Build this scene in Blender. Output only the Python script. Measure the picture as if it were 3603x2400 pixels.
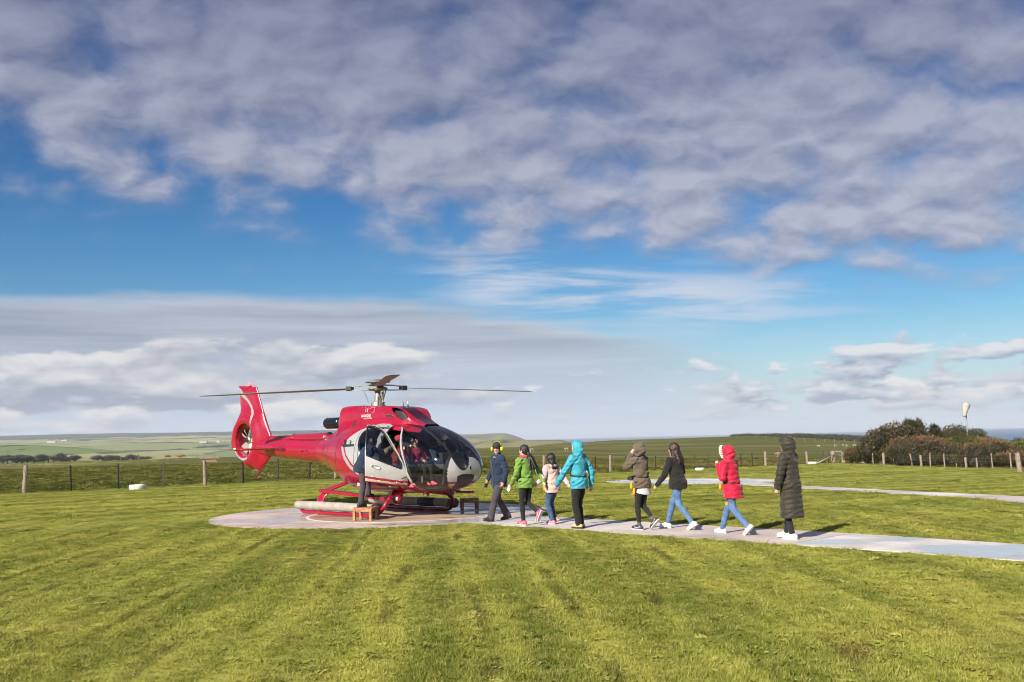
import bpy, math, random
import numpy as np

for o in list(bpy.data.objects):
    bpy.data.objects.remove(o)
scene = bpy.context.scene
COL = scene.collection
R = math.radians

# ------------------------------------------------------------------ camera
CAM_H = 1.82
cam = bpy.data.cameras.new("camera")
cam.sensor_width = 36.0
cam.lens = 35.0
cam.clip_start = 0.1
cam.clip_end = 200000
cam_ob = bpy.data.objects.new("camera", cam)
COL.objects.link(cam_ob)
from mathutils import Matrix, Vector
pitch, roll = R(5.58), R(1.386)
fwd = Vector((0, math.cos(pitch), math.sin(pitch)))
up0 = Vector((0, -math.sin(pitch), math.cos(pitch)))
r0 = Vector((1, 0, 0))
right = r0 * math.cos(roll) - up0 * math.sin(roll)
up = r0 * math.sin(roll) + up0 * math.cos(roll)
m = Matrix((right, up, -fwd)).transposed().to_4x4()
m.translation = Vector((0, 0, CAM_H))
cam_ob.matrix_world = m
scene.camera = cam_ob

# ------------------------------------------------------------------ colour management
scene.view_settings.view_transform = 'Standard'
scene.view_settings.look = 'None'
scene.view_settings.exposure = 0.95
scene.view_settings.gamma = 1.0
scene.view_settings.use_curve_mapping = False
scene.cycles.max_bounces = 8
scene.cycles.transparent_max_bounces = 16
scene.cycles.volume_bounces = 0
scene.cycles.filter_width = 1.0


# ------------------------------------------------------------------ small node language
class S:
    """a socket with arithmetic"""
    def __init__(s, nt, sock):
        s.nt, s.k = nt, sock

    def m(s, op, *a, clamp=False):
        n = s.nt.nodes.new('ShaderNodeMath')
        n.operation = op
        n.use_clamp = clamp
        for i, v in enumerate((s,) + a):
            if isinstance(v, S):
                s.nt.links.new(v.k, n.inputs[i])
            else:
                n.inputs[i].default_value = v
        return S(s.nt, n.outputs[0])

    def __add__(s, o): return s.m('ADD', o)
    __radd__ = __add__
    def __sub__(s, o): return s.m('SUBTRACT', o)
    def __rsub__(s, o): return (s * -1.0) + o
    def __mul__(s, o): return s.m('MULTIPLY', o)
    __rmul__ = __mul__
    def __truediv__(s, o): return s.m('DIVIDE', o)
    def clamp(s): return s.m('ADD', 0.0, clamp=True)
    def max(s, o): return s.m('MAXIMUM', o)
    def min(s, o): return s.m('MINIMUM', o)

    def ss(s, a, b):
        n = s.nt.nodes.new('ShaderNodeMapRange')
        n.interpolation_type = 'SMOOTHSTEP'
        s.nt.links.new(s.k, n.inputs[0])
        n.inputs[1].default_value, n.inputs[2].default_value = a, b
        return S(s.nt, n.outputs[0])


def vec(nt, x, y, z):
    n = nt.nodes.new('ShaderNodeCombineXYZ')
    for i, v in enumerate((x, y, z)):
        if isinstance(v, S):
            nt.links.new(v.k, n.inputs[i])
        else:
            n.inputs[i].default_value = v
    return S(nt, n.outputs[0])


def sep(v):
    n = v.nt.nodes.new('ShaderNodeSeparateXYZ')
    v.nt.links.new(v.k, n.inputs[0])
    return [S(v.nt, o) for o in n.outputs]


def vmath(op, a, b):
    n = a.nt.nodes.new('ShaderNodeVectorMath')
    n.operation = op
    for i, v in enumerate((a, b)):
        if isinstance(v, S):
            a.nt.links.new(v.k, n.inputs[i])
        else:
            n.inputs[i].default_value = v
    return S(a.nt, n.outputs[0])


def noise(v, scale, detail=5, rough=0.55, dist=0.0, col=False):
    n = v.nt.nodes.new('ShaderNodeTexNoise')
    v.nt.links.new(v.k, n.inputs['Vector'])
    n.inputs['Scale'].default_value = scale
    n.inputs['Detail'].default_value = detail
    n.inputs['Roughness'].default_value = rough
    n.inputs['Distortion'].default_value = dist
    return S(v.nt, n.outputs[1 if col else 0])


def mix(nt, f, a, b, mode='MIX'):
    n = nt.nodes.new('ShaderNodeMix')
    n.data_type = 'RGBA'
    n.blend_type = mode
    n.clamp_factor = True
    for sock, v in ((n.inputs[0], f), (n.inputs[6], a), (n.inputs[7], b)):
        if isinstance(v, S):
            nt.links.new(v.k, sock)
        elif isinstance(v, tuple):
            sock.default_value = (v + (1.0,))[:4]
        else:
            sock.default_value = v
    return S(nt, n.outputs[2])


# ------------------------------------------------------------------ sun and sky
SUN_EL, SUN_AZ = 30.0, 215.0        # azimuth clockwise from +Y: behind the camera, to its left
sun_dir = Vector((math.sin(R(SUN_AZ)) * math.cos(R(SUN_EL)), math.cos(R(SUN_AZ)) * math.cos(R(SUN_EL)), math.sin(R(SUN_EL))))
sun = bpy.data.lights.new("sun", 'SUN')
sun.energy = 4.9
sun.angle = R(0.55)
sun.color = (1.0, 0.91, 0.78)
sun_ob = bpy.data.objects.new("sun", sun)
COL.objects.link(sun_ob)
sun_ob.rotation_euler = sun_dir.to_track_quat('Z', 'Y').to_euler()

world = bpy.data.worlds.new("World")
scene.world = world
world.use_nodes = True
world.cycles.sampling_method = 'MANUAL'
world.cycles.sample_map_resolution = 512
wn = world.node_tree
wn.nodes.clear()
tc = wn.nodes.new('ShaderNodeTexCoord')
D = S(wn, tc.outputs['Generated'])
dx, dy, dz = sep(D)
el = dz.m('ARCSINE') * 57.29578
az = dx.m('ARCTAN2', dy) * 57.29578
sky = wn.nodes.new('ShaderNodeTexSky')
sky.sky_type = 'NISHITA'
sky.sun_disc = False
sky.sun_elevation = R(SUN_EL)
sky.sun_rotation = R(SUN_AZ)
sky.air_density = 1.0
sky.dust_density = 0.6
sky.ozone_density = 2.0
hs = wn.nodes.new('ShaderNodeHueSaturation')
hs.inputs['Saturation'].default_value = 1.5
hs.inputs['Value'].default_value = 1.0
wn.links.new(sky.outputs[0], hs.inputs['Color'])
blue = S(wn, hs.outputs[0])

K = 10.0   # cloud radiance in sky units: background strength is 0.1
def kc(r, g, b): return (r * K, g * K, b * K)

def puffs(v, scale, soft=0.6):
    n = v.nt.nodes.new('ShaderNodeTexVoronoi')
    n.feature = 'SMOOTH_F1'
    n.voronoi_dimensions = '2D'
    v.nt.links.new(v.k, n.inputs['Vector'])
    n.inputs['Scale'].default_value = scale
    n.inputs['Smoothness'].default_value = soft
    return 1.0 - S(v.nt, n.outputs['Distance']) * 1.25


# -- high broken sheet of altocumulus, laid out on a plane overhead
zz = dz.max(0.0) + 0.40
q = vec(wn, dx / zz, dy / zz, 0.0)
wq = vmath('ADD', q, vmath('MULTIPLY', vmath('SUBTRACT', noise(q, 9.0, 3, 0.55, col=True), (0.5, 0.5, 0.5)), (0.070, 0.070, 0.0)))
fA = noise(wq, 9.5, 6, 0.58)
pA = puffs(wq, 10.5)
pC = puffs(vmath('ADD', wq, (-0.008, -0.026, 0.0)), 10.5)
fC = noise(vmath('ADD', wq, (-0.006, -0.020, 0.0)), 9.5, 4, 0.58)
nA = fA * 0.70 + pA * 0.30
nC = fC * 0.70 + pC * 0.30
nB = noise(vmath('ADD', q, (6.3, 4.4, 0.0)), 3.4, 3, 0.5)
edge = el - (11.8 - az * 0.13) + (nB - 0.5) * 4.5 + (nA - 0.5) * 5.0
cov = edge.ss(-3.0, 3.5)
nn = nA + (nB - 0.5) * 0.42 + cov * 0.44 - 0.140
aA = nn.ss(0.25, 0.84) * edge.ss(-4.0, 2.2)
litA = ((nA - nC) * 2.4 + (nn - 0.62) * 0.9 + 0.46).clamp()
colA = mix(wn, litA, kc(0.205, 0.235, 0.350), kc(0.500, 0.510, 0.610))
dim = el.ss(11.0, 28.0)
colA = mix(wn, dim, colA, mix(wn, 1.0, colA, (0.48, 0.53, 0.66), 'MULTIPLY'))
blue = mix(wn, 1.0, blue, (0.68, 0.88, 1.0), 'MULTIPLY')
blue = mix(wn, el.ss(6.0, 27.0), blue, mix(wn, 1.0, blue, (0.34, 0.50, 0.70), 'MULTIPLY'))
c1 = mix(wn, aA * 0.90, blue, colA)

# -- thin streaks in the blue band
sq = vec(wn, az * 0.045 + el * 0.10, el * 0.42, 0.7)
nS = noise(sq, 1.7, 5, 0.62, 0.4)
mS = (el - 8.6 + az * 0.10).m('ABSOLUTE').ss(3.2, 0.2) * az.ss(-8.0, 0.0) * az.ss(24.0, 10.0)
aS = (nS + mS * 0.18).ss(0.52, 0.76) * mS
c2 = mix(wn, aS * 0.9, c1, kc(0.60, 0.66, 0.78))

# -- grey stratus bank, low on the left and centre
bq = vec(wn, az * 0.05, el * 0.22, 0.0)
nT = noise(bq, 1.5, 5, 0.58, 0.3)
top = 8.4 - (az + 6.0).max(0.0) * 0.16
eT = top - el + (nT - 0.5) * 3.0
aT = eT.ss(-0.1, 1.1) * az.ss(17.0, 2.0)
nT2 = noise(vec(wn, az * 0.03, el * 0.5, 4.0), 1.6, 4, 0.6)
litT = (eT.ss(1.6, 0.2) * 0.55 + (nT2 - 0.5) * 2.4 + 0.30).clamp()
colT = mix(wn, litT, kc(0.300, 0.350, 0.450), kc(0.580, 0.600, 0.680))
c3 = mix(wn, aT * 0.92, c2, colT)

# -- pale air near the horizon
c3 = mix(wn, el.ss(7.0, 0.0) * 0.80, c3, kc(0.60, 0.72, 0.86))

# -- heaped cumulus, bright tops over flat grey bases
def cumulus(c, seed, sx, sz, lo, hi, amask, cut, bright, dark, amt=0.95):
    def f(de, dt):
        p = vec(wn, az * sx, (el + de) * sz, seed)
        return noise(p, 1.0, dt, 0.56, 0.15) * 0.80 + puffs(vmath('ADD', p, vmath('MULTIPLY', noise(p, 1.6, 2, 0.5, col=True), (0.45, 0.45, 0.0))), 0.85) * 0.20 - 0.02
    band = el.ss(lo - 0.9, lo) * el.ss(hi + 1.6, hi - 0.6)
    n0, n1 = f(0.0, 6), f(0.55, 3)
    a = (n0 + band * 0.22 + amask * 0.16 - 0.20).ss(cut, cut + 0.085) * band.ss(0.0, 0.4)
    l = ((n0 - n1) * 4.0 + el.m('SUBTRACT', lo) / (hi - lo) * 0.55 + 0.12).clamp()
    cc = mix(wn, l, dark, bright)
    return mix(wn, a * amt, c, cc)

left = az.ss(2.0, -12.0)
rgt = az.ss(8.0, 20.0)
c4 = cumulus(c3, 2.2, 0.16, 0.42, 2.3, 4.9, left * 1.10 - 0.25, 0.50, kc(0.78, 0.775, 0.785), kc(0.34, 0.385, 0.48))
c4 = cumulus(c4, 7.9, 0.20, 0.60, 0.9, 2.2, az.ss(-2.0, -10.0) * 0.8 + az.ss(14.0, 24.0) * 0.9 - 0.3, 0.50, kc(0.86, 0.83, 0.80), kc(0.44, 0.49, 0.58), 0.9)
c4 = cumulus(c4, 13.4, 0.36, 0.95, 1.7, 4.0, az.ss(3.0, 7.0) * 0.40 + rgt * 0.66 - 0.32, 0.555, kc(0.78, 0.79, 0.82), kc(0.30, 0.36, 0.48), 0.9)
bg = wn.nodes.new('ShaderNodeBackground')
bg.inputs['Strength'].default_value = 0.0520
wn.links.new(c4.k, bg.inputs['Color'])
wo = wn.nodes.new('ShaderNodeOutputWorld')
wn.links.new(bg.outputs[0], wo.inputs['Surface'])


# ------------------------------------------------------------------ helpers
rng = np.random.default_rng(7)


def tag(o, label=None, cat=None, group=None, kind=None):
    if label: o["label"] = label
    if cat: o["category"] = cat
    if group: o["group"] = group
    if kind: o["kind"] = kind
    return o


def empty(name, loc=(0, 0, 0), rz=0.0, parent=None):
    o = bpy.data.objects.new(name, None)
    o.empty_display_size = 0.2
    COL.objects.link(o)
    o.location = loc
    o.rotation_euler = (0, 0, rz)
    o.parent = parent
    return o


def obj(name, me, parent=None, loc=None, rot=None):
    o = bpy.data.objects.new(name, me)
    COL.objects.link(o)
    o.parent = parent
    if loc is not None: o.location = loc
    if rot is not None: o.rotation_euler = rot
    return o


def mesh_np(name, V, Fq, mats, smooth=True, mi=None):
    """mesh from numpy arrays; Fq is an (n,k) int array or a list of such arrays"""
    me = bpy.data.meshes.new(name)
    fl = [np.asarray(f, np.int32) for f in (Fq if isinstance(Fq, list) else [Fq]) if len(f)]
    V = np.asarray(V, np.float32)
    me.vertices.add(len(V))
    me.vertices.foreach_set("co", V.ravel())
    nl = sum(f.size for f in fl)
    npol = sum(len(f) for f in fl)
    me.loops.add(nl)
    me.polygons.add(npol)
    if npol:
        me.loops.foreach_set("vertex_index", np.concatenate([f.ravel() for f in fl]))
        tot = np.concatenate([np.full(len(f), f.shape[1], np.int32) for f in fl])
        st = np.concatenate([[0], np.cumsum(tot)[:-1]]).astype(np.int32)
        me.polygons.foreach_set("loop_start", st)
        me.polygons.foreach_set("loop_total", tot)
        if mi is not None:
            me.polygons.foreach_set("material_index", np.asarray(mi, np.int32))
        me.polygons.foreach_set("use_smooth", np.full(npol, bool(smooth)))
    for mt in (mats if isinstance(mats, (list, tuple)) else [mats]):
        me.materials.append(mt)
    me.update(calc_edges=True)
    me.validate()
    return me


class MB:
    """collects shapes into one mesh"""
    def __init__(s):
        s.v, s.f, s.n, s.mi = [], [], 0, []

    def add(s, V, Fs, mi=0):
        V = np.asarray(V, float)
        s.v.append(V)
        for f in (Fs if isinstance(Fs, list) else [Fs]):
            f = np.asarray(f, int)
            s.f.append(f + s.n)
            s.mi += [mi] * len(f)
        s.n += len(V)
        return s

    def box(s, c, size, rz=0.0, rot=None, mi=0, taper=1.0):
        h = np.array(size) / 2
        V = np.array([[x, y, z] for z in (-1, 1) for y in (-1, 1) for x in (-1, 1)], float)
        V[4:, :2] *= taper
        V = V * h
        if rot is not None:
            V = V @ np.array(rot).T
        elif rz:
            c_, s_ = math.cos(rz), math.sin(rz)
            V = V @ np.array([[c_, -s_, 0], [s_, c_, 0], [0, 0, 1]]).T
        return s.add(V + np.array(c), np.array([[0, 2, 3, 1], [4, 5, 7, 6], [0, 1, 5, 4], [2, 6, 7, 3], [0, 4, 6, 2], [1, 3, 7, 5]]), mi)

    def tube(s, pts, r, n=8, mi=0, flat=None, cap=True):
        """round tube along pts; r scalar or list; flat=(ux,uy,uz,k): squashed along that axis"""
        P = np.asarray(pts, float)
        rr = np.full(len(P), r) if np.isscalar(r) else np.asarray(r, float)
        T = np.gradient(P, axis=0)
        T /= np.linalg.norm(T, axis=1)[:, None] + 1e-9
        ref = np.array([0, 0, 1.0]) if abs(T[0][2]) < 0.9 else np.array([1.0, 0, 0])
        rings = []
        a = np.linspace(0, 2 * np.pi, n, endpoint=False)
        u = np.cross(T[0], ref)
        for i in range(len(P)):
            u = u - T[i] * np.dot(u, T[i])
            u /= np.linalg.norm(u) + 1e-9
            w = np.cross(T[i], u)
            ring = (np.cos(a)[:, None] * u + np.sin(a)[:, None] * w) * rr[i]
            if flat is not None:
                ax = np.array(flat[:3], float)
                ring = ring + np.outer(ring @ ax, ax) * (flat[3] - 1)
            rings.append(P[i] + ring)
        return s.loft(rings, mi, cap)

    def loft(s, rings, mi=0, cap=True):
        n = len(rings[0])
        V = np.concatenate(rings)
        i = np.arange(n)
        q = []
        for k in range(len(rings) - 1):
            a, b = k * n, (k + 1) * n
            q.append(np.stack([a + i, a + (i + 1) % n, b + (i + 1) % n, b + i], 1))
        fs = [np.concatenate(q)]
        if cap:
            fs.append(np.array([list(range(n))[::-1]]))
            fs.append(np.array([[(len(rings) - 1) * n + j for j in range(n)]]))
        return s.add(V, fs, mi)

    def lathe(s, prof, c=(0, 0, 0), n=20, axis='z', mi=0):
        a = np.linspace(0, 2 * np.pi, n, endpoint=False)
        rings = []
        for r, h in prof:
            x, y, z = np.cos(a) * r, np.sin(a) * r, np.full(n, float(h))
            V = {'z': (x, y, z), 'x': (z, x, y), 'y': (y, z, x)}[axis]
            rings.append(np.stack(V, 1) + np.array(c))
        return s.loft(rings, mi)

    def sphere(s, c, r, n=12, mi=0):
        r = np.array([r] * 3 if np.isscalar(r) else r)
        prof = [(math.sin(t), -math.cos(t)) for t in np.linspace(0.05, math.pi - 0.05, max(6, n // 2 + 2))]
        a = np.linspace(0, 2 * np.pi, n, endpoint=False)
        rings = [np.stack([np.cos(a) * p, np.sin(a) * p, np.full(n, h)], 1) * r + np.array(c) for p, h in prof]
        return s.loft(rings, mi)

    def prism(s, poly, t0, t1, plane='xz', mi=0):
        """polygon (list of 2-D points) extruded between t0 and t1 along the third axis"""
        n = len(poly)
        P = np.array(poly, float)
        def lift(t):
            k = np.full(n, t)
            return {'xz': np.stack([P[:, 0], k, P[:, 1]], 1), 'xy': np.stack([P[:, 0], P[:, 1], k], 1),
                    'yz': np.stack([k, P[:, 0], P[:, 1]], 1)}[plane]
        return s.loft([lift(t0), lift(t1)], mi)

    def me(s, name, mats, smooth=False):
        by = {}
        for f in s.f:
            pass
        V = np.concatenate(s.v)
        polys = [list(map(int, p)) for f in s.f for p in f]
        me = bpy.data.meshes.new(name)
        me.from_pydata(V.tolist(), [], polys)
        me.polygons.foreach_set("material_index", np.array(s.mi, np.int32))
        for mt in (mats if isinstance(mats, (list, tuple)) else [mats]):
            me.materials.append(mt)
        me.polygons.foreach_set("use_smooth", np.full(len(polys), bool(smooth)))
        me.update()
        return me

    def build(s, name, mats, parent=None, smooth=False, loc=None, rot=None, bevel=0.0):
        me = s.me(name, mats, smooth)
        if bevel:
            import bmesh
            bm = bmesh.new()
            bm.from_mesh(me)
            bmesh.ops.recalc_face_normals(bm, faces=bm.faces)
            bmesh.ops.bevel(bm, geom=bm.edges[:] + bm.verts[:], offset=bevel, segments=2, affect='EDGES', profile=0.6)
            bm.to_mesh(me)
            bm.free()
        return obj(name, me, parent, loc, rot)


def smooth_angle(o, deg=40):
    me = o.data
    try:
        me.set_sharp_from_angle(angle=R(deg))
    except Exception:
        pass
    return o


# ------------------------------------------------------------------ materials
def mat(name, base, rough=0.6, metal=0.0, spec=0.5, var=0.0, vscale=8.0, bump=0.0, bscale=60.0, coat=0.0, var2=None, coords='Object', stretch=(1, 1, 1), sheen=0.0):
    mt = bpy.data.materials.new(name)
    mt.use_nodes = True
    nt = mt.node_tree
    b = nt.nodes['Principled BSDF']
    b.inputs['Base Color'].default_value = tuple(base) + (1,)
    b.inputs['Roughness'].default_value = rough
    b.inputs['Metallic'].default_value = metal
    b.inputs['Specular IOR Level'].default_value = spec
    b.inputs['Coat Weight'].default_value = coat
    b.inputs['Coat Roughness'].default_value = 0.04
    if sheen:
        b.inputs['Sheen Weight'].default_value = sheen
    if var or bump:
        tcn = nt.nodes.new('ShaderNodeTexCoord')
        P = vmath('MULTIPLY', S(nt, tcn.outputs[coords]), stretch)
    if var:
        n1 = noise(P, vscale, 5, 0.6)
        dark = tuple(c * (1 - var) for c in base)
        lite = var2 or tuple(min(1, c * (1 + var)) for c in base)
        c = mix(nt, n1.ss(0.3, 0.7), dark, tuple(lite))
        nt.links.new(c.k, b.inputs['Base Color'])
        r_ = (n1 - 0.5) * 0.25 + rough
        nt.links.new(r_.clamp().k, b.inputs['Roughness'])
    if bump:
        bn = nt.nodes.new('ShaderNodeBump')
        bn.inputs['Strength'].default_value = min(1.0, bump)
        bn.inputs['Distance'].default_value = 0.02
        nt.links.new(noise(P, bscale, 4, 0.6).k, bn.inputs['Height'])
        nt.links.new(bn.outputs[0], b.inputs['Normal'])
    return mt


def glass_mat(name, tint=(0.30, 0.33, 0.36), refl=1.0):
    mt = bpy.data.materials.new(name)
    mt.use_nodes = True
    nt = mt.node_tree
    nt.nodes.clear()
    out = nt.nodes.new('ShaderNodeOutputMaterial')
    fr = nt.nodes.new('ShaderNodeFresnel')
    fr.inputs['IOR'].default_value = 1.5
    tr = nt.nodes.new('ShaderNodeBsdfTransparent')
    tr.inputs['Color'].default_value = tint + (1,)
    gl = nt.nodes.new('ShaderNodeBsdfGlossy')
    gl.inputs['Roughness'].default_value = 0.03
    gl.inputs['Color'].default_value = (refl, refl, refl, 1)
    mx = nt.nodes.new('ShaderNodeMixShader')
    nt.links.new(fr.outputs[0], mx.inputs[0])
    nt.links.new(tr.outputs[0], mx.inputs[1])
    nt.links.new(gl.outputs[0], mx.inputs[2])
    nt.links.new(mx.outputs[0], out.inputs['Surface'])
    return mt


# ------------------------------------------------------------------ the lie of the land
def sstep(a, b, x):
    t = np.clip((np.asarray(x, float) - a) / (b - a), 0, 1)
    return t * t * (3 - 2 * t)


def vnoise(x, y, seed=0):
    """smooth value noise, period-free, -1..1"""
    x = np.asarray(x, float); y = np.asarray(y, float)
    xi, yi = np.floor(x), np.floor(y)
    fx, fy = x - xi, y - yi
    fx, fy = fx * fx * (3 - 2 * fx), fy * fy * (3 - 2 * fy)
    def h(a, b):
        t = np.sin(a * 127.1 + b * 311.7 + seed * 74.7) * 43758.5453
        return (t - np.floor(t)) * 2 - 1
    return (h(xi, yi) * (1 - fx) + h(xi + 1, yi) * fx) * (1 - fy) + (h(xi, yi + 1) * (1 - fx) + h(xi + 1, yi + 1) * fx) * fy


def fbm(x, y, seed=0, oct=4):
    s, a, f = 0, 0.5, 1.0
    for k in range(oct):
        s = s + a * vnoise(x * f, y * f, seed + k)
        a *= 0.5; f *= 2.03
    return s


LD = np.array([0, 60, 100, 200, 320, 400, 500, 590, 650, 720, 900, 1200, 1500, 1800, 2300, 3000, 3600, 4500, 5500, 7000, 8500, 10000, 13000.])
LA = np.array([-180, -75, -40, -27, -15, -6, -0.8, 2.5, 6, 12.7, 18, 22, 27, 45, 75, 180.])
LZ = np.array([
    # 0   60   100   200   320   400   500   590   650   720   900  1200  1500  1800  2300  3000  3600  4500  5500  7000  8500  10000 13000
    [0, -0.1, -0.4, -1.6, -2.6, -3.1, -4, -5, -5, -6, -8, -10, 0, 5, 8, 12, 20, 30, 45, 70, 90, 100, 80],
    [0, -0.1, -0.4, -1.6, -2.6, -3.1, -4, -5, -5, -6, -8, -10, 5, 5, 8, 12, 20, 30, 45, 80, 110, 110, 80],
    [0, -0.1, -0.4, -1.6, -2.6, -3.1, -4.4, -5.6, -6.2, -6.9, -9, -6, 12, 4, 2, 12, 24, 36, 60, 96, 122, 112, 80],
    [0, -0.1, -0.4, -1.6, -2.6, -3.1, -4.4, -5.6, -6.2, -6.9, -9, -7, 10, 2, 2, 14, 26, 34, 60, 90, 114, 102, 80],
    [0, -0.1, -0.4, -1.5, -2.3, -2.7, -4.6, -6.2, -7.0, -8, -11, -15, -16, -14, -6, 10, 20, 40, 62, 86, 104, 94, 70],
    [0, -0.2, -0.5, -1.5, -2.1, -2.3, -4.4, -6.2, -7.0, -8, -11, -15, -18, -14, -4, 8, 12, 28, 60, 74, 88, 78, 50],
    [0, -0.3, -0.6, -1.5, -1.9, -1.7, -3.6, -5.0, -5.5, -6, -8, -10, 2, 1, -8, -14, -2, 22, 2, -50, -60, -60, -60],
    [0, -0.5, -0.8, -1.6, -1.9, -1.85, -2.8, -1.7, -2.6, -5, -9, -6, -1, -12, -40, -60, -60, -60, -60, -60, -60, -60, -60],
    [0, -0.7, -1.2, -2.2, -2.8, -2.8, -2.2, -1.0, -0.9, -3, -12, -30, -50, -60, -60, -60, -60, -60, -60, -60, -60, -60, -60],
    [0, -0.8, -1.2, -2.6, -3.6, -3.8, -1.9, -0.4, -0.2, -2, -20, -50, -60, -60, -60, -60, -60, -60, -60, -60, -60, -60, -60],
    [0, -0.9, -1.3, -3.0, -4.4, -4.4, -3.2, -1.9, -1.6, -3, -20, -50, -60, -60, -60, -60, -60, -60, -60, -60, -60, -60, -60],
    [0, -0.9, -1.4, -3.4, -6.0, -7.0, -8, -9, -12, -16, -30, -50, -60, -60, -60, -60, -60, -60, -60, -60, -60, -60, -60],
    [0, -0.9, -1.5, -4.0, -8.0, -10, -14, -18, -24, -30, -40, -60, -60, -60, -60, -60, -60, -60, -60, -60, -60, -60, -60],
    [0, -0.8, -1.5, -5.0, -9.0, -14, -20, -28, -34, -40, -60, -60, -60, -60, -60, -60, -60, -60, -60, -60, -60, -60, -60],
    [0, -0.5, -1, -3, -6, -9, -14, -20, -25, -30, -50, -60, -60, -60, -60, -60, -60, -60, -60, -60, -60, -60, -60],
    [0, -0.1, -0.4, -1.6, -2.6, -3.1, -4, -5, -5, -6, -8, -10, 0, 5, 8, 12, 20, 30, 45, 70, 90, 100, 80]], float)


def height(x, y):
    x = np.asarray(x, float); y = np.asarray(y, float)
    yy = np.maximum(0, y - 27)
    yy = 30 * np.tanh(yy / 30)
    near = -0.028 * yy * sstep(-12, 8, x) - 0.011 * np.clip(x - 6, 0, 45)
    d = np.hypot(x, y)
    a = np.degrees(np.arctan2(x, y))
    ai = np.clip(np.searchsorted(LA, a) - 1, 0, len(LA) - 2)
    at_ = (a - LA[ai]) / (LA[ai + 1] - LA[ai])
    at_ = at_ * at_ * (3 - 2 * at_)
    di = np.clip(np.searchsorted(LD, d) - 1, 0, len(LD) - 2)
    dt = np.clip((d - LD[di]) / (LD[di + 1] - LD[di]), 0, 1)
    dt = dt * 0.4 + 0.6 * dt * dt * (3 - 2 * dt)
    z = (LZ[ai, di] * (1 - at_) + LZ[ai + 1, di] * at_) * (1 - dt) + (LZ[ai, di + 1] * (1 - at_) + LZ[ai + 1, di + 1] * at_) * dt
    # rolling relief, growing with distance
    amp = sstep(500, 3500, d) * 16
    z = z + amp * fbm(x / 900, y / 900, 3, 5) + sstep(120, 500, d) * 0.35 * fbm(x / 70, y / 70, 9, 3)
    w = sstep(75, 170, d)
    return near * (1 - w) + z * w


# ------------------------------------------------------------------ ground sheet (lawn, paddocks, hills)
PAD1, PAD2, PADR = (-3.42, 25.5), (9.3, 51.6), 4.2
PATH1 = [(-1.2, 23.65), (0.26, 22.13), (12.5, 9.4)]
PATH2 = [(10.7, 48.2), (10.95, 44.6), (13.2, 26.1), (15.6, 6.3)]
FENCE = [(-52, 24.5), (-24, 40.9), (-20.95, 42.8), (-9.2, 51.4), (1.7, 64.0), (7.2, 71.0), (14.1, 77.4), (21.3, 84.0), (28.6, 90.3)]
FENCE2 = [(28.6, 90.3), (29.9, 86.3), (30.8, 77.6), (31.8, 71.7), (33.1, 67.7), (36.5, 60.0), (40, 30), (40, -30)]


def seg_dist(x, y, pts):
    """distance to a polyline and signed side (left positive) of the nearest piece"""
    best = np.full(np.shape(x), 1e9)
    side = np.zeros(np.shape(x))
    for (ax, ay), (bx, by) in zip(pts[:-1], pts[1:]):
        ux, uy = bx - ax, by - ay
        t = np.clip(((x - ax) * ux + (y - ay) * uy) / (ux * ux + uy * uy), 0, 1)
        d = np.hypot(x - ax - t * ux, y - ay - t * uy)
        c = ux * (y - ay) - uy * (x - ax)
        m_ = d < best
        best = np.where(m_, d, best)
        side = np.where(m_, np.sign(c), side)
    return best, side


def lawn_mask(x, y):
    d, s_ = seg_dist(x, y, FENCE + FENCE2[1:])
    return np.clip(0.5 - s_ * d / 1.2, 0, 1)      # 1 inside the fence


azs = np.radians(np.concatenate([np.arange(-180, -42, 4.0), np.arange(-42, 42, 0.16), np.arange(42, 180.1, 4.0)]))
dss = np.concatenate([[0.6, 1.5, 3, 4.5], np.geomspace(6, 13000, 360)])
A_, D_ = np.meshgrid(azs, dss, indexing='ij')
GX, GY = D_ * np.sin(A_), D_ * np.cos(A_)
GZ = height(GX, GY)
cut = int(np.searchsorted(dss, 1000))


def polar_mesh(name, j0, j1, mats):
    V = np.stack([GX[:, j0:j1], GY[:, j0:j1], GZ[:, j0:j1]], -1)
    na, nd = V.shape[:2]
    i, j = np.meshgrid(np.arange(na - 1), np.arange(nd - 1), indexing='ij')
    k = (i * nd + j).ravel()
    me = mesh_np(name, V.reshape(-1, 3), np.stack([k, k + 1, k + nd + 1, k + nd], 1), mats)
    lm = lawn_mask(V[..., 0], V[..., 1]).ravel()
    at = me.attributes.new("lawn", 'FLOAT', 'POINT')
    at.data.foreach_set("value", lm.astype(np.float32))
    return obj(name, me)


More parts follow.
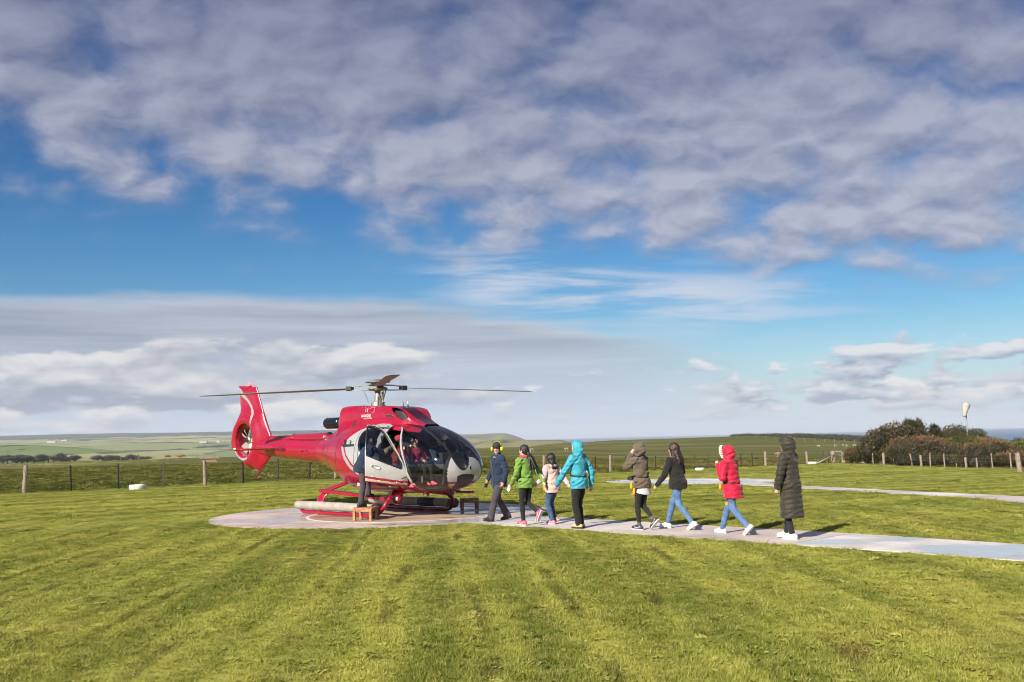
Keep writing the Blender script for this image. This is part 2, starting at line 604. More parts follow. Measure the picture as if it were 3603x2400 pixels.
def grass_colour(nt, P, rnd=None, bright=1.0):
    """one colour field for the turf and for the blades that grow on it; P is the world position"""
    px, py, pz = sep(P)
    L = nt.nodes.new('ShaderNodeAttribute')
    L.attribute_name = "lawn"
    lawn = S(nt, L.outputs['Fac'])
    b = bright
    def c_(r, g, bl): return (r * b, g * b, bl * b)
    # mown stripes: away from the viewer in front, along the fence further off
    st1 = noise(vec(nt, px * 0.95 + py * 0.06, py * 0.045, 0.0), 1.0, 3, 0.6)
    st2 = noise(vec(nt, (px * 0.83 + py * 0.55) * 0.03, (py * 0.83 - px * 0.55) * 0.36, 2.0), 1.0, 3, 0.6)
    wob = noise(vec(nt, px * 0.12, py * 0.07, 11.0), 1.0, 2, 0.5)
    u = px + py * 0.062
    band = ((u * 6.6 + wob * 12.0).m('SINE') * 0.5 + 0.5)
    v2 = py * 0.83 - px * 0.55
    band2 = ((v2 * 2.9 + wob * 6.0).m('SINE') * 0.5 + 0.5)
    far = py.ss(20.0, 30.0)
    patch = noise(vec(nt, px, py, 0.0), 0.35, 5, 0.6)
    st = (st1 * 0.80 + band * patch.ss(0.30, 0.70) * 0.24 + 0.04) * (1.0 - far) + (st2 * 0.75 + band2 * 0.22) * far
    fine = noise(vec(nt, px, py, 0.0), 5.0, 4, 0.65)
    g = mix(nt, st.ss(0.34, 0.66), c_(0.168, 0.202, 0.036), c_(0.372, 0.380, 0.078))
    g = mix(nt, patch.ss(0.48, 0.72) * 0.60, g, c_(0.390, 0.350, 0.085))
    g = mix(nt, fine.ss(0.56, 0.72) * 0.55, g, c_(0.090, 0.112, 0.022))
    furrow = band.ss(0.86, 0.99) * (1.0 - far) * noise(vec(nt, px * 1.4, py * 0.3, 17.0), 1.0, 3, 0.6).ss(0.46, 0.62)
    g = mix(nt, furrow * 0.75, g, c_(0.085, 0.092, 0.022))
    bare = noise(vec(nt, px * 0.9, py * 0.45, 5.0), 1.1, 5, 0.62).ss(0.61, 0.70)
    g = mix(nt, bare * 0.8, g, c_(0.165, 0.115, 0.035))
    # rough paddock beyond the wire
    n1 = noise(vec(nt, px * 0.02, py * 0.12, 7.0), 1.0, 6, 0.62)
    n2 = noise(vec(nt, px, py, 3.0), 0.55, 5, 0.7)
    n3 = noise(vec(nt, px * 0.006, py * 0.030, 9.0), 1.0, 3, 0.6)
    pd = mix(nt, n1.ss(0.40, 0.64), c_(0.062, 0.082, 0.012), c_(0.128, 0.124, 0.026))
    pd = mix(nt, n3.ss(0.50, 0.60) * 0.8, pd, c_(0.215, 0.165, 0.075))
    pd = mix(nt, n2.ss(0.52, 0.75) * 0.6, pd, c_(0.190, 0.150, 0.062))
    pd = mix(nt, n2.ss(0.46, 0.30) * 0.6, pd, c_(0.036, 0.052, 0.010))
    c = mix(nt, lawn, pd, g)
    if rnd is not None:
        c = mix(nt, rnd.ss(0.55, 1.0) * 0.60, c, c_(0.480, 0.440, 0.150))
        c = mix(nt, rnd.ss(0.35, 0.0) * 0.45, c, c_(0.070, 0.100, 0.014))
    return c


def turf_material():
    mt = bpy.data.materials.new("turf")
    mt.use_nodes = True
    nt = mt.node_tree
    b = nt.nodes['Principled BSDF']
    geo = nt.nodes.new('ShaderNodeNewGeometry')
    P = S(nt, geo.outputs['Position'])
    c = grass_colour(nt, P, None, 0.95)
    px, py, pz = sep(P)
    dist = px * px + py * py
    speck = noise(P, 22.0, 3, 0.7)
    c = mix(nt, speck.ss(0.48, 0.36) * 0.5, c, (0.030, 0.036, 0.006))
    nt.links.new(c.k, b.inputs['Base Color'])
    b.inputs['Roughness'].default_value = 0.95
    b.inputs['Specular IOR Level'].default_value = 0.1
    bn = nt.nodes.new('ShaderNodeBump')
    bn.inputs['Strength'].default_value = 0.8
    bn.inputs['Distance'].default_value = 0.05
    h = noise(P, 14.0, 5, 0.7) + noise(P, 1.3, 3, 0.5) * 1.5
    nt.links.new(h.k, bn.inputs['Height'])
    nt.links.new(bn.outputs[0], b.inputs['Normal'])
    return mt


def hills_material():
    mt = bpy.data.materials.new("farmland")
    mt.use_nodes = True
    nt = mt.node_tree
    b = nt.nodes['Principled BSDF']
    geo = nt.nodes.new('ShaderNodeNewGeometry')
    P = S(nt, geo.outputs['Position'])
    px, py, pz = sep(P)
    v = nt.nodes.new('ShaderNodeTexVoronoi')
    v.inputs['Scale'].default_value = 1.0
    nt.links.new(vec(nt, px * 0.0028, py * 0.0016, 0.0).k, v.inputs['Vector'])
    ve = nt.nodes.new('ShaderNodeTexVoronoi')
    ve.feature = 'DISTANCE_TO_EDGE'
    ve.inputs['Scale'].default_value = 1.0
    nt.links.new(vec(nt, px * 0.0028, py * 0.0016, 0.0).k, ve.inputs['Vector'])
    hedge = S(nt, ve.outputs['Distance']).ss(0.035, 0.015) * noise(vec(nt, px * 0.02, py * 0.01, 2.0), 1.0, 3, 0.6).ss(0.45, 0.52)
    cellc = sep(S(nt, v.outputs['Color']))[0]
    g = mix(nt, cellc, (0.130, 0.185, 0.070), (0.320, 0.310, 0.150))
    g = mix(nt, noise(vec(nt, px * 0.01, py * 0.004, 0.0), 1.0, 4, 0.6).ss(0.45, 0.7) * 0.6, g, (0.220, 0.190, 0.080))
    tr = noise(vec(nt, px * 0.0030, py * 0.0011, 4.0), 1.0, 7, 0.68)
    wood = (tr + py.ss(4300.0, 6200.0) * 0.30).ss(0.535, 0.565)
    coast = px.ss(-420.0, 60.0) * py.ss(5600.0, 5000.0)
    wood = wood * (1.0 - coast * 0.75)
    g = mix(nt, coast * 0.75, g, (0.200, 0.175, 0.095))
    scr = noise(vec(nt, px * 0.012, py * 0.006, 1.0), 1.0, 6, 0.7).ss(0.50, 0.60) * coast
    g = mix(nt, scr * 0.8, g, (0.055, 0.065, 0.035))
    g = mix(nt, hedge * 0.85, g, (0.040, 0.055, 0.030))
    g = mix(nt, wood, g, (0.030, 0.044, 0.026))
    nz = sep(S(nt, geo.outputs['Normal']))[2]
    cliff = nz.ss(0.90, 0.75) * pz.ss(-38.0, -30.0)
    g = mix(nt, cliff * coast * 0.8, g, (0.400, 0.320, 0.210))
    nt.links.new(g.k, b.inputs['Base Color'])
    b.inputs['Roughness'].default_value = 1.0
    b.inputs['Specular IOR Level'].default_value = 0.05
    return mt


turf = turf_material()
ground = tag(polar_mesh("ground", 0, cut + 1, turf), "green mown lawn and rough paddock sloping away to the far hills", "ground", kind="structure")
hills = tag(polar_mesh("hills", cut, len(dss), hills_material()), "hazy green farmland hills with dark woods along the skyline", "hills", kind="structure")

# ------------------------------------------------------------------ sea
def sea_material():
    mt = mat("sea_water", (0.030, 0.095, 0.170), 0.35, spec=0.25)
    nt = mt.node_tree
    b = nt.nodes['Principled BSDF']
    geo = nt.nodes.new('ShaderNodeNewGeometry')
    P = S(nt, geo.outputs['Position'])
    px, py, pz = sep(P)
    n = noise(vec(nt, px * 0.0006, py * 0.00012, 0.0), 1.0, 4, 0.6)
    c = mix(nt, n.ss(0.35, 0.65), (0.020, 0.075, 0.150), (0.040, 0.115, 0.200))
    foam = noise(vec(nt, px * 0.004, py * 0.0012, 3.0), 1.0, 6, 0.7).ss(0.70, 0.78)
    c = mix(nt, foam * 0.5, c, (0.35, 0.42, 0.46))
    nt.links.new(c.k, b.inputs['Base Color'])
    return mt


a_ = np.linspace(0, 2 * np.pi, 97)[:-1]
SEA_Z = -25.0
rings = [np.stack([np.cos(a_) * r_, np.sin(a_) * r_, np.full(96, SEA_Z)], 1) for r_ in (400, 2000, 8000, 16000)]
ii = np.arange(96)
sq_ = np.concatenate([np.stack([k * 96 + ii, (k + 1) * 96 + ii, (k + 1) * 96 + (ii + 1) % 96, k * 96 + (ii + 1) % 96], 1) for k in range(3)])
sea = obj("sea", mesh_np("sea", np.concatenate(rings), sq_, sea_material(), smooth=False))
tag(sea, "flat blue sea reaching to the horizon beyond the paddocks", "sea", kind="structure")

# ------------------------------------------------------------------ concrete
def concrete_material(name, warm, wet_bias, seed):
    mt = bpy.data.materials.new(name)
    mt.use_nodes = True
    nt = mt.node_tree
    b = nt.nodes['Principled BSDF']
    geo = nt.nodes.new('ShaderNodeNewGeometry')
    P = S(nt, geo.outputs['Position'])
    px, py, pz = sep(P)
    n1 = noise(vec(nt, px, py, seed), 0.8, 5, 0.6)
    n2 = noise(vec(nt, px, py, seed + 3.0), 9.0, 5, 0.7)
    lo = tuple(v * 0.74 for v in warm)
    c = mix(nt, n1.ss(0.35, 0.65), lo, warm)
    c = mix(nt, n2.ss(0.55, 0.75) * 0.35, c, tuple(v * 0.55 for v in warm))
    stain = noise(vec(nt, px * 0.5, py * 1.2, seed + 8.0), 1.2, 5, 0.65).ss(0.58, 0.72)
    c = mix(nt, stain * 0.55, c, (0.30, 0.21, 0.14))
    wet = (noise(vec(nt, px * 0.55, py * 0.9, seed + 5.0), 0.75, 4, 0.55) + wet_bias).ss(0.47, 0.62)
    c = mix(nt, wet * 0.35, c, tuple(v * 0.45 for v in warm))
    vo = nt.nodes.new('ShaderNodeTexVoronoi')
    vo.feature = 'DISTANCE_TO_EDGE'
    nt.links.new(vmath('ADD', vec(nt, px * 0.42, py * 0.42, 0.0), vmath('MULTIPLY', noise(vec(nt, px, py, seed), 1.5, 3, 0.6, col=True), (0.35, 0.35, 0.0))).k, vo.inputs['Vector'])
    crack = S(nt, vo.outputs['Distance']).ss(0.008, 0.002) * n1.ss(0.45, 0.60)
    c = mix(nt, crack * 0.6, c, (0.10, 0.08, 0.06))
    grit = noise(vec(nt, px, py, seed), 45.0, 3, 0.7)
    c = mix(nt, grit.ss(0.60, 0.72) * 0.35, c, (0.16, 0.13, 0.10))
    nt.links.new(c.k, b.inputs['Base Color'])
    r_ = (0.66 - wet * 0.50 + (n2 - 0.5) * 0.12).clamp()
    nt.links.new(r_.k, b.inputs['Roughness'])
    b.inputs['Specular IOR Level'].default_value = 0.55
    bn = nt.nodes.new('ShaderNodeBump')
    bn.inputs['Distance'].default_value = 0.004
    nt.links.new((0.35 - wet * 0.3).k, bn.inputs['Strength'])
    nt.links.new(noise(P, 30.0, 4, 0.7).k, bn.inputs['Height'])
    nt.links.new(bn.outputs[0], b.inputs['Normal'])
    return mt


CONC = concrete_material("pad_concrete", (0.54, 0.44, 0.395), 0.03, 1.0)
CONC_IN = concrete_material("pad_inner_paint", (0.40, 0.29, 0.20), 0.0, 4.0)
LINE = mat("line_paint", (0.62, 0.60, 0.55), 0.5, var=0.3, vscale=6)


def disc(name, c, r0, r1, z, mats, thick=0.05, parent=None, a0=0.0, a1=2 * math.pi):
    full = a1 - a0 > 6.28
    a = np.linspace(a0, a1, 97 if full else 49)
    V, Fq = [], []
    rr = np.linspace(r0, r1, 6)
    for r_ in rr:
        x, y = c[0] + np.cos(a) * r_, c[1] + np.sin(a) * r_
        V.append(np.stack([x, y, height(x, y) + z], 1))
    x, y = c[0] + np.cos(a) * r1, c[1] + np.sin(a) * r1
    V.append(np.stack([x, y, height(x, y) + z - thick], 1))
    n = len(a)
    i = np.arange(n - 1)
    for k in range(6):
        Fq.append(np.stack([k * n + i, (k + 1) * n + i, (k + 1) * n + i + 1, k * n + i + 1], 1))
    return obj(name, mesh_np(name, np.concatenate(V), np.concatenate(Fq), mats, smooth=False), parent)


pad1 = disc("helipad", PAD1, 0.0, PADR, 0.014, CONC)
tag(pad1, "round wet concrete helipad under the red helicopter", "helipad", kind="structure")
disc("painted_circle", (-2.75, 25.0), 0.0, 2.35, 0.019, CONC_IN, 0.003, pad1)
disc("circle_line", (-2.75, 25.0), 2.35, 2.43, 0.0195, LINE, 0.003, pad1)
pad2 = disc("helipad", PAD2, 0.0, PADR + 0.4, 0.014, concrete_material("far_pad_concrete", (0.66, 0.64, 0.64), 0.06, 11.0))
tag(pad2, "empty pale concrete helipad out on the lawn behind the walkers", "helipad", kind="structure")


def path(name, pts, width, joint0, step, mats, label, nslab):
    """a concrete path cast in slabs, with open joints between them"""
    root = empty(name, (0, 0, 0))
    tag(root, label, "path", kind="structure")
    P = np.array(pts, float)
    seg = np.r_[0, np.cumsum(np.hypot(*np.diff(P, axis=0).T))]
    total = seg[-1]
    cuts = [0.0]
    s_ = joint0
    while s_ < total:
        if s_ > 0.3: cuts.append(s_)
        s_ += step
    cuts.append(total)
    for k in range(len(cuts) - 1):
        t = np.linspace(cuts[k] + 0.006, cuts[k + 1] - 0.006, 7)
        cx, cy = np.interp(t, seg, P[:, 0]), np.interp(t, seg, P[:, 1])
        j = np.clip(np.searchsorted(seg, t) - 1, 0, len(P) - 2)
        dxy = (P[j + 1] - P[j]) / np.linalg.norm(P[j + 1] - P[j], axis=1)[:, None]
        nx, ny = dxy[:, 1], -dxy[:, 0]
        V = []
        for w_ in np.linspace(-0.5, 0.5, 4) * width:
            x, y = cx + nx * w_, cy + ny * w_
            V.append(np.stack([x, y, height(x, y) + 0.012 + (k % 2) * 0.002], 1))
        V = np.stack(V, 1)
        n = 4
        i, jj = np.meshgrid(np.arange(6), np.arange(3), indexing='ij')
        q_ = (i * n + jj).ravel()
        top = np.stack([q_, q_ + n, q_ + n + 1, q_ + 1], 1)
        Vt = V.reshape(-1, 3)
        rim = [a * n for a in range(7)] + [6 * n + 1, 6 * n + 2] + [a * n + 3 for a in range(6, -1, -1)] + [2, 1]
        Vb = Vt[rim] - np.array([0, 0, 0.09])
        off, m_ = len(Vt), len(rim)
        side = np.array([[rim[a], off + a, off + (a + 1) % m_, rim[(a + 1) % m_]] for a in range(m_)])
        obj("slab", mesh_np("slab", np.concatenate([Vt, Vb]), [top, side], mats[k % len(mats)], smooth=False), root)
    return root


SL = [concrete_material("slab_concrete", (0.60, 0.545, 0.52), 0.0, 21.0), concrete_material("slab_concrete_dry", (0.53, 0.455, 0.415), -0.05, 27.0), concrete_material("slab_concrete_pale", (0.66, 0.63, 0.62), 0.02, 33.0)]
path("footpath", PATH1, 2.1, 5.9, 3.25, SL, "pale concrete footpath cast in slabs that the people walk along", 6)
path("footpath", PATH2, 1.65, 3.3, 3.25, SL[1:], "narrow concrete footpath leading from the far helipad to the right", 12)

# ------------------------------------------------------------------ timber, wire and painted tyres
WOOD = mat("weathered_post", (0.22, 0.165, 0.125), 0.85, var=0.45, vscale=9, bump=0.6, bscale=30, stretch=(4, 4, 0.6), var2=(0.32, 0.25, 0.195))
WOOD2 = mat("stool_timber", (0.28, 0.12, 0.045), 0.55, var=0.5, vscale=7, bump=0.4, bscale=40, stretch=(1, 1, 3), var2=(0.42, 0.21, 0.09))
BLACK = mat("black_picket", (0.014, 0.014, 0.013), 0.6, var=0.3)
WIRE = mat("fence_wire", (0.30, 0.30, 0.29), 0.45, metal=0.8)
GALV = mat("galvanised_pipe", (0.55, 0.57, 0.58), 0.4, metal=0.6, var=0.2)
TYRE = mat("white_painted_tyre", (0.50, 0.50, 0.485), 0.55, var=0.16, vscale=5, bump=0.5, bscale=25)


def ground_z(x, y): return float(height(np.array([x]), np.array([y]))[0])


def post_mesh(name, w, h, seed, lean=0.0):
    r_ = np.random.default_rng(seed)
    rings = []
    n = 10
    a = np.linspace(0, 2 * np.pi, n, endpoint=False)
    wob = 1 + r_.normal(0, 0.08, n)
    for t in np.linspace(0, 1, 6):
        k = w / 2 * (1 - 0.10 * t) * wob * (1 + r_.normal(0, 0.03))
        c = np.array([lean * h * t + 0.012 * math.sin(3 * t + seed), 0.01 * math.sin(2 * t + seed)])
        rings.append(np.stack([c[0] + np.cos(a) * k, c[1] + np.sin(a) * k, np.full(n, -0.15 + t * (h + 0.15)) + (t == 1) * r_.normal(0, 0.018, n)], 1))
    return MB().loft(rings).me(name, WOOD, False)


def picket_mesh(name, h):
    b = MB()
    b.prism([(-0.010, -0.034), (0.010, -0.034), (0.010, 0.034), (-0.010, 0.034)], -0.2, h, 'xy')
    b.box((0.026, 0, h / 2 - 0.1), (0.050, 0.020, h + 0.2))
    return b.me(name, BLACK)


def fence(name, pts, marks, wires, label, hw):
    """marks: (x, y, 'wood'|'picket'|'stake', height, width, lean)"""
    root = empty(name, (marks[0][0], marks[0][1], 0))
    tag(root, label, "fence")
    pm = picket_mesh("picket", 1.12)
    for i, (x, y, k, h, w, ln) in enumerate(marks):
        z = ground_z(x, y)
        loc = (x - marks[0][0], y - marks[0][1], z)
        if k == 'picket':
            o = obj("picket", pm, root, loc, (R(rng.normal(0, 1.5)), R(rng.normal(0, 1.5)), rng.uniform(0, 3)))
            o.scale = (1, 1, h / 1.12)
        else:
            o = obj("post", post_mesh("post", w, h, 100 + i, ln), root, loc, (R(rng.normal(0, 1.2)), R(rng.normal(0, 1.2)), rng.uniform(0, 1.0) * (k == 'wood')))
    P = np.array([(x, y) for x, y, *_ in marks])
    for k, f in enumerate(wires):
        b = MB()
        pts3 = []
        for (x, y, kd, h, w, ln) in marks:
            pts3.append((x - marks[0][0], y - marks[0][1], ground_z(x, y) + hw * f))
        b.tube(pts3, 0.0022, 4)
        b.build("wire", WIRE, root)
    return root


marks = [(-30.0, 37.4, 'wood', 1.15, 0.16, 0), (-28.2, 38.5, 'picket', 1.1, 0, 0), (-26.4, 39.5, 'picket', 1.1, 0, 0), (-24.4, 40.7, 'picket', 1.1, 0, 0),
         (-22.6, 41.8, 'picket', 1.1, 0, 0),
         (-20.95, 42.8, 'wood', 1.15, 0.17, 0.06), (-19.35, 43.7, 'picket', 1.12, 0, 0), (-17.6, 44.5, 'picket', 1.12, 0, 0), (-15.95, 45.5, 'picket', 1.10, 0, 0),
         (-14.4, 46.6, 'wood', 1.12, 0.17, -0.02), (-13.0, 47.9, 'picket', 1.1, 0, 0), (-11.6, 49.0, 'picket', 1.1, 0, 0), (-10.3, 50.2, 'picket', 1.1, 0, 0),
         (-9.2, 51.4, 'wood', 1.1, 0.16, 0), (-7.7, 53.1, 'picket', 1.1, 0, 0), (-6.2, 54.9, 'picket', 1.1, 0, 0), (-4.6, 56.8, 'picket', 1.1, 0, 0), (-3.0, 58.6, 'wood', 1.1, 0.18, 0),
         (-1.0, 60.8, 'picket', 1.1, 0, 0), (0.4, 62.4, 'picket', 1.1, 0, 0), (1.85, 65.2, 'wood', 1.22, 0.21, 0.07), (3.35, 67.0, 'picket', 1.1, 0, 0), (5.55, 69.7, 'picket', 1.14, 0, 0),
         (6.85, 72.0, 'wood', 1.2, 0.19, 0.02), (8.2, 74.0, 'picket', 1.1, 0, 0), (10.6, 75.6, 'picket', 1.08, 0, 0), (11.9, 76.5, 'wood', 1.2, 0.18, 0), (13.9, 77.4, 'picket', 1.1, 0, 0),
         (15.1, 78.3, 'picket', 1.1, 0, 0), (18.2, 80.9, 'picket', 1.1, 0, 0), (19.4, 82.0, 'picket', 1.1, 0, 0), (20.9, 83.6, 'wood', 1.2, 0.24, -0.03), (23.2, 85.6, 'picket', 1.1, 0, 0),
         (25.6, 87.9, 'wood', 1.1, 0.19, 0), (26.7, 88.8, 'picket', 1.1, 0, 0), (27.6, 89.6, 'picket', 1.1, 0, 0), (28.2, 90.1, 'picket', 1.1, 0, 0)]
fence("paddock_fence", FENCE, marks, (0.30, 0.55, 0.80, 0.97), "wire fence of black steel pickets and weathered timber posts across the lawn edge", 1.08)
m2 = [(28.75, 90.6, 'wood', 1.08, 0.40, 0), (29.3, 89.5, 'stake', 0.95, 0.34, 0), (29.6, 87.9, 'stake', 0.80, 0.09, 0.02), (29.9, 86.3, 'stake', 0.85, 0.09, 0.03), (30.2, 84.6, 'stake', 0.9, 0.10, 0.02), (30.35, 82.6, 'wood', 0.95, 0.22, 0.01),
      (30.45, 80.6, 'stake', 0.75, 0.08, -0.08), (30.6, 79.2, 'stake', 0.95, 0.10, -0.2), (30.75, 77.7, 'stake', 0.95, 0.11, -0.14), (30.85, 76.2, 'wood', 0.85, 0.19, -0.04), (31.0, 74.9, 'stake', 1.02, 0.10, 0),
      (31.35, 73.2, 'stake', 0.98, 0.10, -0.03), (31.6, 71.9, 'stake', 0.3, 0.06, 0), (31.9, 71.0, 'wood', 0.75, 0.19, 0), (32.3, 70.2, 'stake', 0.7, 0.11, 0), (32.9, 69.2, 'stake', 1.05, 0.10, 0), (33.6, 68.0, 'stake', 1.05, 0.10, 0), (34.3, 66.5, 'stake', 1.05, 0.10, 0)]
fence("scrub_fence", FENCE2, m2, (0.25, 0.5, 0.75, 0.95), "leaning timber stake fence in front of the brown coastal scrub", 0.9)
gp_root = obj("gate_post", post_mesh("gate_post", 0.34, 1.15, 555, -0.08), None, (30.75, 61.2, ground_z(30.75, 61.2)))
tag(gp_root, "thick split timber gate post standing alone at the right edge", "post")
# stays of the corner post
st_ = empty("corner_stay", (28.75, 90.6, ground_z(28.75, 90.6)))
tag(st_, "galvanised pipe stays bracing the thick corner post of the fence", "brace")
MB().tube([(0, -0.25, 0.75), (-2.1, -1.9, 0.04)], 0.045, 8).build("pipe", GALV, st_, True)
MB().tube([(0.3, -0.5, 0.75), (1.3, -4.4, 0.04)], 0.045, 8).build("pipe", GALV, st_, True)
MB().box((0.35, -0.45, 1.05), (0.55, 0.25, 0.06)).build("cap_plate", GALV, st_)


def tyre(x, y, rz, label, R_=0.31, w=0.20):
    prof = []
    for t in np.linspace(-1, 1, 9):
        prof.append((R_ - 0.035 * abs(t) ** 3.0, t * w / 2))
    prof += [(R_ * 0.62, w / 2 * 0.92), (R_ * 0.62, -w / 2 * 0.92)]
    a = np.linspace(0, 2 * np.pi, 36, endpoint=False)
    rings = [np.stack([np.cos(a) * r_ * (1 + 0.008 * (np.arange(36) % 2)), np.sin(a) * r_ * (1 + 0.008 * (np.arange(36) % 2)), np.full(36, h + w / 2)], 1) for r_, h in prof + prof[:1]]
    o = MB().loft(rings, cap=False).build("painted_tyre", TYRE, None, True, (x, y, ground_z(x, y) - 0.01), (R(rng.normal(0, 3)), R(rng.normal(0, 3)), rz))
    return tag(o, label, "tyre", "white tyres marking the fence line")


tyre(-16.28, 43.3, 0.2, "white painted tyre lying on the grass at the left fence", 0.36, 0.24)
tyre(5.2, 69.0, 0.5, "white painted tyre half hidden behind the turquoise jacket at the fence", 0.34, 0.26)
tyre(13.55, 73.6, 0.9, "white painted tyre by the fence between the black top and the red coat", 0.35, 0.20)
tyre(25.8, 87.0, 0.1, "white painted tyre by the fence beside the corner post stay", 0.42, 0.22)
# x, zbot, ztop, halfwidth, zmid(height of max width), exponent
HT_=np.array([
[3.50,1.12,1.19,0.02,1.15,2.0],
[3.47,0.97,1.36,0.27,1.14,2.1],
[3.39,0.86,1.50,0.46,1.13,2.15],
[3.20,0.74,1.70,0.66,1.13,2.2],
[2.88,0.645,1.90,0.82,1.14,2.25],
[2.45,0.585,2.075,0.925,1.16,2.3],
[2.00,0.555,2.20,0.985,1.18,2.35],
[1.50,0.545,2.28,1.01,1.20,2.4],
[1.00,0.54,2.33,1.015,1.22,2.45],
[0.50,0.54,2.345,1.01,1.25,2.45],
[0.00,0.55,2.345,0.99,1.30,2.4],
[-0.50,0.63,2.30,0.92,1.37,2.3],
[-1.00,0.80,2.20,0.78,1.44,2.2],
[-1.50,1.01,2.06,0.62,1.50,2.1],
[-2.00,1.17,1.96,0.46,1.54,2.05],
[-2.40,1.235,1.925,0.375,1.56,2.0],
[-3.00,1.285,1.92,0.33,1.58,2.0],
[-4.00,1.35,1.94,0.285,1.63,2.0],
[-5.00,1.43,1.97,0.24,1.69,2.0],
[-5.90,1.51,2.00,0.20,1.75,2.0]])
def pchip(x,y,xi):
    h=np.diff(x);d=np.diff(y)/h
    m=np.zeros_like(y)
    for i in range(1,len(x)-1):
        if d[i-1]*d[i]>0:
            w1=2*h[i]+h[i-1];w2=h[i]+2*h[i-1]; m[i]=(w1+w2)/(w1/d[i-1]+w2/d[i])
    m[0]=d[0];m[-1]=d[-1]
    k=np.clip(np.searchsorted(x,xi)-1,0,len(x)-2);t=(xi-x[k])/h[k]
    return y[k]*(1+2*t)*(1-t)**2+h[k]*m[k]*t*(1-t)**2+y[k+1]*t*t*(3-2*t)+h[k]*m[k+1]*t*t*(t-1)
def hp(x):
    A=HT_[::-1]; return [pchip(A[:,0],A[:,j],np.asarray(x,float)) for j in range(1,6)]
def hull(x,ph): # ph angle, 0 = right(-y) side?, y=cos, z=sin
    zb,zt,w,zm,e=hp(x)
    c,s=np.cos(ph),np.sin(ph)
    y=w*np.sign(c)*np.abs(c)**(2/e)
    hz=np.where(s>0,zt-zm,zm-zb)
    z=zm+hz*np.sign(s)*np.abs(s)**(2/e)
    return y,z


# ------------------------------------------------------------------ helicopter
def car_paint(name, base, flake=0.0, rough=0.28):
    mt = mat(name, base, rough, coat=0.6, spec=0.5, metal=flake, var=0.07, vscale=2.2)
    return mt


RED = car_paint("red_paint", (0.27, 0.0022, 0.021))
SILVER = car_paint("silver_paint", (0.42, 0.42, 0.425), 0.35, 0.34)
CREAM = car_paint("cream_stripe", (0.46, 0.41, 0.33))
GREYST = car_paint("grey_stripe", (0.26, 0.26, 0.27))
SEAL = mat("black_seal", (0.012, 0.012, 0.013), 0.35)
DARK = mat("dark_trim", (0.02, 0.02, 0.022), 0.55)
LINER = mat("cabin_liner", (0.09, 0.088, 0.085), 0.8)
GREYM = mat("rotor_grey", (0.20, 0.20, 0.185), 0.5, metal=0.3, var=0.25)
STEEL = mat("bare_metal", (0.55, 0.54, 0.50), 0.35, metal=0.9, var=0.2)
BLADEM = mat("rotor_blade_paint", (0.15, 0.155, 0.16), 0.45)
BAG = mat("float_bag_cover", (0.28, 0.26, 0.23), 0.75, var=0.15, vscale=5, bump=0.35, bscale=22)
GLASS = glass_mat("tinted_glass", (0.86, 0.87, 0.88))
GLASSD = glass_mat("door_glass", (0.50, 0.51, 0.52))
WHITE = mat("white_plastic", (0.78, 0.78, 0.76), 0.4)
LEATHER = mat("seat_cover", (0.055, 0.055, 0.062), 0.6, var=0.3)
SEATB = mat("seat_base", (0.33, 0.31, 0.28), 0.7)


def lamp_mat(name, col, s_):
    mt = bpy.data.materials.new(name)
    mt.use_nodes = True
    b = mt.node_tree.nodes['Principled BSDF']
    b.inputs['Base Color'].default_value = col + (1,)
    b.inputs['Emission Color'].default_value = col + (1,)
    b.inputs['Emission Strength'].default_value = s_
    return mt


heli = empty("helicopter", (-3.484, 25.61, 0.014), R(-45.4))
tag(heli, "red and silver helicopter with its near front door open on the round pad", "helicopter")


def in_poly(px, py, poly):
    P = np.array(poly, float)
    n = len(P)
    c = np.zeros(px.shape, bool)
    j = n - 1
    for i in range(n):
        xi, yi = P[i]; xj, yj = P[j]
        hit = ((yi > py) != (yj > py)) & (px < (xj - xi) * (py - yi) / (yj - yi + 1e-12) + xi)
        c ^= hit
        j = i
    return c


def poly_dist(px, py, poly, closed=True):
    P = list(poly) + ([poly[0]] if closed else [])
    return seg_dist(px, py, P)


def rnd_poly(poly, n=3):
    """corner-cutting: rounds a polygon"""
    P = np.array(poly, float)
    for _ in range(n):
        Q = np.roll(P, -1, 0)
        P = np.stack([0.75 * P + 0.25 * Q, 0.25 * P + 0.75 * Q], 1).reshape(-1, 2)
    return P.tolist()


# feature outlines on the skin: (x, z) from the side, (y, z) from the front
BUBBLE = rnd_poly([(2.33, 1.25), (2.46, 0.93), (2.47, 0.72), (2.66, 0.655), (2.97, 0.70), (3.20, 0.86), (3.285, 1.08), (3.295, 1.40), (3.29, 1.52), (2.83, 1.86), (2.24, 2.15), (1.98, 2.235), (1.60, 2.262),
                   (1.22, 2.275), (1.20, 2.20), (1.62, 2.165), (1.84, 2.08), (2.16, 1.58)], 2)
BUBBLE2 = rnd_poly([(2.33, 1.25), (2.46, 0.93), (2.47, 0.72), (2.66, 0.655), (2.97, 0.70), (3.18, 0.84), (3.32, 0.97), (3.395, 1.12), (3.405, 1.30), (3.41, 1.44), (3.40, 1.60), (2.95, 2.0), (2.3, 2.24), (1.98, 2.30), (1.60, 2.30),
                    (1.22, 2.275), (1.20, 2.20), (1.62, 2.165), (1.84, 2.08), (2.16, 1.58)], 2)
CENTRE = rnd_poly([(-0.27, 2.20), (-0.43, 1.83), (-0.42, 1.49), (-0.37, 1.27), (-0.28, 1.15), (-0.19, 1.12), (-0.10, 1.17), (-0.06, 1.28), (-0.03, 1.45), (0.02, 1.86), (0.17, 2.20)], 2)
CHIN = rnd_poly([(-0.33, 1.00), (0.09, 1.00), (0.17, 0.90), (0.14, 0.76), (-0.05, 0.69), (-0.22, 0.72), (-0.27, 0.86)], 1)
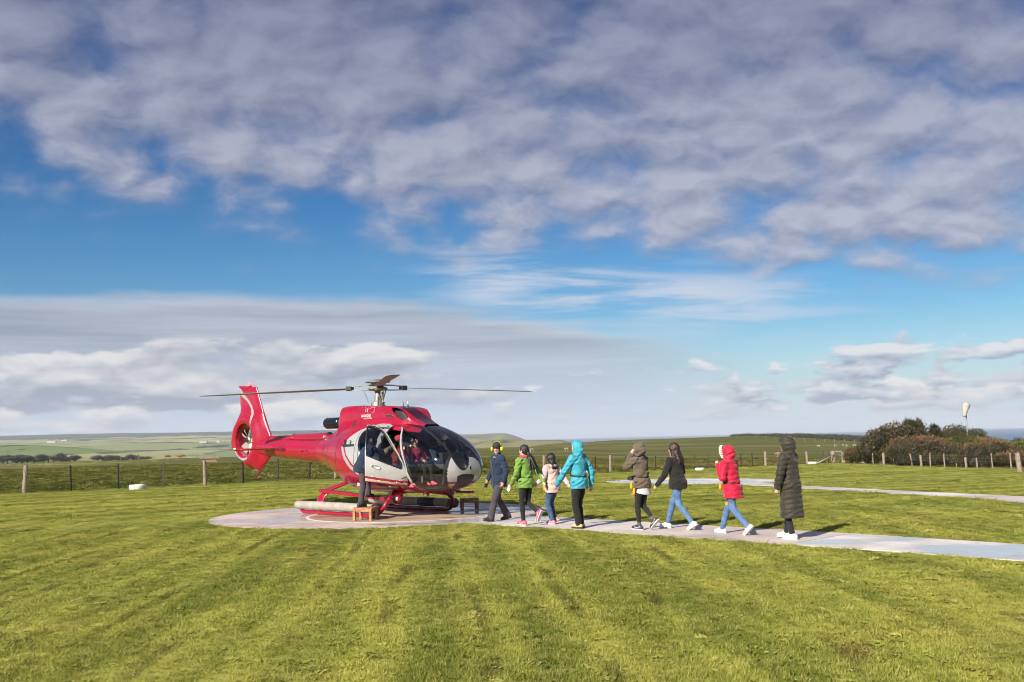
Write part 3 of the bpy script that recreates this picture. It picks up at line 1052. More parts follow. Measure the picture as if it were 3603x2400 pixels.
DOORP = rnd_poly([(1.35, 2.215), (1.35, 2.215), (1.35, 2.215), (1.55, 2.19), (1.80, 2.07), (2.03, 1.70), (2.27, 1.25), (2.34, 0.90), (2.31, 0.72), (2.31, 0.72), (1.35, 0.89), (1.35, 0.89), (1.35, 0.89)], 2)
DOORG = rnd_poly([(1.39, 2.165), (1.39, 2.165), (1.55, 2.14), (1.75, 2.03), (1.96, 1.70), (2.19, 1.27), (2.20, 1.18), (2.18, 1.17), (1.40, 1.50), (1.39, 1.52)], 2)
REARW = rnd_poly([(0.40, 1.95), (0.44, 2.06), (0.56, 2.10), (1.12, 2.12), (1.12, 2.12), (1.14, 1.55), (1.10, 1.50), (0.60, 1.56), (0.46, 1.68)], 2)
STRIPE = [(-0.24, 2.10), (-0.22, 1.90), (-0.17, 1.73), (-0.01, 1.49), (0.23, 1.28), (0.51, 1.14), (0.82, 1.07), (1.3, 1.03), (2.0, 0.91), (2.4, 0.87), (2.7, 0.855), (3.2, 0.845), (3.6, 0.84)]
UPPER = [(-0.30, 1.70), (-0.18, 1.80), (-0.05, 1.93), (0.2, 2.08), (0.45, 2.17), (0.8, 2.24), (1.2, 2.30), (1.3, 2.6)]

xs_ = np.concatenate([np.linspace(-2.3, -0.6, 60), np.arange(-0.58, 3.30, 0.016), 3.5 - 0.2 * (1 - np.linspace(0, 1, 26)[1:]) ** 1.6])
ph_ = np.linspace(0, 2 * np.pi, 481)[:-1]
HX, HP = np.meshgrid(xs_, ph_, indexing='ij')
HY, HZ = hull(np.minimum(HX, 3.4995), HP)
HV = np.stack([HX, HY, HZ], -1)
na, nb = HX.shape
fi, fj = np.meshgrid(np.arange(na - 1), np.arange(nb), indexing='ij')
fj2 = (fj + 1) % nb
HF = np.stack([fi * nb + fj, fi * nb + fj2, (fi + 1) * nb + fj2, (fi + 1) * nb + fj], -1).reshape(-1, 4)
HVf = HV.reshape(-1, 3)


def snap(curve, t, closed, thr, m_=None):
    '''pull skin vertices that lie close to a feature line onto it'''
    px, pz = HVf[:, 0].copy(), HVf[:, 2].copy()
    P = np.array(list(curve) + ([curve[0]] if closed else []), float)
    best = np.full(len(px), 1e9); qx, qz, sd_ = px.copy(), pz.copy(), np.zeros(len(px))
    for (ax, ay), (bx_, by_) in zip(P[:-1], P[1:]):
        ux, uy = bx_ - ax, by_ - ay
        tt = np.clip(((px - ax) * ux + (pz - ay) * uy) / (ux * ux + uy * uy + 1e-12), 0, 1)
        nx_, nz_ = ax + tt * ux, ay + tt * uy
        d = np.hypot(px - nx_, pz - nz_)
        k = d < best
        best = np.where(k, d, best); qx = np.where(k, nx_, qx); qz = np.where(k, nz_, qz)
        sd_ = np.where(k, np.sign(ux * (pz - ay) - uy * (px - ax)), sd_)
    s_ = best * sd_
    k = (np.abs(s_ - t) < thr) & (best > 1e-5) & (px > -0.5) & (px < 3.30)
    if m_ is not None: k &= m_
    f_ = (t - s_) / (best + 1e-9) * sd_
    nx_, nz_ = px + (px - qx) * f_, pz + (pz - qz) * f_
    zb, zt, w_, zm, e_ = hp(nx_)
    hz = np.where(nz_ > zm, zt - zm, zm - zb)
    r_ = np.abs((nz_ - zm) / hz)
    k &= r_ < 0.97
    y_ = w_ * np.clip(1 - r_ ** e_, 1e-6, 1) ** (1 / e_) * np.sign(HVf[:, 1] + 1e-9)
    HVf[k, 0], HVf[k, 1], HVf[k, 2] = nx_[k], y_[k], nz_[k]


rs_ = HVf[:, 1] < 0
snap(STRIPE, 0.0, False, 0.010)
snap(STRIPE, -0.055, False, 0.010)
snap(BUBBLE, 0.0, True, 0.009, rs_)
snap(DOORG, 0.0, True, 0.009)
snap(DOORP, 0.0, True, 0.009, rs_)
snap(REARW, 0.0, True, 0.009)
C = HVf[HF].mean(1)
cx, cy, cz = C.T
rightside = cy < 0
# classes
cls = np.zeros(len(HF), int)                      # 0 red
sd, ss_ = seg_dist(cx, cz, STRIPE)
sg = sd * ss_                                     # positive above the stripe line
ud, us = seg_dist(cx, cz, UPPER)
silver = (sg > 0) & (us < 0) & (cx > -0.35)
front = (cx > 1.25) & (sg > 0)
cls[silver | front] = 1
band = (cx > -0.33) & (us <= 0) | (cx > 1.25)
cls[(sg <= 0) & (sg > -0.055) & band] = 0
wide = np.interp(cx, [-0.3, 0.8, 1.6, 3.5], [0.10, 0.085, 0.05, 0.03])
cls[(sg <= -0.055) & (sg > -0.055 - wide) & band & (cx < 0.9)] = 3
cls[(sg <= -0.055) & (sg > -0.055 - wide) & band & (cx >= 0.9)] = 2
roofred = (cx > 1.1) & (np.abs(cy + 0.04) < np.interp(cx, [1.1, 2.2, 2.35], [0.30, 0.22, 0.20])) & (cz > 2.1)
cls[roofred] = 0
cls[(cx > 1.1) & (cz > 2.28)] = 0
gl = np.zeros(len(HF), int)
ctr = in_poly(cy, cz, CENTRE) & (cx > 2.14)
inb = np.where(rightside, in_poly(cx, cz, BUBBLE), in_poly(cx, cz, BUBBLE2))
bub = inb & ~((cx > 2.14) & in_poly(cy, cz, CENTRE))
cdist, _ = poly_dist(cy, cz, CENTRE)
bub &= ~((cx > 2.0) & (cdist < 0.035)) & ~roofred
bdist = np.where(rightside, poly_dist(cx, cz, BUBBLE)[0], poly_dist(cx, cz, BUBBLE2)[0])
rw = in_poly(cx, cz, REARW)
rdist, _ = poly_dist(cx, cz, REARW)
door = in_poly(cx, cz, DOORP) & rightside
dg = in_poly(cx, cz, DOORG)
ddist, _ = poly_dist(cx, cz, DOORP)
dgd, _ = poly_dist(cx, cz, DOORG)
seal = ((bdist < 0.045) & (cx > 1.9) & ~ctr) | ((cx > 2.14) & (cdist < 0.030)) | ((rdist < 0.022) & ~rw)
seal |= (inb | ctr) & (cdist < 0.05) & (cx > 2.0)
cls[seal & ~roofred] = 4
# silver pillar between door and bubble
cls[(ddist < 0.05) & ~door & rightside & (cx > 1.6) & (cz > 0.8) & ~inb] = 1
# port side: closed doors with glass
port_glass = dg & ~rightside
cls[(dgd < 0.02) & ~rightside & ~dg] = 4
dk = in_poly(cy, cz, CHIN) & (cx > 3.0)
chd, _ = poly_dist(cy, cz, CHIN)
cls[dk] = 5
cls[(chd < 0.018) & (cx > 3.0)] = 4
lines = (np.abs(cx - 0.33) < 0.006) & (cz < 2.08) & (cz > 1.0) | (np.abs(cx - 0.48) < 0.006) & (cz < 1.9) & (cz > 0.7) | (np.abs(cx + 0.2) < 0.007) & (cz < 1.0)
lines |= ((np.abs(cx + 0.62) < 0.008) | (np.abs(cx + 1.30) < 0.010)) & (cz < 2.0) | (np.abs(cz - 1.10) < 0.006) & (cx < -0.2) & (cx > -1.3) | (np.abs(cz - 1.93) < 0.006) & (cx < 0.48) & (cx > 0.33)
lines |= (np.abs(cz - 0.80) < 0.005) & (cx > -0.2) & (cx < 1.3) | (np.abs(cx - 1.3) < 0.006) & (cz < 0.88) & (cz > 0.6)
cls[lines & ~rw] = 5

glass_parts = {"windscreen": ctr, "bubble_window": bub & rightside, "bubble_window.b": bub & ~rightside, "rear_window": rw & rightside, "rear_window.b": rw & ~rightside, "door_window": port_glass}
glass_any = ctr | bub | rw | port_glass
HMATS = [RED, SILVER, CREAM, GREYST, SEAL, DARK]


def sub_mesh(name, mask, mats, mi=None, V=HVf, offset=0.0, origin=None, parent=heli):
    f = HF[mask]
    u, inv = np.unique(f, return_inverse=True)
    v = V[u]
    if origin is not None: v = v - np.array(origin)
    me = mesh_np(name, v, inv.reshape(-1, 4), mats, True, None if mi is None else mi[mask])
    return obj(name, me, parent)


body_mask = ~glass_any & ~door
fus = sub_mesh("fuselage", body_mask, HMATS, cls)
for nm, mk in glass_parts.items():
    sub_mesh(nm.split('.')[0], mk, GLASS)
# inner skin so that the cabin reads dark inside
VN = HVf.copy()
cen = np.stack([HX, np.zeros_like(HX), np.full_like(HX, 1.35)], -1).reshape(-1, 3)
dv = cen - VN
VN = VN + dv / (np.linalg.norm(dv, axis=1)[:, None] + 1e-6) * 0.03
sub_mesh("cabin_liner", body_mask & (cx > -0.6) & (cx < 3.44), LINER, V=VN)

# open front door, swung out on its front hinge
HINGE = (2.30, -0.93, 0.0)
dr = empty("front_door", HINGE, R(46), heli)
dm = door & ~dg
dcls = np.where(dgd < 0.03, 4, cls)
dp = sub_mesh("door_panel", dm, HMATS, dcls, origin=HINGE, parent=dr)
dw = sub_mesh("door_window", door & dg, GLASSD, origin=HINGE, parent=dr)
sol = dp.modifiers.new("thick", 'SOLIDIFY')
sol.thickness = 0.035
sol.offset = -1
hd = MB()
aa = np.linspace(0, 2 * np.pi, 28, endpoint=False)
hc = np.array([1.60 - HINGE[0], 0, 1.22])
yh_, zh_ = hull(np.array([1.60]), np.array([np.pi + 0.02]))
for r_, dy_ in ((1.0, -0.006), (0.86, -0.012), (0.80, 0.002)):
    pass
rg = [np.stack([hc[0] + np.cos(aa) * 0.115 * k + np.sin(aa) * 0.0, np.full(28, -1.012 - HINGE[1] - e), hc[2] + np.sin(aa) * 0.042 * k - np.cos(aa) * 0.03 * k], 1) for k, e in ((1.05, -0.01), (1.0, 0.010), (0.84, 0.012), (0.80, 0.0), (0.2, 0.002))]
hd.loft(rg)
hd.build("handle", STEEL, dr, True)
MB().tube([(0.0, 0.02, 0.98), (-0.10, -0.05, 0.93)], 0.013, 8).build("door_stay", DARK, dr)

# interior
fl = []
for x_ in np.linspace(-0.55, 3.25, 24):
    zb, zt, w_, zm, e_ = [float(v[0]) for v in hp(np.array([x_]))]
    zf = 0.72 if x_ < 2.2 else 0.72 + (x_ - 2.2) * 0.10
    yw = w_ * (1 - min(0.999, abs((zf - zm) / (zm - zb))) ** e_) ** (1 / e_) * 0.97
    fl.append([(x_, -yw, zf), (x_, yw, zf)])
V_ = np.array(fl).reshape(-1, 3)
q_ = np.arange(23) * 2
obj("cabin_floor", mesh_np("cabin_floor", V_, np.stack([q_, q_ + 2, q_ + 3, q_ + 1], 1), LINER, False), heli)
aa = np.linspace(0, 2 * np.pi, 40, endpoint=False)
yb, zb_ = hull(np.full(40, -0.55), aa)
MB().loft([np.stack([np.full(40, -0.56), yb * 0.98, 1.37 + (zb_ - 1.37) * 0.98], 1), np.stack([np.full(40, -0.52), yb * 0.97, 1.37 + (zb_ - 1.37) * 0.97], 1)]).build("bulkhead", LINER, heli)
for (sx, sy) in ((1.28, -0.62), (1.28, -0.12), (1.28, 0.55), (0.22, -0.68), (0.22, -0.23), (0.22, 0.23), (0.22, 0.68)):
    st = MB()
    st.box((sx + 0.22, sy, 1.03), (0.44, 0.42, 0.14))
    st.box((sx - 0.02, sy, 1.42), (0.12, 0.42, 0.74), rot=Matrix.Rotation(R(-10), 3, 'Y'))
    st.box((sx - 0.08, sy, 1.86), (0.09, 0.26, 0.18))
    so = st.build("seat", LEATHER, heli, True, bevel=0.03)
    MB().box((sx + 0.2, sy, 0.84), (0.34, 0.34, 0.24)).build("seat_base", SEATB, so)
cons = MB().box((2.72, 0.18, 1.02), (0.30, 0.55, 0.62), taper=0.8).box((2.62, 0.20, 1.40), (0.12, 0.70, 0.22)).build("instrument_console", DARK, heli, bevel=0.02)
MB().tube([(2.3, 0.5, 0.75), (2.15, 0.5, 1.1), (2.1, 0.5, 1.25)], 0.018, 8).build("control_stick", DARK, heli)

# tail boom
xb = np.linspace(-5.9, -2.25, 40)
rings_ = []
for x_ in xb:
    y_, z_ = hull(np.full(40, x_), np.linspace(0, 2 * np.pi, 41)[:-1])
    rings_.append(np.stack([np.full(40, x_), y_, z_], 1))
boom = MB().loft(rings_).build("tail_boom", RED, heli, True)
for x_, k in ((-2.32, 1.004), (-4.1, 1.006)):
    y_, z_ = hull(np.full(40, x_), np.linspace(0, 2 * np.pi, 41)[:-1])
    zm = float(hp(np.array([x_]))[3][0])
    rr_ = [np.stack([np.full(40, x_ + d_), y_ * k, zm + (z_ - zm) * k], 1) for d_ in (-0.006, 0.006)]
    MB().loft(rr_, cap=False).build("panel_joint", DARK, boom)
# drive shaft cover on top of the boom
def half_pipe(x0, x1, r0_, r1_, z0, z1):
    a = np.linspace(-0.25, math.pi + 0.25, 15)
    rg_ = []
    for t in np.linspace(0, 1, 12):
        r_ = r0_ + (r1_ - r0_) * t
        rg_.append(np.stack([np.full(15, x0 + (x1 - x0) * t), np.cos(a) * r_, z0 + (z1 - z0) * t + np.sin(a) * r_], 1))
    return MB().loft(rg_)
half_pipe(-5.3, -1.7, 0.10, 0.13, 1.955, 1.90).build("shaft_cover", RED, heli, True)
hp2 = half_pipe(-3.95, -2.2, 0.125, 0.165, 1.945, 1.925).build("cooling_fairing", RED, heli, True)
half_pipe(-2.22, -2.19, 0.16, 0.172, 1.925, 1.925).build("fairing_lip", DARK, hp2, True)
half_pipe(-3.97, -3.9, 0.128, 0.128, 1.945, 1.945).build("fairing_lip", RED, hp2, True)
MB().box((-3.1, -0.135, 1.90), (1.7, 0.012, 0.012), rz=-0.025).build("panel_joint", DARK, hp2)

# engine cowling
CW = np.array([[-2.05, .13, 1.98], [-1.75, .22, 2.06], [-1.45, .31, 2.17], [-1.28, .37, 2.32], [-1.20, .405, 2.54], [-1.16, .42, 2.66], [-1.10, .43, 2.725], [-0.7, .445, 2.745], [0.0, .46, 2.725], [0.7, .465, 2.69], [1.20, .46, 2.655],
               [1.42, .45, 2.62], [1.55, .43, 2.55], [1.66, .40, 2.44], [1.76, .37, 2.35], [1.92, .33, 2.27], [2.15, .25, 2.19]])
cxs = np.concatenate([np.linspace(-2.05, -1.0, 50), np.arange(-0.985, 2.15, 0.018)])
cw_, ct_ = pchip(CW[:, 0], CW[:, 1], cxs), pchip(CW[:, 0], CW[:, 2], cxs)
zbot = np.interp(cxs, [-2.05, -1.4, -0.8, 0.0, 1.0, 2.1], [1.80, 1.85, 2.0, 2.12, 2.12, 2.0])
u_ = np.linspace(0, 1, 97)
rings_ = []
for x_, w_, t_, b_ in zip(cxs, cw_, ct_, zbot):
    h_ = t_ - b_
    # side, rounded shoulder, top
    a = (u_ - 0.5) * math.pi
    e_ = 8.0
    yy = np.sign(np.sin(a)) * np.abs(np.sin(a)) ** (2 / e_) * w_
    zz_ = b_ + np.abs(np.cos(a)) ** (2 / e_) * h_
    flare = np.clip((b_ + 0.22 - zz_) / 0.22, 0, 1) ** 2 * 0.16
    yy = yy * (1 + flare / max(w_, 0.1) * 0.8) * (1 - 0.10 * np.clip((zz_ - b_) / h_, 0, 1))
    rings_.append(np.stack([np.full(97, x_), yy, zz_], 1))
CV = np.array(rings_)
n1_, n2_ = CV.shape[:2]
i_, j_ = np.meshgrid(np.arange(n1_ - 1), np.arange(n2_ - 1), indexing='ij')
k_ = (i_ * n2_ + j_).ravel()
CF = np.stack([k_, k_ + n2_, k_ + n2_ + 1, k_ + 1], 1)
CVf = CV.reshape(-1, 3)
cc_ = CVf[CF].mean(1)
INTK = rnd_poly([(1.08, 2.635), (1.44, 2.60), (1.60, 2.47), (1.70, 2.33), (1.45, 2.31), (1.28, 2.42)], 1)
ik = in_poly(cc_[:, 0], cc_[:, 2], INTK)
nac = in_poly(cc_[:, 0], cc_[:, 2], [(0.90, 2.50), (0.93, 2.40), (1.22, 2.375), (1.24, 2.40)]) & (cc_[:, 1] < 0)
ln_ = ((np.abs(cc_[:, 0] + 0.27) < 0.008) | (np.abs(cc_[:, 0] - 0.66) < 0.008)) & (cc_[:, 2] > 2.29) | (np.abs(cc_[:, 2] - 2.29) < 0.006) & (cc_[:, 0] > -0.27) & (cc_[:, 0] < 0.66)
hole = in_poly((cc_[:, 0] + 0.38) / 0.055, (cc_[:, 2] - 2.17) / 0.055, [(math.cos(t), math.sin(t)) for t in np.linspace(0, 6.28, 16)[:-1]])
cmi = np.where(nac | hole | ln_, 1, 0)
cowl = obj("engine_cowling", mesh_np("engine_cowling", CVf, CF[~ik], [RED, DARK], True, cmi[~ik]), heli)
# recessed air intakes
for sgn in (-1, 1):
    mk = ik & (np.sign(cc_[:, 1]) == sgn)
    f = CF[mk]
    u, inv = np.unique(f, return_inverse=True)
    v = CVf[u].copy()
    v[:, 1] -= sgn * 0.10
    v[:, 0] -= 0.05
    obj("air_intake", mesh_np("air_intake", v, inv.reshape(-1, 4), DARK, True), cowl)
    # walls of the recess
    P2 = np.array(INTK)
    yo = np.interp(P2[:, 0], CW[:, 0], CW[:, 1]) * 0.955 * sgn
    a = np.stack([P2[:, 0], yo * 0.98, P2[:, 1]], 1)
    b = np.stack([P2[:, 0] - 0.05, yo - sgn * 0.14, P2[:, 1]], 1)
    MB().loft([a, b], cap=False).build("intake_lip", RED, cowl, True)
# exhaust
ex = MB()
ex.lathe([(0.10, -1.45), (0.125, -1.6), (0.135, -1.72)], (0, 0, 0), 24, 'x')
exo = ex.build("exhaust_collar", DARK, heli, True, loc=(0, 0, 2.32))
e2 = MB()
e2.lathe([(0.145, -1.62), (0.150, -1.75), (0.152, -2.26), (0.146, -2.28), (0.13, -2.26), (0.12, -1.8)], (0, 0, 0), 28, 'x')
e2.build("exhaust_pipe", mat("exhaust_steel", (0.035, 0.04, 0.05), 0.25, metal=0.8), heli, True, loc=(0, 0, 2.33))

# fin with shrouded tail rotor
FIN = [(-7.03, 3.61), (-5.99, 3.53), (-5.72, 3.0), (-5.45, 2.50), (-5.14, 2.0), (-5.02, 1.72), (-5.16, 1.48), (-5.38, 1.30), (-5.60, 1.16), (-5.85, 1.02), (-6.10, 1.08), (-6.15, 1.12), (-6.19, 1.07), (-6.44, 1.10), (-6.49, 1.24),
       (-6.73, 1.33), (-6.9, 1.44), (-7.12, 1.61), (-7.28, 1.75), (-7.37, 1.95), (-7.33, 2.12), (-7.22, 2.28), (-7.05, 2.44), (-6.93, 2.55), (-6.88, 2.66), (-6.90, 2.72)]
DC, DR = (-6.40, 1.945), 0.50


def fin_half(px, pz):
    """half thickness of the fin"""
    P = np.array(FIN + [FIN[0]])
    d, _ = seg_dist(px, pz, P.tolist())
    base = 0.060 + 0.012 * np.clip((pz - 2.2), 0, 1.5) * 0
    t = base * np.sqrt(np.clip(d / 0.16, 0, 1))
    rd = np.hypot(px - DC[0], pz - DC[1])
    shroud = 0.165 * np.exp(-((rd - 0.62) / 0.26) ** 2) * np.clip(d / 0.10, 0, 1) ** 0.6
    step = 0.012 * sstep(2.76, 2.70, pz) * np.clip(d / 0.05, 0, 1)
    return t + shroud + step + 0.004


gx = np.arange(-7.42, -4.98, 0.016)
gz = np.arange(0.98, 3.66, 0.016)
FXg, FZg = np.meshgrid(gx, gz, indexing='ij')
# snap the grid border onto the outline
inside_f = in_poly(FXg, FZg, FIN)
hole_f = np.hypot(FXg - DC[0], FZg - DC[1]) < DR
use = inside_f & ~hole_f
# cells with any corner inside; push the outside corners to the outline
ci, cj = np.meshgrid(np.arange(len(gx) - 1), np.arange(len(gz) - 1), indexing='ij')
def cell_any(m_): return m_[:-1, :-1] | m_[1:, :-1] | m_[1:, 1:] | m_[:-1, 1:]
cells = cell_any(use)
PX, PZ = FXg.copy(), FZg.copy()
outp = ~inside_f
P = np.array(FIN + [FIN[0]])
best = np.full(PX.shape, 1e9); bx, bz = PX.copy(), PZ.copy()
for (ax, ay), (bx2, by2) in zip(P[:-1], P[1:]):
    ux, uy = bx2 - ax, by2 - ay
    t = np.clip(((PX - ax) * ux + (PZ - ay) * uy) / (ux * ux + uy * uy), 0, 1)
    d = np.hypot(PX - ax - t * ux, PZ - ay - t * uy)
    k = d < best
    best = np.where(k, d, best); bx = np.where(k, ax + t * ux, bx); bz = np.where(k, ay + t * uy, bz)
PX = np.where(outp, bx, PX); PZ = np.where(outp, bz, PZ)
rr = np.hypot(PX - DC[0], PZ - DC[1]) + 1e-9
inh = rr < DR
PX = np.where(inh, DC[0] + (PX - DC[0]) * DR / rr, PX); PZ = np.where(inh, DC[1] + (PZ - DC[1]) * DR / rr, PZ)
TH = fin_half(PX, PZ)
N = PX.size
idx = np.arange(N).reshape(PX.shape)
cq = np.stack([idx[:-1, :-1], idx[1:, :-1], idx[1:, 1:], idx[:-1, 1:]], -1)[cells]
Vr = np.stack([PX, -TH, PZ], -1).reshape(-1, 3)
Vl = np.stack([PX, TH, PZ], -1).reshape(-1, 3)
qr, ql = cq, cq[:, ::-1] + N
Vf_ = np.concatenate([Vr, Vl])
Ff_ = np.concatenate([qr, ql])
fc = Vf_[Ff_].mean(1)
GSTR = [(-7.02, 3.57), (-6.80, 3.48), (-6.66, 3.36), (-6.42, 3.20), (-6.19, 3.01), (-6.05, 2.85), (-5.95, 2.70), (-5.955, 2.45), (-5.965, 2.10), (-5.985, 2.10), (-6.0, 2.45), (-6.05, 2.70), (-6.19, 2.90), (-6.42, 3.09), (-6.62, 3.20), (-6.85, 3.31), (-7.02, 3.39)]
low = (np.abs(np.hypot(fc[:, 0] - DC[0], fc[:, 2] - DC[1]) - 0.575) < 0.035) & (fc[:, 2] < 1.62) & (fc[:, 0] < -6.15)
seam = ((np.abs(fc[:, 2] - 2.715) < 0.010) & (fc[:, 0] < -6.1)) | ((np.abs(fc[:, 2] - (3.34 - (fc[:, 0] + 6.4) * 0.02)) < 0.008) & (fc[:, 0] > -6.75))
fmi = np.where(in_poly(fc[:, 0], fc[:, 2], GSTR) | low, 1, np.where(seam, 2, 0))
u, inv = np.unique(Ff_, return_inverse=True)
fin = obj("tail_fin", mesh_np("tail_fin", Vf_[u], inv.reshape(-1, 4), [RED, GREYST, mat("red_seam", (0.22, 0.01, 0.015), 0.5)], True, fmi), heli)
# edge strip
Pe = np.array(FIN)
te = np.full(len(Pe), 0.005)
MB().loft([np.stack([Pe[:, 0], -te, Pe[:, 1]], 1), np.stack([Pe[:, 0], te, Pe[:, 1]], 1)], cap=False).build("fin_edge", RED, fin)
# duct wall
aa = np.linspace(0, 2 * np.pi, 48, endpoint=False)
wx, wz = DC[0] + np.cos(aa) * DR, DC[1] + np.sin(aa) * DR
th_ = fin_half(wx, wz)
dk_ = [np.stack([wx, k * th_, wz], 1) for k in (-1.0, -0.8, -0.3, 0.3, 0.8, 1.0)]
for r_, k in ((0.97, 1), (0.97, 4), (0.955, 2), (0.955, 3)):
    dk_[k][:, 0] = DC[0] + (dk_[k][:, 0] - DC[0]) * r_
    dk_[k][:, 2] = DC[1] + (dk_[k][:, 2] - DC[1]) * r_
MB().loft(dk_, cap=False).build("fan_duct", RED, fin, True)
fan = MB().lathe([(0.02, -0.09), (0.09, -0.08), (0.115, -0.04), (0.115, 0.06), (0.02, 0.09)], (DC[0], 0, DC[1]), 24, 'y').build("fan_hub", STEEL, fin, True)
MB().lathe([(0.02, -0.095), (0.07, -0.092), (0.075, -0.06)], (DC[0], 0, DC[1]), 20, 'y').build("hub_cap", DARK, fan, True)
FBL = mat("fan_blade_grey", (0.36, 0.35, 0.31), 0.45)
for k in range(10):
    t = 2 * math.pi * k / 10 + (0.18 if k % 2 else -0.08) + 0.35
    rd, tn = np.array([math.cos(t), 0, math.sin(t)]), np.array([-math.sin(t), 0, math.cos(t)])
    o_ = np.array([DC[0], 0.0, DC[1]])
    rgs = []
    for r_, ch, tw in ((0.09, 0.055, 0.9), (0.2, 0.075, 0.75), (0.35, 0.085, 0.6), (0.465, 0.09, 0.5)):
        ax_ = tn * math.cos(tw) + np.array([0, 1, 0]) * math.sin(tw)
        nn_ = np.cross(rd, ax_)
        rgs.append(np.array([o_ + rd * r_ + ax_ * ch * s1 + nn_ * s2 for s1, s2 in ((-0.8, 0), (0, 0.010), (0.8, 0.002), (0.8, -0.002), (0, -0.006))]))
    MB().loft(rgs).build("fan_blade", FBL, fin)
for s1 in (-1,):
    MB().tube([(DC[0] - 0.46, 0.07, DC[1] + 0.02), (DC[0] + 0.46, 0.07, DC[1] - 0.03)], 0.022, 8).build("fan_stay", DARK, fin)
# tailplane
def wing(name, x0, x1, ys, zc, t, parent, m_, dih=0.0):
    rg_ = []
    for y_ in ys:
        k = 1.0
        c_ = []
        for a in np.linspace(0, 2 * np.pi, 20, endpoint=False):
            u = 0.5 - 0.5 * math.cos(a)
            c_.append((x1 + (x0 - x1) * u, y_, zc + dih * abs(y_) + t * math.sin(a) * (1 - u) ** 0.5 * 1.2))
        rg_.append(np.array(c_))
    return MB().loft(rg_).build(name, m_, parent, True)
tp = wing("tailplane", -5.15, -4.55, np.linspace(-1.30, 1.30, 9), 1.67, 0.035, heli, RED)
for sgn, lc in ((-1, (0.1, 1.0, 0.25)), (1, (1.0, 0.06, 0.05))):
    MB().loft([np.array([(-4.62 - 0.0, sgn * 1.30, 1.66), (-5.1, sgn * 1.30, 1.66), (-5.1, sgn * 1.30, 1.69), (-4.62, sgn * 1.30, 1.70)]), np.array([(-4.85, sgn * 1.44, 1.675), (-5.08, sgn * 1.44, 1.675), (-5.08, sgn * 1.44, 1.685), (-4.85, sgn * 1.44, 1.685)])]).build("wing_tip", RED, tp)
    MB().sphere((-4.86, sgn * 1.36, 1.695), (0.035, 0.03, 0.022), 10).build("navigation_light", lamp_mat("navigation_lamp", lc, 2.5), tp, True)
MB().tube([(-5.55, 0, 1.22), (-5.80, 0, 1.02), (-6.08, 0, 0.81)], 0.045, 8, flat=(0, 1, 0, 0.4)).build("tail_skid", mat("tail_skid_red", (0.10, 0.01, 0.015), 0.5), heli)
bl = MB().lathe([(0.055, 0), (0.06, 0.03), (0.03, 0.035)], (-6.38, 0, 3.545), 14).build("beacon_base", RED, fin, True)
MB().lathe([(0.045, 0.0), (0.050, 0.04), (0.045, 0.085), (0.015, 0.10)], (-6.38, 0, 3.58), 14).build("beacon_lamp", lamp_mat("beacon_red", (1.0, 0.06, 0.05), 2.6), fin, True)
MB().tube([(-3.05, 0, 1.29), (-3.32, 0, 0.82)], 0.010, 6).build("whip_antenna", DARK, boom)
for x_ in (-2.75, -3.0):
    MB().tube([(x_ - 0.16, -0.335, 1.60), (x_, -0.355, 1.605)], 0.008, 6).sphere((x_, -0.345, 1.60), 0.022, 8).build("boom_antenna", DARK, boom)

# rotor
mast = MB().lathe([(0.20, 2.68), (0.21, 2.72), (0.16, 2.76), (0.19, 2.80), (0.10, 2.84), (0.085, 2.88), (0.095, 2.95), (0.07, 2.99), (0.075, 3.16)], (0, 0, 0), 24).build("rotor_mast", GREYM, heli, True)
hub = MB().lathe([(0.08, 3.09), (0.24, 3.14), (0.26, 3.17), (0.21, 3.20), (0.11, 3.22), (0.13, 3.25)], (0, 0, 0), 28).build("rotor_hub", mat("hub_olive", (0.19, 0.19, 0.14), 0.5, var=0.2), heli, True)
MB().lathe([(0.16, 3.25), (0.17, 3.30), (0.31, 3.315), (0.335, 3.33), (0.30, 3.345), (0.12, 3.375), (0.07, 3.40), (0.03, 3.405)], (0, 0, 0), 32).build("hub_dome", GREYM, hub, True)
MB().tube([(0.12, -0.02, 2.82), (0.25, -0.05, 2.93), (0.30, -0.08, 3.06)], 0.022, 8).build("scissor_link", GREYM, mast)
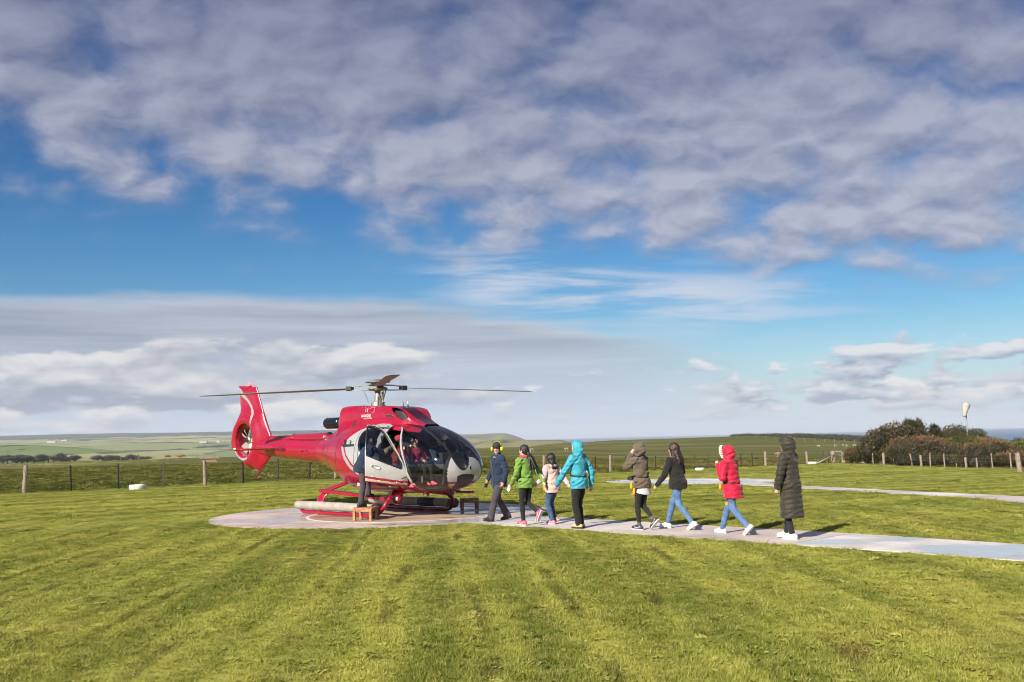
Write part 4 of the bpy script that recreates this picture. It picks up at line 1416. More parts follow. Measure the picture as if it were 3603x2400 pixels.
for k in range(3):
    t = R(87.4 + 120 * k)
    br = empty("rotor_blade", (0, 0, 0), t, heli)
    ar = MB()
    for z_ in (3.13, 3.255):
        ar.loft([np.array([(0.10, -0.10, z_ - 0.014), (0.10, 0.10, z_ - 0.014), (0.10, 0.10, z_ + 0.014), (0.10, -0.10, z_ + 0.014)]), np.array([(0.45, -0.05, z_ - 0.012), (0.45, 0.05, z_ - 0.012), (0.45, 0.05, z_ + 0.012), (0.45, -0.05, z_ + 0.012)]), np.array([(0.85, -0.06, 3.175 + (z_ - 3.19) * 0.7), (0.85, 0.06, 3.175 + (z_ - 3.19) * 0.7), (0.85, 0.06, 3.195 + (z_ - 3.19) * 0.7), (0.85, -0.06, 3.195 + (z_ - 3.19) * 0.7)])])
    ar.build("blade_sleeve", GREYM, br)
    MB().box((0.80, 0, 3.19), (0.16, 0.17, 0.12)).build("blade_root", DARK, br, bevel=0.015)
    MB().tube([(0.21, 0.10, 2.80), (0.34, 0.13, 3.12)], 0.014, 8).build("pitch_link", STEEL, br)
    rg_ = []
    for r_, ch in ((0.86, 0.10), (1.1, 0.26), (2.0, 0.30), (3.5, 0.30), (5.1, 0.30), (5.35, 0.20)):
        zc = 3.19 - 0.004 * (r_ - 0.86) ** 1.35
        tw = R(9 - r_ * 1.3)
        c_ = []
        for a in np.linspace(0, 2 * np.pi, 12, endpoint=False):
            u = 0.5 - 0.5 * math.cos(a)
            yl, zl = (0.28 - u) * ch, 0.055 * ch * math.sin(a) * (1.15 - u)
            c_.append((r_, yl * math.cos(tw) - zl * math.sin(tw), zc + yl * math.sin(tw) + zl * math.cos(tw)))
        rg_.append(np.array(c_))
    MB().loft(rg_).build("blade", BLADEM, br, True)
MB().tube([(0.42, -0.30, 2.40), (0.42, -0.30, 2.92)], 0.010, 6).build("whip_antenna", DARK, cowl)
for x_, y_ in ((-0.45, -0.1), (0.15, -0.30), (1.12, -0.05), (1.18, 0.05)):
    MB().tube([(x_, y_, 2.66), (x_ - 0.02, y_, 2.78)], [0.02, 0.006], 6).build("roof_fitting", WHITE if x_ > 1 else DARK, cowl)

# landing gear
def bez(P, n=14):
    P = np.array(P, float)
    t = np.linspace(0, len(P) - 1, n)
    return np.stack([pchip(np.arange(len(P)).astype(float), P[:, k], t) for k in range(3)], 1)
for s1 in (-1, 1):
    sk = MB().tube(bez([(-1.78, s1 * 1.15, 0.10), (-1.6, s1 * 1.15, 0.055), (0.0, s1 * 1.15, 0.055), (1.15, s1 * 1.15, 0.055), (1.38, s1 * 1.14, 0.075), (1.56, s1 * 1.11, 0.18), (1.66, s1 * 1.04, 0.34), (1.66, s1 * 0.92, 0.46), (1.62, s1 * 0.68, 0.56), (1.56, s1 * 0.3, 0.60)], 40), 0.048, 12).build("skid", RED, heli, True)
    for p_, q2 in (((1.52, s1 * 1.12, 0.155), (1.58, s1 * 1.10, 0.205)), ((1.66, s1 * 0.97, 0.415), (1.655, s1 * 0.91, 0.465))):
        MB().tube([p_, q2], 0.056, 12).build("clamp", RED if s1 < 0 else DARK, sk, True)
    # rear leg: a broad faired strut
    rg_ = []
    for p_, ch in (((-1.02, s1 * 1.15, 0.06), 0.17), ((-0.98, s1 * 1.16, 0.22), 0.17), ((-0.90, s1 * 1.12, 0.44), 0.16), ((-0.80, s1 * 0.98, 0.62), 0.15), ((-0.62, s1 * 0.62, 0.76), 0.13), ((-0.50, s1 * 0.30, 0.86), 0.12)):
        nrm = np.array([0, s1 * 0.55, 0.6]) if p_[2] > 0.5 else np.array([0, s1 * 0.95, 0.25])
        nrm = nrm / np.linalg.norm(nrm)
        rg_.append(np.array([np.array(p_) + np.array([1, 0, 0]) * ch * math.cos(a) + nrm * 0.045 * math.sin(a) for a in np.linspace(0, 2 * np.pi, 14, endpoint=False)]))
    MB().loft(rg_).build("rear_leg", RED, heli, True)
    stp = MB()
    p0, p1 = np.array((-1.0, s1 * 1.06, 0.60)), np.array((1.66, s1 * 1.02, 0.455))
    for a_0, a_1, dz_, hh, ww, mi_ in ((p0, p1, 0.0, 0.035, 0.075, 0), (p0, p1, 0.037, 0.006, 0.070, 1)):
        stp.loft([np.array([a0_ + np.array((0, yy_, zz2 + dz_)) for yy_, zz2 in ((-ww, -hh), (ww, -hh), (ww, hh), (-ww, hh))]) for a0_ in (a_0, a_1)], mi=mi_)
    stp.build("step", [RED, mat("grip_tape", (0.035, 0.03, 0.03), 0.95)], heli)
    bg_ = MB()
    bp = [(-1.98, 0.02), (-1.96, 0.085), (-1.88, 0.105), (-1.0, 0.112), (0.0, 0.110), (1.42, 0.105), (1.52, 0.09), (1.55, 0.02)]
    bg_.lathe([(r_, x_) for x_, r_ in bp], (0, s1 * 1.18, 0.225), 20, 'x')
    bo = bg_.build("float_bag", BAG, heli, True)
    if s1 > 0:
        MB().lathe([(0.1085, 0.20), (0.1155, 0.21), (0.1145, 0.84), (0.1075, 0.85)], (0, s1 * 1.18, 0.225), 20, 'x').build("bag_band", DARK, bo, True)
    MB().lathe([(0.095, 1.46), (0.125, 1.48), (0.125, 1.56), (0.08, 1.58)], (0, s1 * 1.20, 0.225), 18, 'x').build("bag_end_cap", DARK, bo, True)
    MB().tube([(1.30, s1 * 1.13, 0.09), (1.62, s1 * 0.98, 0.40)], 0.009, 6).build("hose", DARK, sk)
MB().tube(bez([(1.56, -0.34, 0.60), (1.54, 0, 0.61), (1.56, 0.34, 0.60)], 9), 0.05, 12).build("front_cross_tube", RED, heli, True)
# far side forward step
MB().box((2.10, 1.06, 0.52), (0.55, 0.13, 0.06), rz=0.0).box((1.85, 0.85, 0.55), (0.07, 0.5, 0.05)).build("forward_step", RED, heli, bevel=0.01)
# belly lights
ll = MB().lathe([(0.01, -0.20), (0.10, -0.17), (0.135, -0.08), (0.14, 0.10)], (1.30, -0.42, 0.48), 20).build("landing_light_pod", RED, heli, True)
MB().sphere((1.37, -0.50, 0.42), (0.05, 0.05, 0.06), 12).build("landing_light", mat("lamp_glass", (0.85, 0.85, 0.85), 0.15), heli, True)
ml = MB().sphere((1.95, -0.05, 0.53), (0.09, 0.08, 0.07), 14).build("belly_lamp", RED, heli, True)
MB().sphere((1.97, -0.10, 0.51), (0.05, 0.04, 0.045), 12).build("lamp_lens", WHITE, ml, True)
sl = MB().sphere((-0.62, -0.80, 1.10), (0.05, 0.03, 0.045), 12).build("side_light", WHITE, heli, True)
MB().box((-0.52, -0.862, 1.52), (0.05, 0.03, 0.085)).build("static_port", DARK, heli)
MB().box((-0.10, -0.62, 0.735), (0.09, 0.16, 0.075)).build("drain_port", DARK, heli, bevel=0.01)
MB().box((0.02, -0.955, 1.735), (0.50, 0.05, 0.045)).box((-0.12, -0.945, 1.80), (0.035, 0.04, 0.15), rz=0.0).tube([(0.12, -0.955, 1.73), (0.12, -0.955, 1.86)], 0.014, 6).build("latch_rail", DARK, heli)
MB().box((0.98, -0.73, 2.165), (0.80, 0.06, 0.03)).build("door_rail", GREYST, heli, bevel=0.008)
MB().sphere((0.53, -0.985, 1.52), (0.03, 0.02, 0.03), 10).build("door_lock", STEEL, heli, True)
# rivets along the cowling and belly, too small to pick apart
rv = MB()
def rivet(p_): rv.sphere(p_, 0.0085, 6)
for x_ in np.linspace(-0.22, 0.6, 7):
    rivet((x_, -0.455, 2.315)); rivet((x_, -0.425, 2.67))
for x_ in np.linspace(0.72, 1.45, 7):
    rivet((x_, -0.475 + (x_ - 0.72) * 0.09, 2.31)); rivet((0.70 + (x_ - 0.72) * 0.8, -0.452, 2.50 - (x_ - 0.72) * 0.12))
for x_ in np.linspace(-0.5, 1.4, 10):
    yv, zv = hull(np.array([x_]), np.array([math.pi + 0.95]))
    rivet((x_, float(yv[0]) - 0.002, float(zv[0])))
rvo = rv.build("rivets", STEEL, heli, True)
rvo["kind"] = "stuff"

# lettering
def text(body, size, m_, parent, loc, rot, extrude=0.001, bold=0.0, name="lettering"):
    cu = bpy.data.curves.new(name, 'FONT')
    cu.body = body
    cu.size = size
    cu.extrude = extrude
    cu.offset = bold
    tmp = bpy.data.objects.new("tmp", cu)
    COL.objects.link(tmp)
    dg_ = bpy.context.evaluated_depsgraph_get()
    me = bpy.data.meshes.new_from_object(tmp.evaluated_get(dg_))
    bpy.data.objects.remove(tmp)
    me.materials.clear()
    me.materials.append(m_)
    return obj(name, me, parent, loc, rot)
LET = mat("grey_lettering", (0.55, 0.50, 0.50), 0.5)
yw_ = -0.462
text("12", 0.125, LET, cowl, (0.05, yw_ + 0.02, 2.555), (R(90 - 3), 0, 0), bold=0.001)
text("apostles", 0.125, LET, cowl, (-0.09, yw_, 2.435), (R(90 - 3), 0, 0), bold=0.001)
text("HELICOPTERS", 0.056, LET, cowl, (0.02, yw_ - 0.006, 2.375), (R(90 - 3), 0, 0))
for pts_ in ([(0.21, 2.615), (0.25, 2.635), (0.29, 2.64)], [(0.31, 2.655), (0.38, 2.672), (0.44, 2.665), (0.46, 2.63)], [(0.465, 2.61), (0.46, 2.57), (0.42, 2.53), (0.36, 2.515)]):
    MB().tube([(x_, -0.428 - (2.66 - z_) * 0.17 - 0.012, z_) for x_, z_ in pts_], 0.004, 6).build("logo_stroke", LET, cowl)
text("VH-ZVB", 0.155, mat("registration_lettering", (0.055, 0.012, 0.02), 0.5), boom, (-4.50, -0.288, 1.60), (R(92), 0, R(-2.6)), bold=0.002)


# ------------------------------------------------------------------ people (bodies and clothes as smooth blended volumes)
class Vol:
    def __init__(s, lo, hi, h):
        s.lo, s.h = np.array(lo, float), h
        s.n = np.ceil((np.array(hi) - s.lo) / h).astype(int) + 1
        s.F = np.full(s.n, 0.5, np.float32)
        s.ax = [(s.lo[i] + np.arange(s.n[i]) * h).astype(np.float32) for i in range(3)]

    def _blk(s, a, b):
        i0 = np.clip(np.floor((a - s.lo) / s.h).astype(int), 0, s.n - 1)
        i1 = np.clip(np.ceil((b - s.lo) / s.h).astype(int) + 1, 1, s.n)
        sl = tuple(slice(i0[k], i1[k]) for k in range(3))
        g = np.meshgrid(*[s.ax[k][sl[k]] for k in range(3)], indexing='ij', sparse=True)
        return sl, g

    def _un(s, sl, d, k, sub=False):
        f = s.F[sl]
        if sub:
            s.F[sl] = np.maximum(f, -d)
            return
        if k > 0:
            h = np.maximum(k - np.abs(f - d), 0) / k
            s.F[sl] = np.minimum(f, d) - h * h * k * 0.25
        else:
            s.F[sl] = np.minimum(f, d)

    def cap(s, a, b, ra, rb=None, k=0.03, sub=False, sq=None):
        """tapered capsule; sq=(axis, factor) flattens it"""
        rb = ra if rb is None else rb
        a, b = np.array(a, float), np.array(b, float)
        m_ = max(ra, rb) * (1 if sq is None else max(1, sq[1])) + k + 3 * s.h
        sl, g = s._blk(np.minimum(a, b) - m_, np.maximum(a, b) + m_)
        ab = b - a
        L = float(ab @ ab) + 1e-9
        p = [g[i] - a[i] for i in range(3)]
        t = np.clip((p[0] * ab[0] + p[1] * ab[1] + p[2] * ab[2]) / L, 0, 1)
        q = [p[i] - t * ab[i] for i in range(3)]
        if sq is not None:
            q[sq[0]] = q[sq[0]] / sq[1]
        d = np.sqrt(q[0] ** 2 + q[1] ** 2 + q[2] ** 2) - (ra + t * (rb - ra))
        s._un(sl, d, k, sub)
        return s

    def chain(s, P, r, k=0.03, sq=None):
        for i in range(len(P) - 1):
            s.cap(P[i], P[i + 1], r[i], r[i + 1], k, sq=sq)
        return s

    def ell(s, c, r, k=0.02, rot=None, sub=False):
        c, r = np.array(c, float), np.array(r, float)
        m_ = r.max() + k + 3 * s.h
        sl, g = s._blk(c - m_, c + m_)
        p = [g[i] - c[i] for i in range(3)]
        if rot is not None:
            M_ = np.array(rot)
            p = [M_[0, i] * p[0] + M_[1, i] * p[1] + M_[2, i] * p[2] for i in range(3)]
        k0 = np.sqrt((p[0] / r[0]) ** 2 + (p[1] / r[1]) ** 2 + (p[2] / r[2]) ** 2)
        k1 = np.sqrt((p[0] / r[0] ** 2) ** 2 + (p[1] / r[1] ** 2) ** 2 + (p[2] / r[2] ** 2) ** 2) + 1e-6
        s._un(sl, k0 * (k0 - 1) / k1, k, sub)
        return s

    def warp(s, fn):
        g = np.meshgrid(*s.ax, indexing='ij', sparse=True)
        m_ = s.F < 0.12
        s.F = np.where(m_, s.F + fn(*g), s.F).astype(np.float32)
        return s

    def below(s, z):            # keep only what lies under z
        s.F = np.maximum(s.F, (s.ax[2] - z)[None, None, :])
        return s

    def above(s, z, tilt=0.0):  # keep only what lies over z
        s.F = np.maximum(s.F, (z + tilt * s.ax[0])[:, None, None] - s.ax[2][None, None, :])
        return s

    def mesh(s, name, m_, smooth=2):
        F = s.F
        ins = F < 0
        n = np.array(F.shape) - 1
        cs = lambda A, o: A[o[0]:o[0] + n[0], o[1]:o[1] + n[1], o[2]:o[2] + n[2]]
        corners = [(i, j, k) for i in (0, 1) for j in (0, 1) for k in (0, 1)]
        cnt = sum(cs(ins, o).astype(np.int8) for o in corners)
        act = (cnt > 0) & (cnt < 8)
        ia = np.argwhere(act)
        idx = np.full(n, -1, np.int64)
        idx[act] = np.arange(len(ia))
        acc = np.zeros((len(ia), 3)); wt = np.zeros(len(ia))
        for axis in range(3):
            o1 = [0, 0, 0]
            oth = [k for k in range(3) if k != axis]
            for b0 in (0, 1):
                for b1 in (0, 1):
                    o = [0, 0, 0]; o[oth[0]] = b0; o[oth[1]] = b1
                    p0 = ia + np.array(o)
                    o2 = list(o); o2[axis] = 1
                    p1 = ia + np.array(o2)
                    f0 = F[p0[:, 0], p0[:, 1], p0[:, 2]]; f1 = F[p1[:, 0], p1[:, 1], p1[:, 2]]
                    c = (f0 < 0) != (f1 < 0)
                    t = np.where(c, f0 / (f0 - f1 + 1e-12), 0)
                    pos = np.tile(np.array(o, float), (len(ia), 1)); pos[:, axis] = t
                    acc += pos * c[:, None]; wt += c
        V = s.lo + (ia + acc / wt[:, None]) * s.h
        quads = []
        for axis in range(3):
            a1, a2 = (axis + 1) % 3, (axis + 2) % 3
            A = np.moveaxis(ins, axis, 0)
            d = np.moveaxis(A[1:] != A[:-1], 0, axis)
            e = np.argwhere(d)
            ok = (e[:, a1] > 0) & (e[:, a2] > 0) & (e[:, a1] < n[a1]) & (e[:, a2] < n[a2])
            e = e[ok]
            up_ = ins[e[:, 0], e[:, 1], e[:, 2]]
            def at(da, db):
                q = e.copy(); q[:, a1] += da; q[:, a2] += db
                return idx[q[:, 0], q[:, 1], q[:, 2]]
            Q = np.stack([at(-1, -1), at(0, -1), at(0, 0), at(-1, 0)], 1)
            Q[~up_] = Q[~up_][:, ::-1]
            quads.append(Q)
        Q = np.concatenate(quads)
        Q = Q[(Q >= 0).all(1)]
        for _ in range(smooth):
            S_ = np.zeros_like(V); c = np.zeros(len(V))
            for i in range(4):
                a, b = Q[:, i], Q[:, (i + 1) % 4]
                np.add.at(S_, a, V[b]); np.add.at(c, a, 1)
                np.add.at(S_, b, V[a]); np.add.at(c, b, 1)
            V = V * 0.45 + S_ / np.maximum(c, 1)[:, None] * 0.55
        return mesh_np(name, V, Q, m_, True)


def wrinkle(amp, f, seed=0.0):
    def fn(x, y, z):
        return amp * (np.sin(f * (x * 0.8 + z * 1.3) + 3.1 * np.sin(f * 0.45 * (y + z) + seed) + seed) * np.sin(f * 0.8 * (y * 1.1 - z * 0.5) + 2.0 * np.sin(f * 0.5 * x + seed)))
    return fn


SKIN = mat("skin", (0.42, 0.23, 0.16), 0.55, var=0.08)
SKIN2 = mat("skin_light", (0.50, 0.32, 0.24), 0.55, var=0.06)
HAIR = mat("black_hair", (0.014, 0.010, 0.009), 0.45, var=0.5, vscale=30, stretch=(1, 1, 0.2), bump=0.6, bscale=60)
HAIRB = mat("brown_hair", (0.030, 0.014, 0.012), 0.42, var=0.5, vscale=30, stretch=(1, 1, 0.2), bump=0.6, bscale=60)
EYE = mat("eye", (0.02, 0.015, 0.012), 0.2)
LIP = mat("lips", (0.42, 0.16, 0.13), 0.5)


def cloth(name, c, rough=0.85, var=0.18, sc=7, bump=0.35, sheen=0.15):
    mt = mat(name, c, rough, var=var, vscale=sc, bump=bump, bscale=90, sheen=sheen, spec=0.25)
    nt = mt.node_tree
    b0 = [n for n in nt.nodes if n.type == 'BUMP'][0]
    b1 = nt.nodes.new('ShaderNodeBump')
    b1.inputs['Strength'].default_value = 0.42
    b1.inputs['Distance'].default_value = 0.035
    tcn = nt.nodes.new('ShaderNodeTexCoord')
    P = vmath('MULTIPLY', S(nt, tcn.outputs['Object']), (1.0, 1.0, 1.7))
    nt.links.new(noise(P, 13.0, 4, 0.55, 1.2).k, b1.inputs['Height'])
    nt.links.new(b1.outputs[0], b0.inputs['Normal'])
    return mt


def V3(*a): return np.array(a, float)


def build_person(label, loc, head_deg, h, P, st, group=None, z0=0.0, parent_rot=None, name="person", vox=0.009):
    """P: joints for a 1.70 m figure facing +x (left = +y); st: what it wears"""
    root = empty(name, (loc[0], loc[1], z0), R(head_deg))
    tag(root, label, "person", group)
    k = h / 1.70
    J = {a: np.array(b, float) * k for a, b in P.items()}
    pts = np.array([v for v in J.values()])
    lo, hi = pts.min(0) - 0.30 * k, pts.max(0) + 0.32 * k
    lo[2] = min(lo[2], -0.01) if P.get('stand', None) is None else lo[2]
    pel, che, nk, hd = J['pelvis'], J['chest'], J['neck'], J['head']
    fx = J['face'] - hd
    fx = fx / np.linalg.norm(fx)
    fy = np.cross(V3(0, 0, 1), fx); fy /= np.linalg.norm(fy)
    fz = np.cross(fx, fy)
    Rh = np.stack([fx, fy, fz], 1)
    def hp_(x, y, z): return hd + Rh @ (V3(x, y, z) * k)
    male = st.get('male', False)
    # ---------------- body
    v = Vol(lo, hi, vox)
    v.cap(pel, che, 0.105 * k, 0.125 * k, 0.05)
    v.cap(J['hipL'], J['hipR'], 0.085 * k, None, 0.04)
    v.cap(J['shL'], J['shR'], 0.065 * k, None, 0.06)
    v.cap(che, nk, 0.09 * k, 0.052 * k, 0.05)
    v.cap(nk, hd - Rh @ V3(0.01, 0, 0.05) * k, 0.052 * k, 0.050 * k, 0.03)
    v.ell(hd + Rh @ V3(-0.008, 0, 0.018) * k, V3(0.093, 0.076, 0.098) * k, 0.02, Rh)
    v.ell(hd + Rh @ V3(0.020, 0, -0.050) * k, V3(0.062, 0.056, 0.066) * k, 0.04, Rh)
    v.cap(hp_(0.082, 0, 0.012), hp_(0.100, 0, -0.026), 0.008 * k, 0.014 * k, 0.018)
    v.cap(hp_(0.076, 0, -0.092), hp_(0.060, 0, -0.098), 0.016 * k, 0.016 * k, 0.03)
    for s1 in (-1, 1):
        v.ell(hp_(-0.004, s1 * 0.079, -0.010), V3(0.020, 0.008, 0.032) * k, 0.008, Rh)
        v.cap(hp_(0.072, s1 * 0.020, 0.034), hp_(0.062, s1 * 0.050, 0.032), 0.010 * k, None, 0.015)
        v.ell(hp_(0.084, s1 * 0.031, 0.012), V3(0.016, 0.017, 0.011) * k, 0.0, Rh, sub=True)
    for sd in 'LR':
        sh, el_, wr = J['sh' + sd], J['el' + sd], J['wr' + sd]
        v.chain([sh, sh + (el_ - sh) * 0.5, el_, el_ + (wr - el_) * 0.35, wr], [0.058 * k, 0.048 * k, 0.040 * k, 0.040 * k, 0.026 * k], 0.02)
        # hand
        d = wr - el_; d /= np.linalg.norm(d)
        pn = np.cross(d, V3(1, 0, 0.001)); pn /= np.linalg.norm(pn) + 1e-9
        if abs(pn[1]) < 0.3: pn = V3(0, 1, 0) - d * d[1]; pn /= np.linalg.norm(pn)
        th = np.cross(pn, d)
        if th[0] < 0: th = -th
        inw = pn if (pn[1] * (1 if sd == 'R' else -1)) > 0 else -pn
        pc = wr + d * 0.050 * k
        v.cap(wr, wr + d * 0.082 * k, 0.026 * k, 0.030 * k, 0.02, sq=None)
        curl = st.get('curl' + sd, 0.45)
        for i, (o, ln) in enumerate(((0.030, 0.070), (0.011, 0.078), (-0.009, 0.072), (-0.028, 0.056))):
            b0 = wr + d * 0.080 * k + th * o * k
            d1 = d * math.cos(curl) + inw * math.sin(curl)
            d2 = d * math.cos(2.2 * curl) + inw * math.sin(2.2 * curl)
            b1 = b0 + d1 * ln * 0.5 * k
            v.chain([b0, b1, b1 + d2 * ln * 0.5 * k], [0.0095 * k, 0.009 * k, 0.0075 * k], 0.004)
        t0 = wr + d * 0.025 * k + th * 0.026 * k
        t1 = t0 + (d * 0.6 + th * 0.7 + inw * 0.3) * 0.036 * k
        v.chain([t0, t1, t1 + (d * 0.85 + inw * 0.5) * 0.032 * k], [0.013 * k, 0.0105 * k, 0.008 * k], 0.008)
        hi_, kn, an = J['hip' + sd], J['kn' + sd], J['an' + sd]
        v.chain([hi_, kn, kn + (an - kn) * 0.3, an], [0.072 * k, 0.040 * k, 0.041 * k, 0.028 * k], 0.02)
        v.cap(an, J['toe' + sd] - V3(0, 0, 0.046) * k, 0.032 * k, 0.022 * k, 0.02)
    body = obj("body", v.mesh("body", st.get('skin', SKIN2)), root)
    for s1 in (-1, 1):
        MB().sphere(hp_(0.079, s1 * 0.031, 0.012), 0.0095 * k, 10).build("eye", EYE, root, True)
    MB().tube([hp_(0.079, -0.022, -0.060), hp_(0.089, 0, -0.058), hp_(0.079, 0.022, -0.060)], 0.0062 * k, 8).build("mouth", LIP, root, True)
    # ---------------- trousers
    tr = st['trousers']
    v = Vol(lo, hi, 0.010)
    a_ = tr.get('w', 1.0)
    v.cap(J['hipL'] + V3(0, 0, 0.02) * k, J['hipR'] + V3(0, 0, 0.02) * k, 0.104 * k, None, 0.04)
    v.cap(pel, pel + (che - pel) * 0.25, 0.108 * k, 0.105 * k, 0.04)
    for sd in 'LR':
        hi_, kn, an = J['hip' + sd], J['kn' + sd], J['an' + sd]
        e_ = an + (kn - an) * tr.get('up', 0.04)
        w2 = tr.get('cuff', 0.045)
        v.chain([hi_, hi_ + (kn - hi_) * 0.5, kn, kn + (e_ - kn) * 0.35, e_], [0.088 * k, 0.078 * a_ * k, 0.062 * a_ * k, 0.060 * a_ * k, w2 * k], 0.03)
    v.warp(wrinkle(tr.get('wr', 0.0035), 48.0, h * 7))
    obj("trousers", v.mesh("trousers", tr['m']), root)
    # ---------------- shoes
    so = st['shoes']
    for sd in 'LR':
        an, toe = J['an' + sd], J['toe' + sd]
        d = toe - an
        dh = d / np.linalg.norm(d)
        upv = V3(0, 0, 1) - dh * dh[2]; upv /= np.linalg.norm(upv)
        sv = Vol(np.minimum(an, toe) - 0.16 * k, np.maximum(an, toe) + 0.16 * k, 0.007)
        heel = an - dh * 0.055 * k - upv * 0.035 * k
        mid = an + dh * 0.06 * k - upv * 0.034 * k
        tip = an + dh * (0.155 * k) - upv * 0.046 * k
        sv.chain([heel, mid, tip], [0.040 * k, 0.041 * k, 0.032 * k], 0.02)
        sv.cap(an + upv * so.get('top', 0.01) * k, an - upv * 0.03 * k, 0.040 * k, 0.042 * k, 0.02)
        sv.cap(mid + upv * 0.01 * k, an + upv * 0.0, 0.030 * k, 0.036 * k, 0.03)
        g_ = np.meshgrid(*sv.ax, indexing='ij', sparse=True)
        base = an - upv * 0.078 * k
        hgt = (g_[0] - base[0]) * upv[0] + (g_[1] - base[1]) * upv[1] + (g_[2] - base[2]) * upv[2]
        sv.F = np.maximum(sv.F, -hgt).astype(np.float32)
        sob = obj("shoe", sv.mesh("shoe", so['m'], 1), root)
        # sole
        side = np.cross(dh, upv)
        ring = []
        for t, w_ in ((-0.095, 0.022), (-0.07, 0.040), (0.0, 0.041), (0.07, 0.046), (0.13, 0.040), (0.175, 0.024), (0.185, 0.008)):
            ring.append((t * k, w_ * k))
        outl = [an + dh * t + side * w_ for t, w_ in ring] + [an + dh * t - side * w_ for t, w_ in ring[::-1]]
        outl = np.array(outl)
        MB().loft([outl - upv * 0.084 * k, outl - upv * (0.084 - so.get('sole_h', 0.020)) * k]).build("sole", so.get('sole', so['m']), sob)
        if 'mark' in so:
            for s1 in (-1, 1):
                MB().tube([an + side * s1 * 0.046 * k + dh * x_ * k + upv * z_ * k for x_, z_ in so['mark']], 0.007 * k, 6).build("shoe_mark", so['mark_m'], sob)
        if 'sock' in st:
            MB().tube([an + (J['kn' + sd] - an) * 0.20, an + (J['kn' + sd] - an) * 0.02], 0.043 * k, 12).build("sock", st['sock'], root, True)
    # ---------------- jacket
    ja = st['jacket']
    v = Vol(lo, hi, 0.010)
    t_ = ja.get('t', 1.0)
    hem = ja.get('hem', 0.78) * k
    fl_ = ja.get('flare', 1.0)
    wst = pel + (che - pel) * 0.45
    back = V3(-0.01, 0, 0) * k
    v.cap(wst, che, ja.get('waist', 0.125) * t_ * k, 0.142 * t_ * k, 0.06, sq=(1, 1.16))
    v.cap(J['shL'] + V3(0, 0, -0.015) * k, J['shR'] + V3(0, 0, -0.015) * k, 0.078 * t_ * k, None, 0.06)
    v.cap(che, nk - V3(0, 0, 0.01) * k, 0.115 * t_ * k, 0.062 * k, 0.05)
    mid_hip = (J['hipL'] + J['hipR']) / 2
    bot = V3(mid_hip[0] + ja.get('hemx', 0.0) * k, mid_hip[1], hem - 0.06 * k)
    v.cap(wst, V3(mid_hip[0], mid_hip[1], mid_hip[2]), ja.get('waist', 0.125) * t_ * k, 0.142 * t_ * fl_ * k, 0.05, sq=(1, 1.18))
    if hem < mid_hip[2] - 0.02:
        v.cap(mid_hip, bot, 0.142 * t_ * fl_ * k, 0.150 * t_ * fl_ * ja.get('flare2', 1.0) * k, 0.05, sq=(1, 1.15))
    v.above(hem, ja.get('tilt', 0.0))
    for sd in 'LR':
        sh, el_, wr = J['sh' + sd], J['el' + sd], J['wr' + sd]
        ws_ = ja.get('sleeve', 1.0)
        we = wr + (el_ - wr) * ja.get('cuff', 0.02)
        v.chain([sh + V3(0, 0, -0.01) * k, sh + (el_ - sh) * 0.5, el_, el_ + (we - el_) * 0.5, we], [0.070 * ws_ * k, 0.062 * ws_ * k, 0.056 * ws_ * k, 0.052 * ws_ * k, 0.044 * ws_ * k], 0.025)
    if ja.get('collar'):
        v.cap(nk - V3(0.01, 0, 0.03) * k, nk + V3(0.0, 0, 0.035) * k, 0.078 * k, 0.070 * k, 0.02)
    if ja.get('hood_down'):
        v.ell(nk + V3(-0.085, 0, -0.035) * k, V3(0.060, 0.105, 0.055) * k, 0.03)
    if ja.get('hood'):
        v.ell(hd + Rh @ V3(-0.020, 0, 0.026) * k, V3(0.120, 0.100, 0.118) * k * ja.get('hood_s', 1.0), 0.03, Rh)
        v.cap(hd + Rh @ V3(-0.02, 0, -0.06) * k, nk - V3(0.02, 0, 0.0) * k, 0.080 * k, 0.088 * k, 0.05)
        v.cap(hp_(-0.09, 0, 0.04), hp_(-0.115, 0, -0.05), 0.05 * k, 0.045 * k, 0.05)
        if ja.get('peak'):
            v.cap(hp_(0.02, 0, 0.13), hp_(0.09, 0, 0.10), 0.04 * k, 0.02 * k, 0.04)
        v.cap(hp_(0.30, 0, -0.035), hp_(0.075, 0, -0.005), 0.088 * k, 0.078 * k, 0.0, sub=True)
    if 'quilt' in ja:
        pq, am = ja['quilt']
        v.warp(lambda x, y, z: (am * (0.45 - np.sqrt(np.abs(np.sin(np.pi * (z + 0.18 * x) / pq))))).astype(np.float32) + 0 * y)
    if 'belt' in ja:
        bz, ba = ja['belt']
        v.warp(lambda x, y, z: (ba * np.exp(-((z - bz * k - 0.15 * x) / 0.018) ** 2)).astype(np.float32) + 0 * y)
    v.warp(wrinkle(ja.get('wr', 0.004) * 1.5, ja.get('wf', 30.0), h * 3))
    v.warp(wrinkle(0.0028, 62.0, h * 5))
    jo = obj("jacket", v.mesh("jacket", ja['m'], 1), root)
    if 'sleeve_m' in ja:      # vest over a shirt: sleeves of another colour
        v = Vol(lo, hi, 0.010)
        for sd in 'LR':
            sh, el_, wr = J['sh' + sd], J['el' + sd], J['wr' + sd]
            dd_ = (el_ - sh) / np.linalg.norm(el_ - sh)
            v.chain([sh + dd_ * 0.03, el_, el_ + (wr - el_) * 0.95], [0.083 * k, 0.067 * k, 0.053 * k], 0.02)
        v.warp(wrinkle(0.004, 40.0, 2.0))
        obj("sleeves", v.mesh("sleeves", ja['sleeve_m'], 1), root)
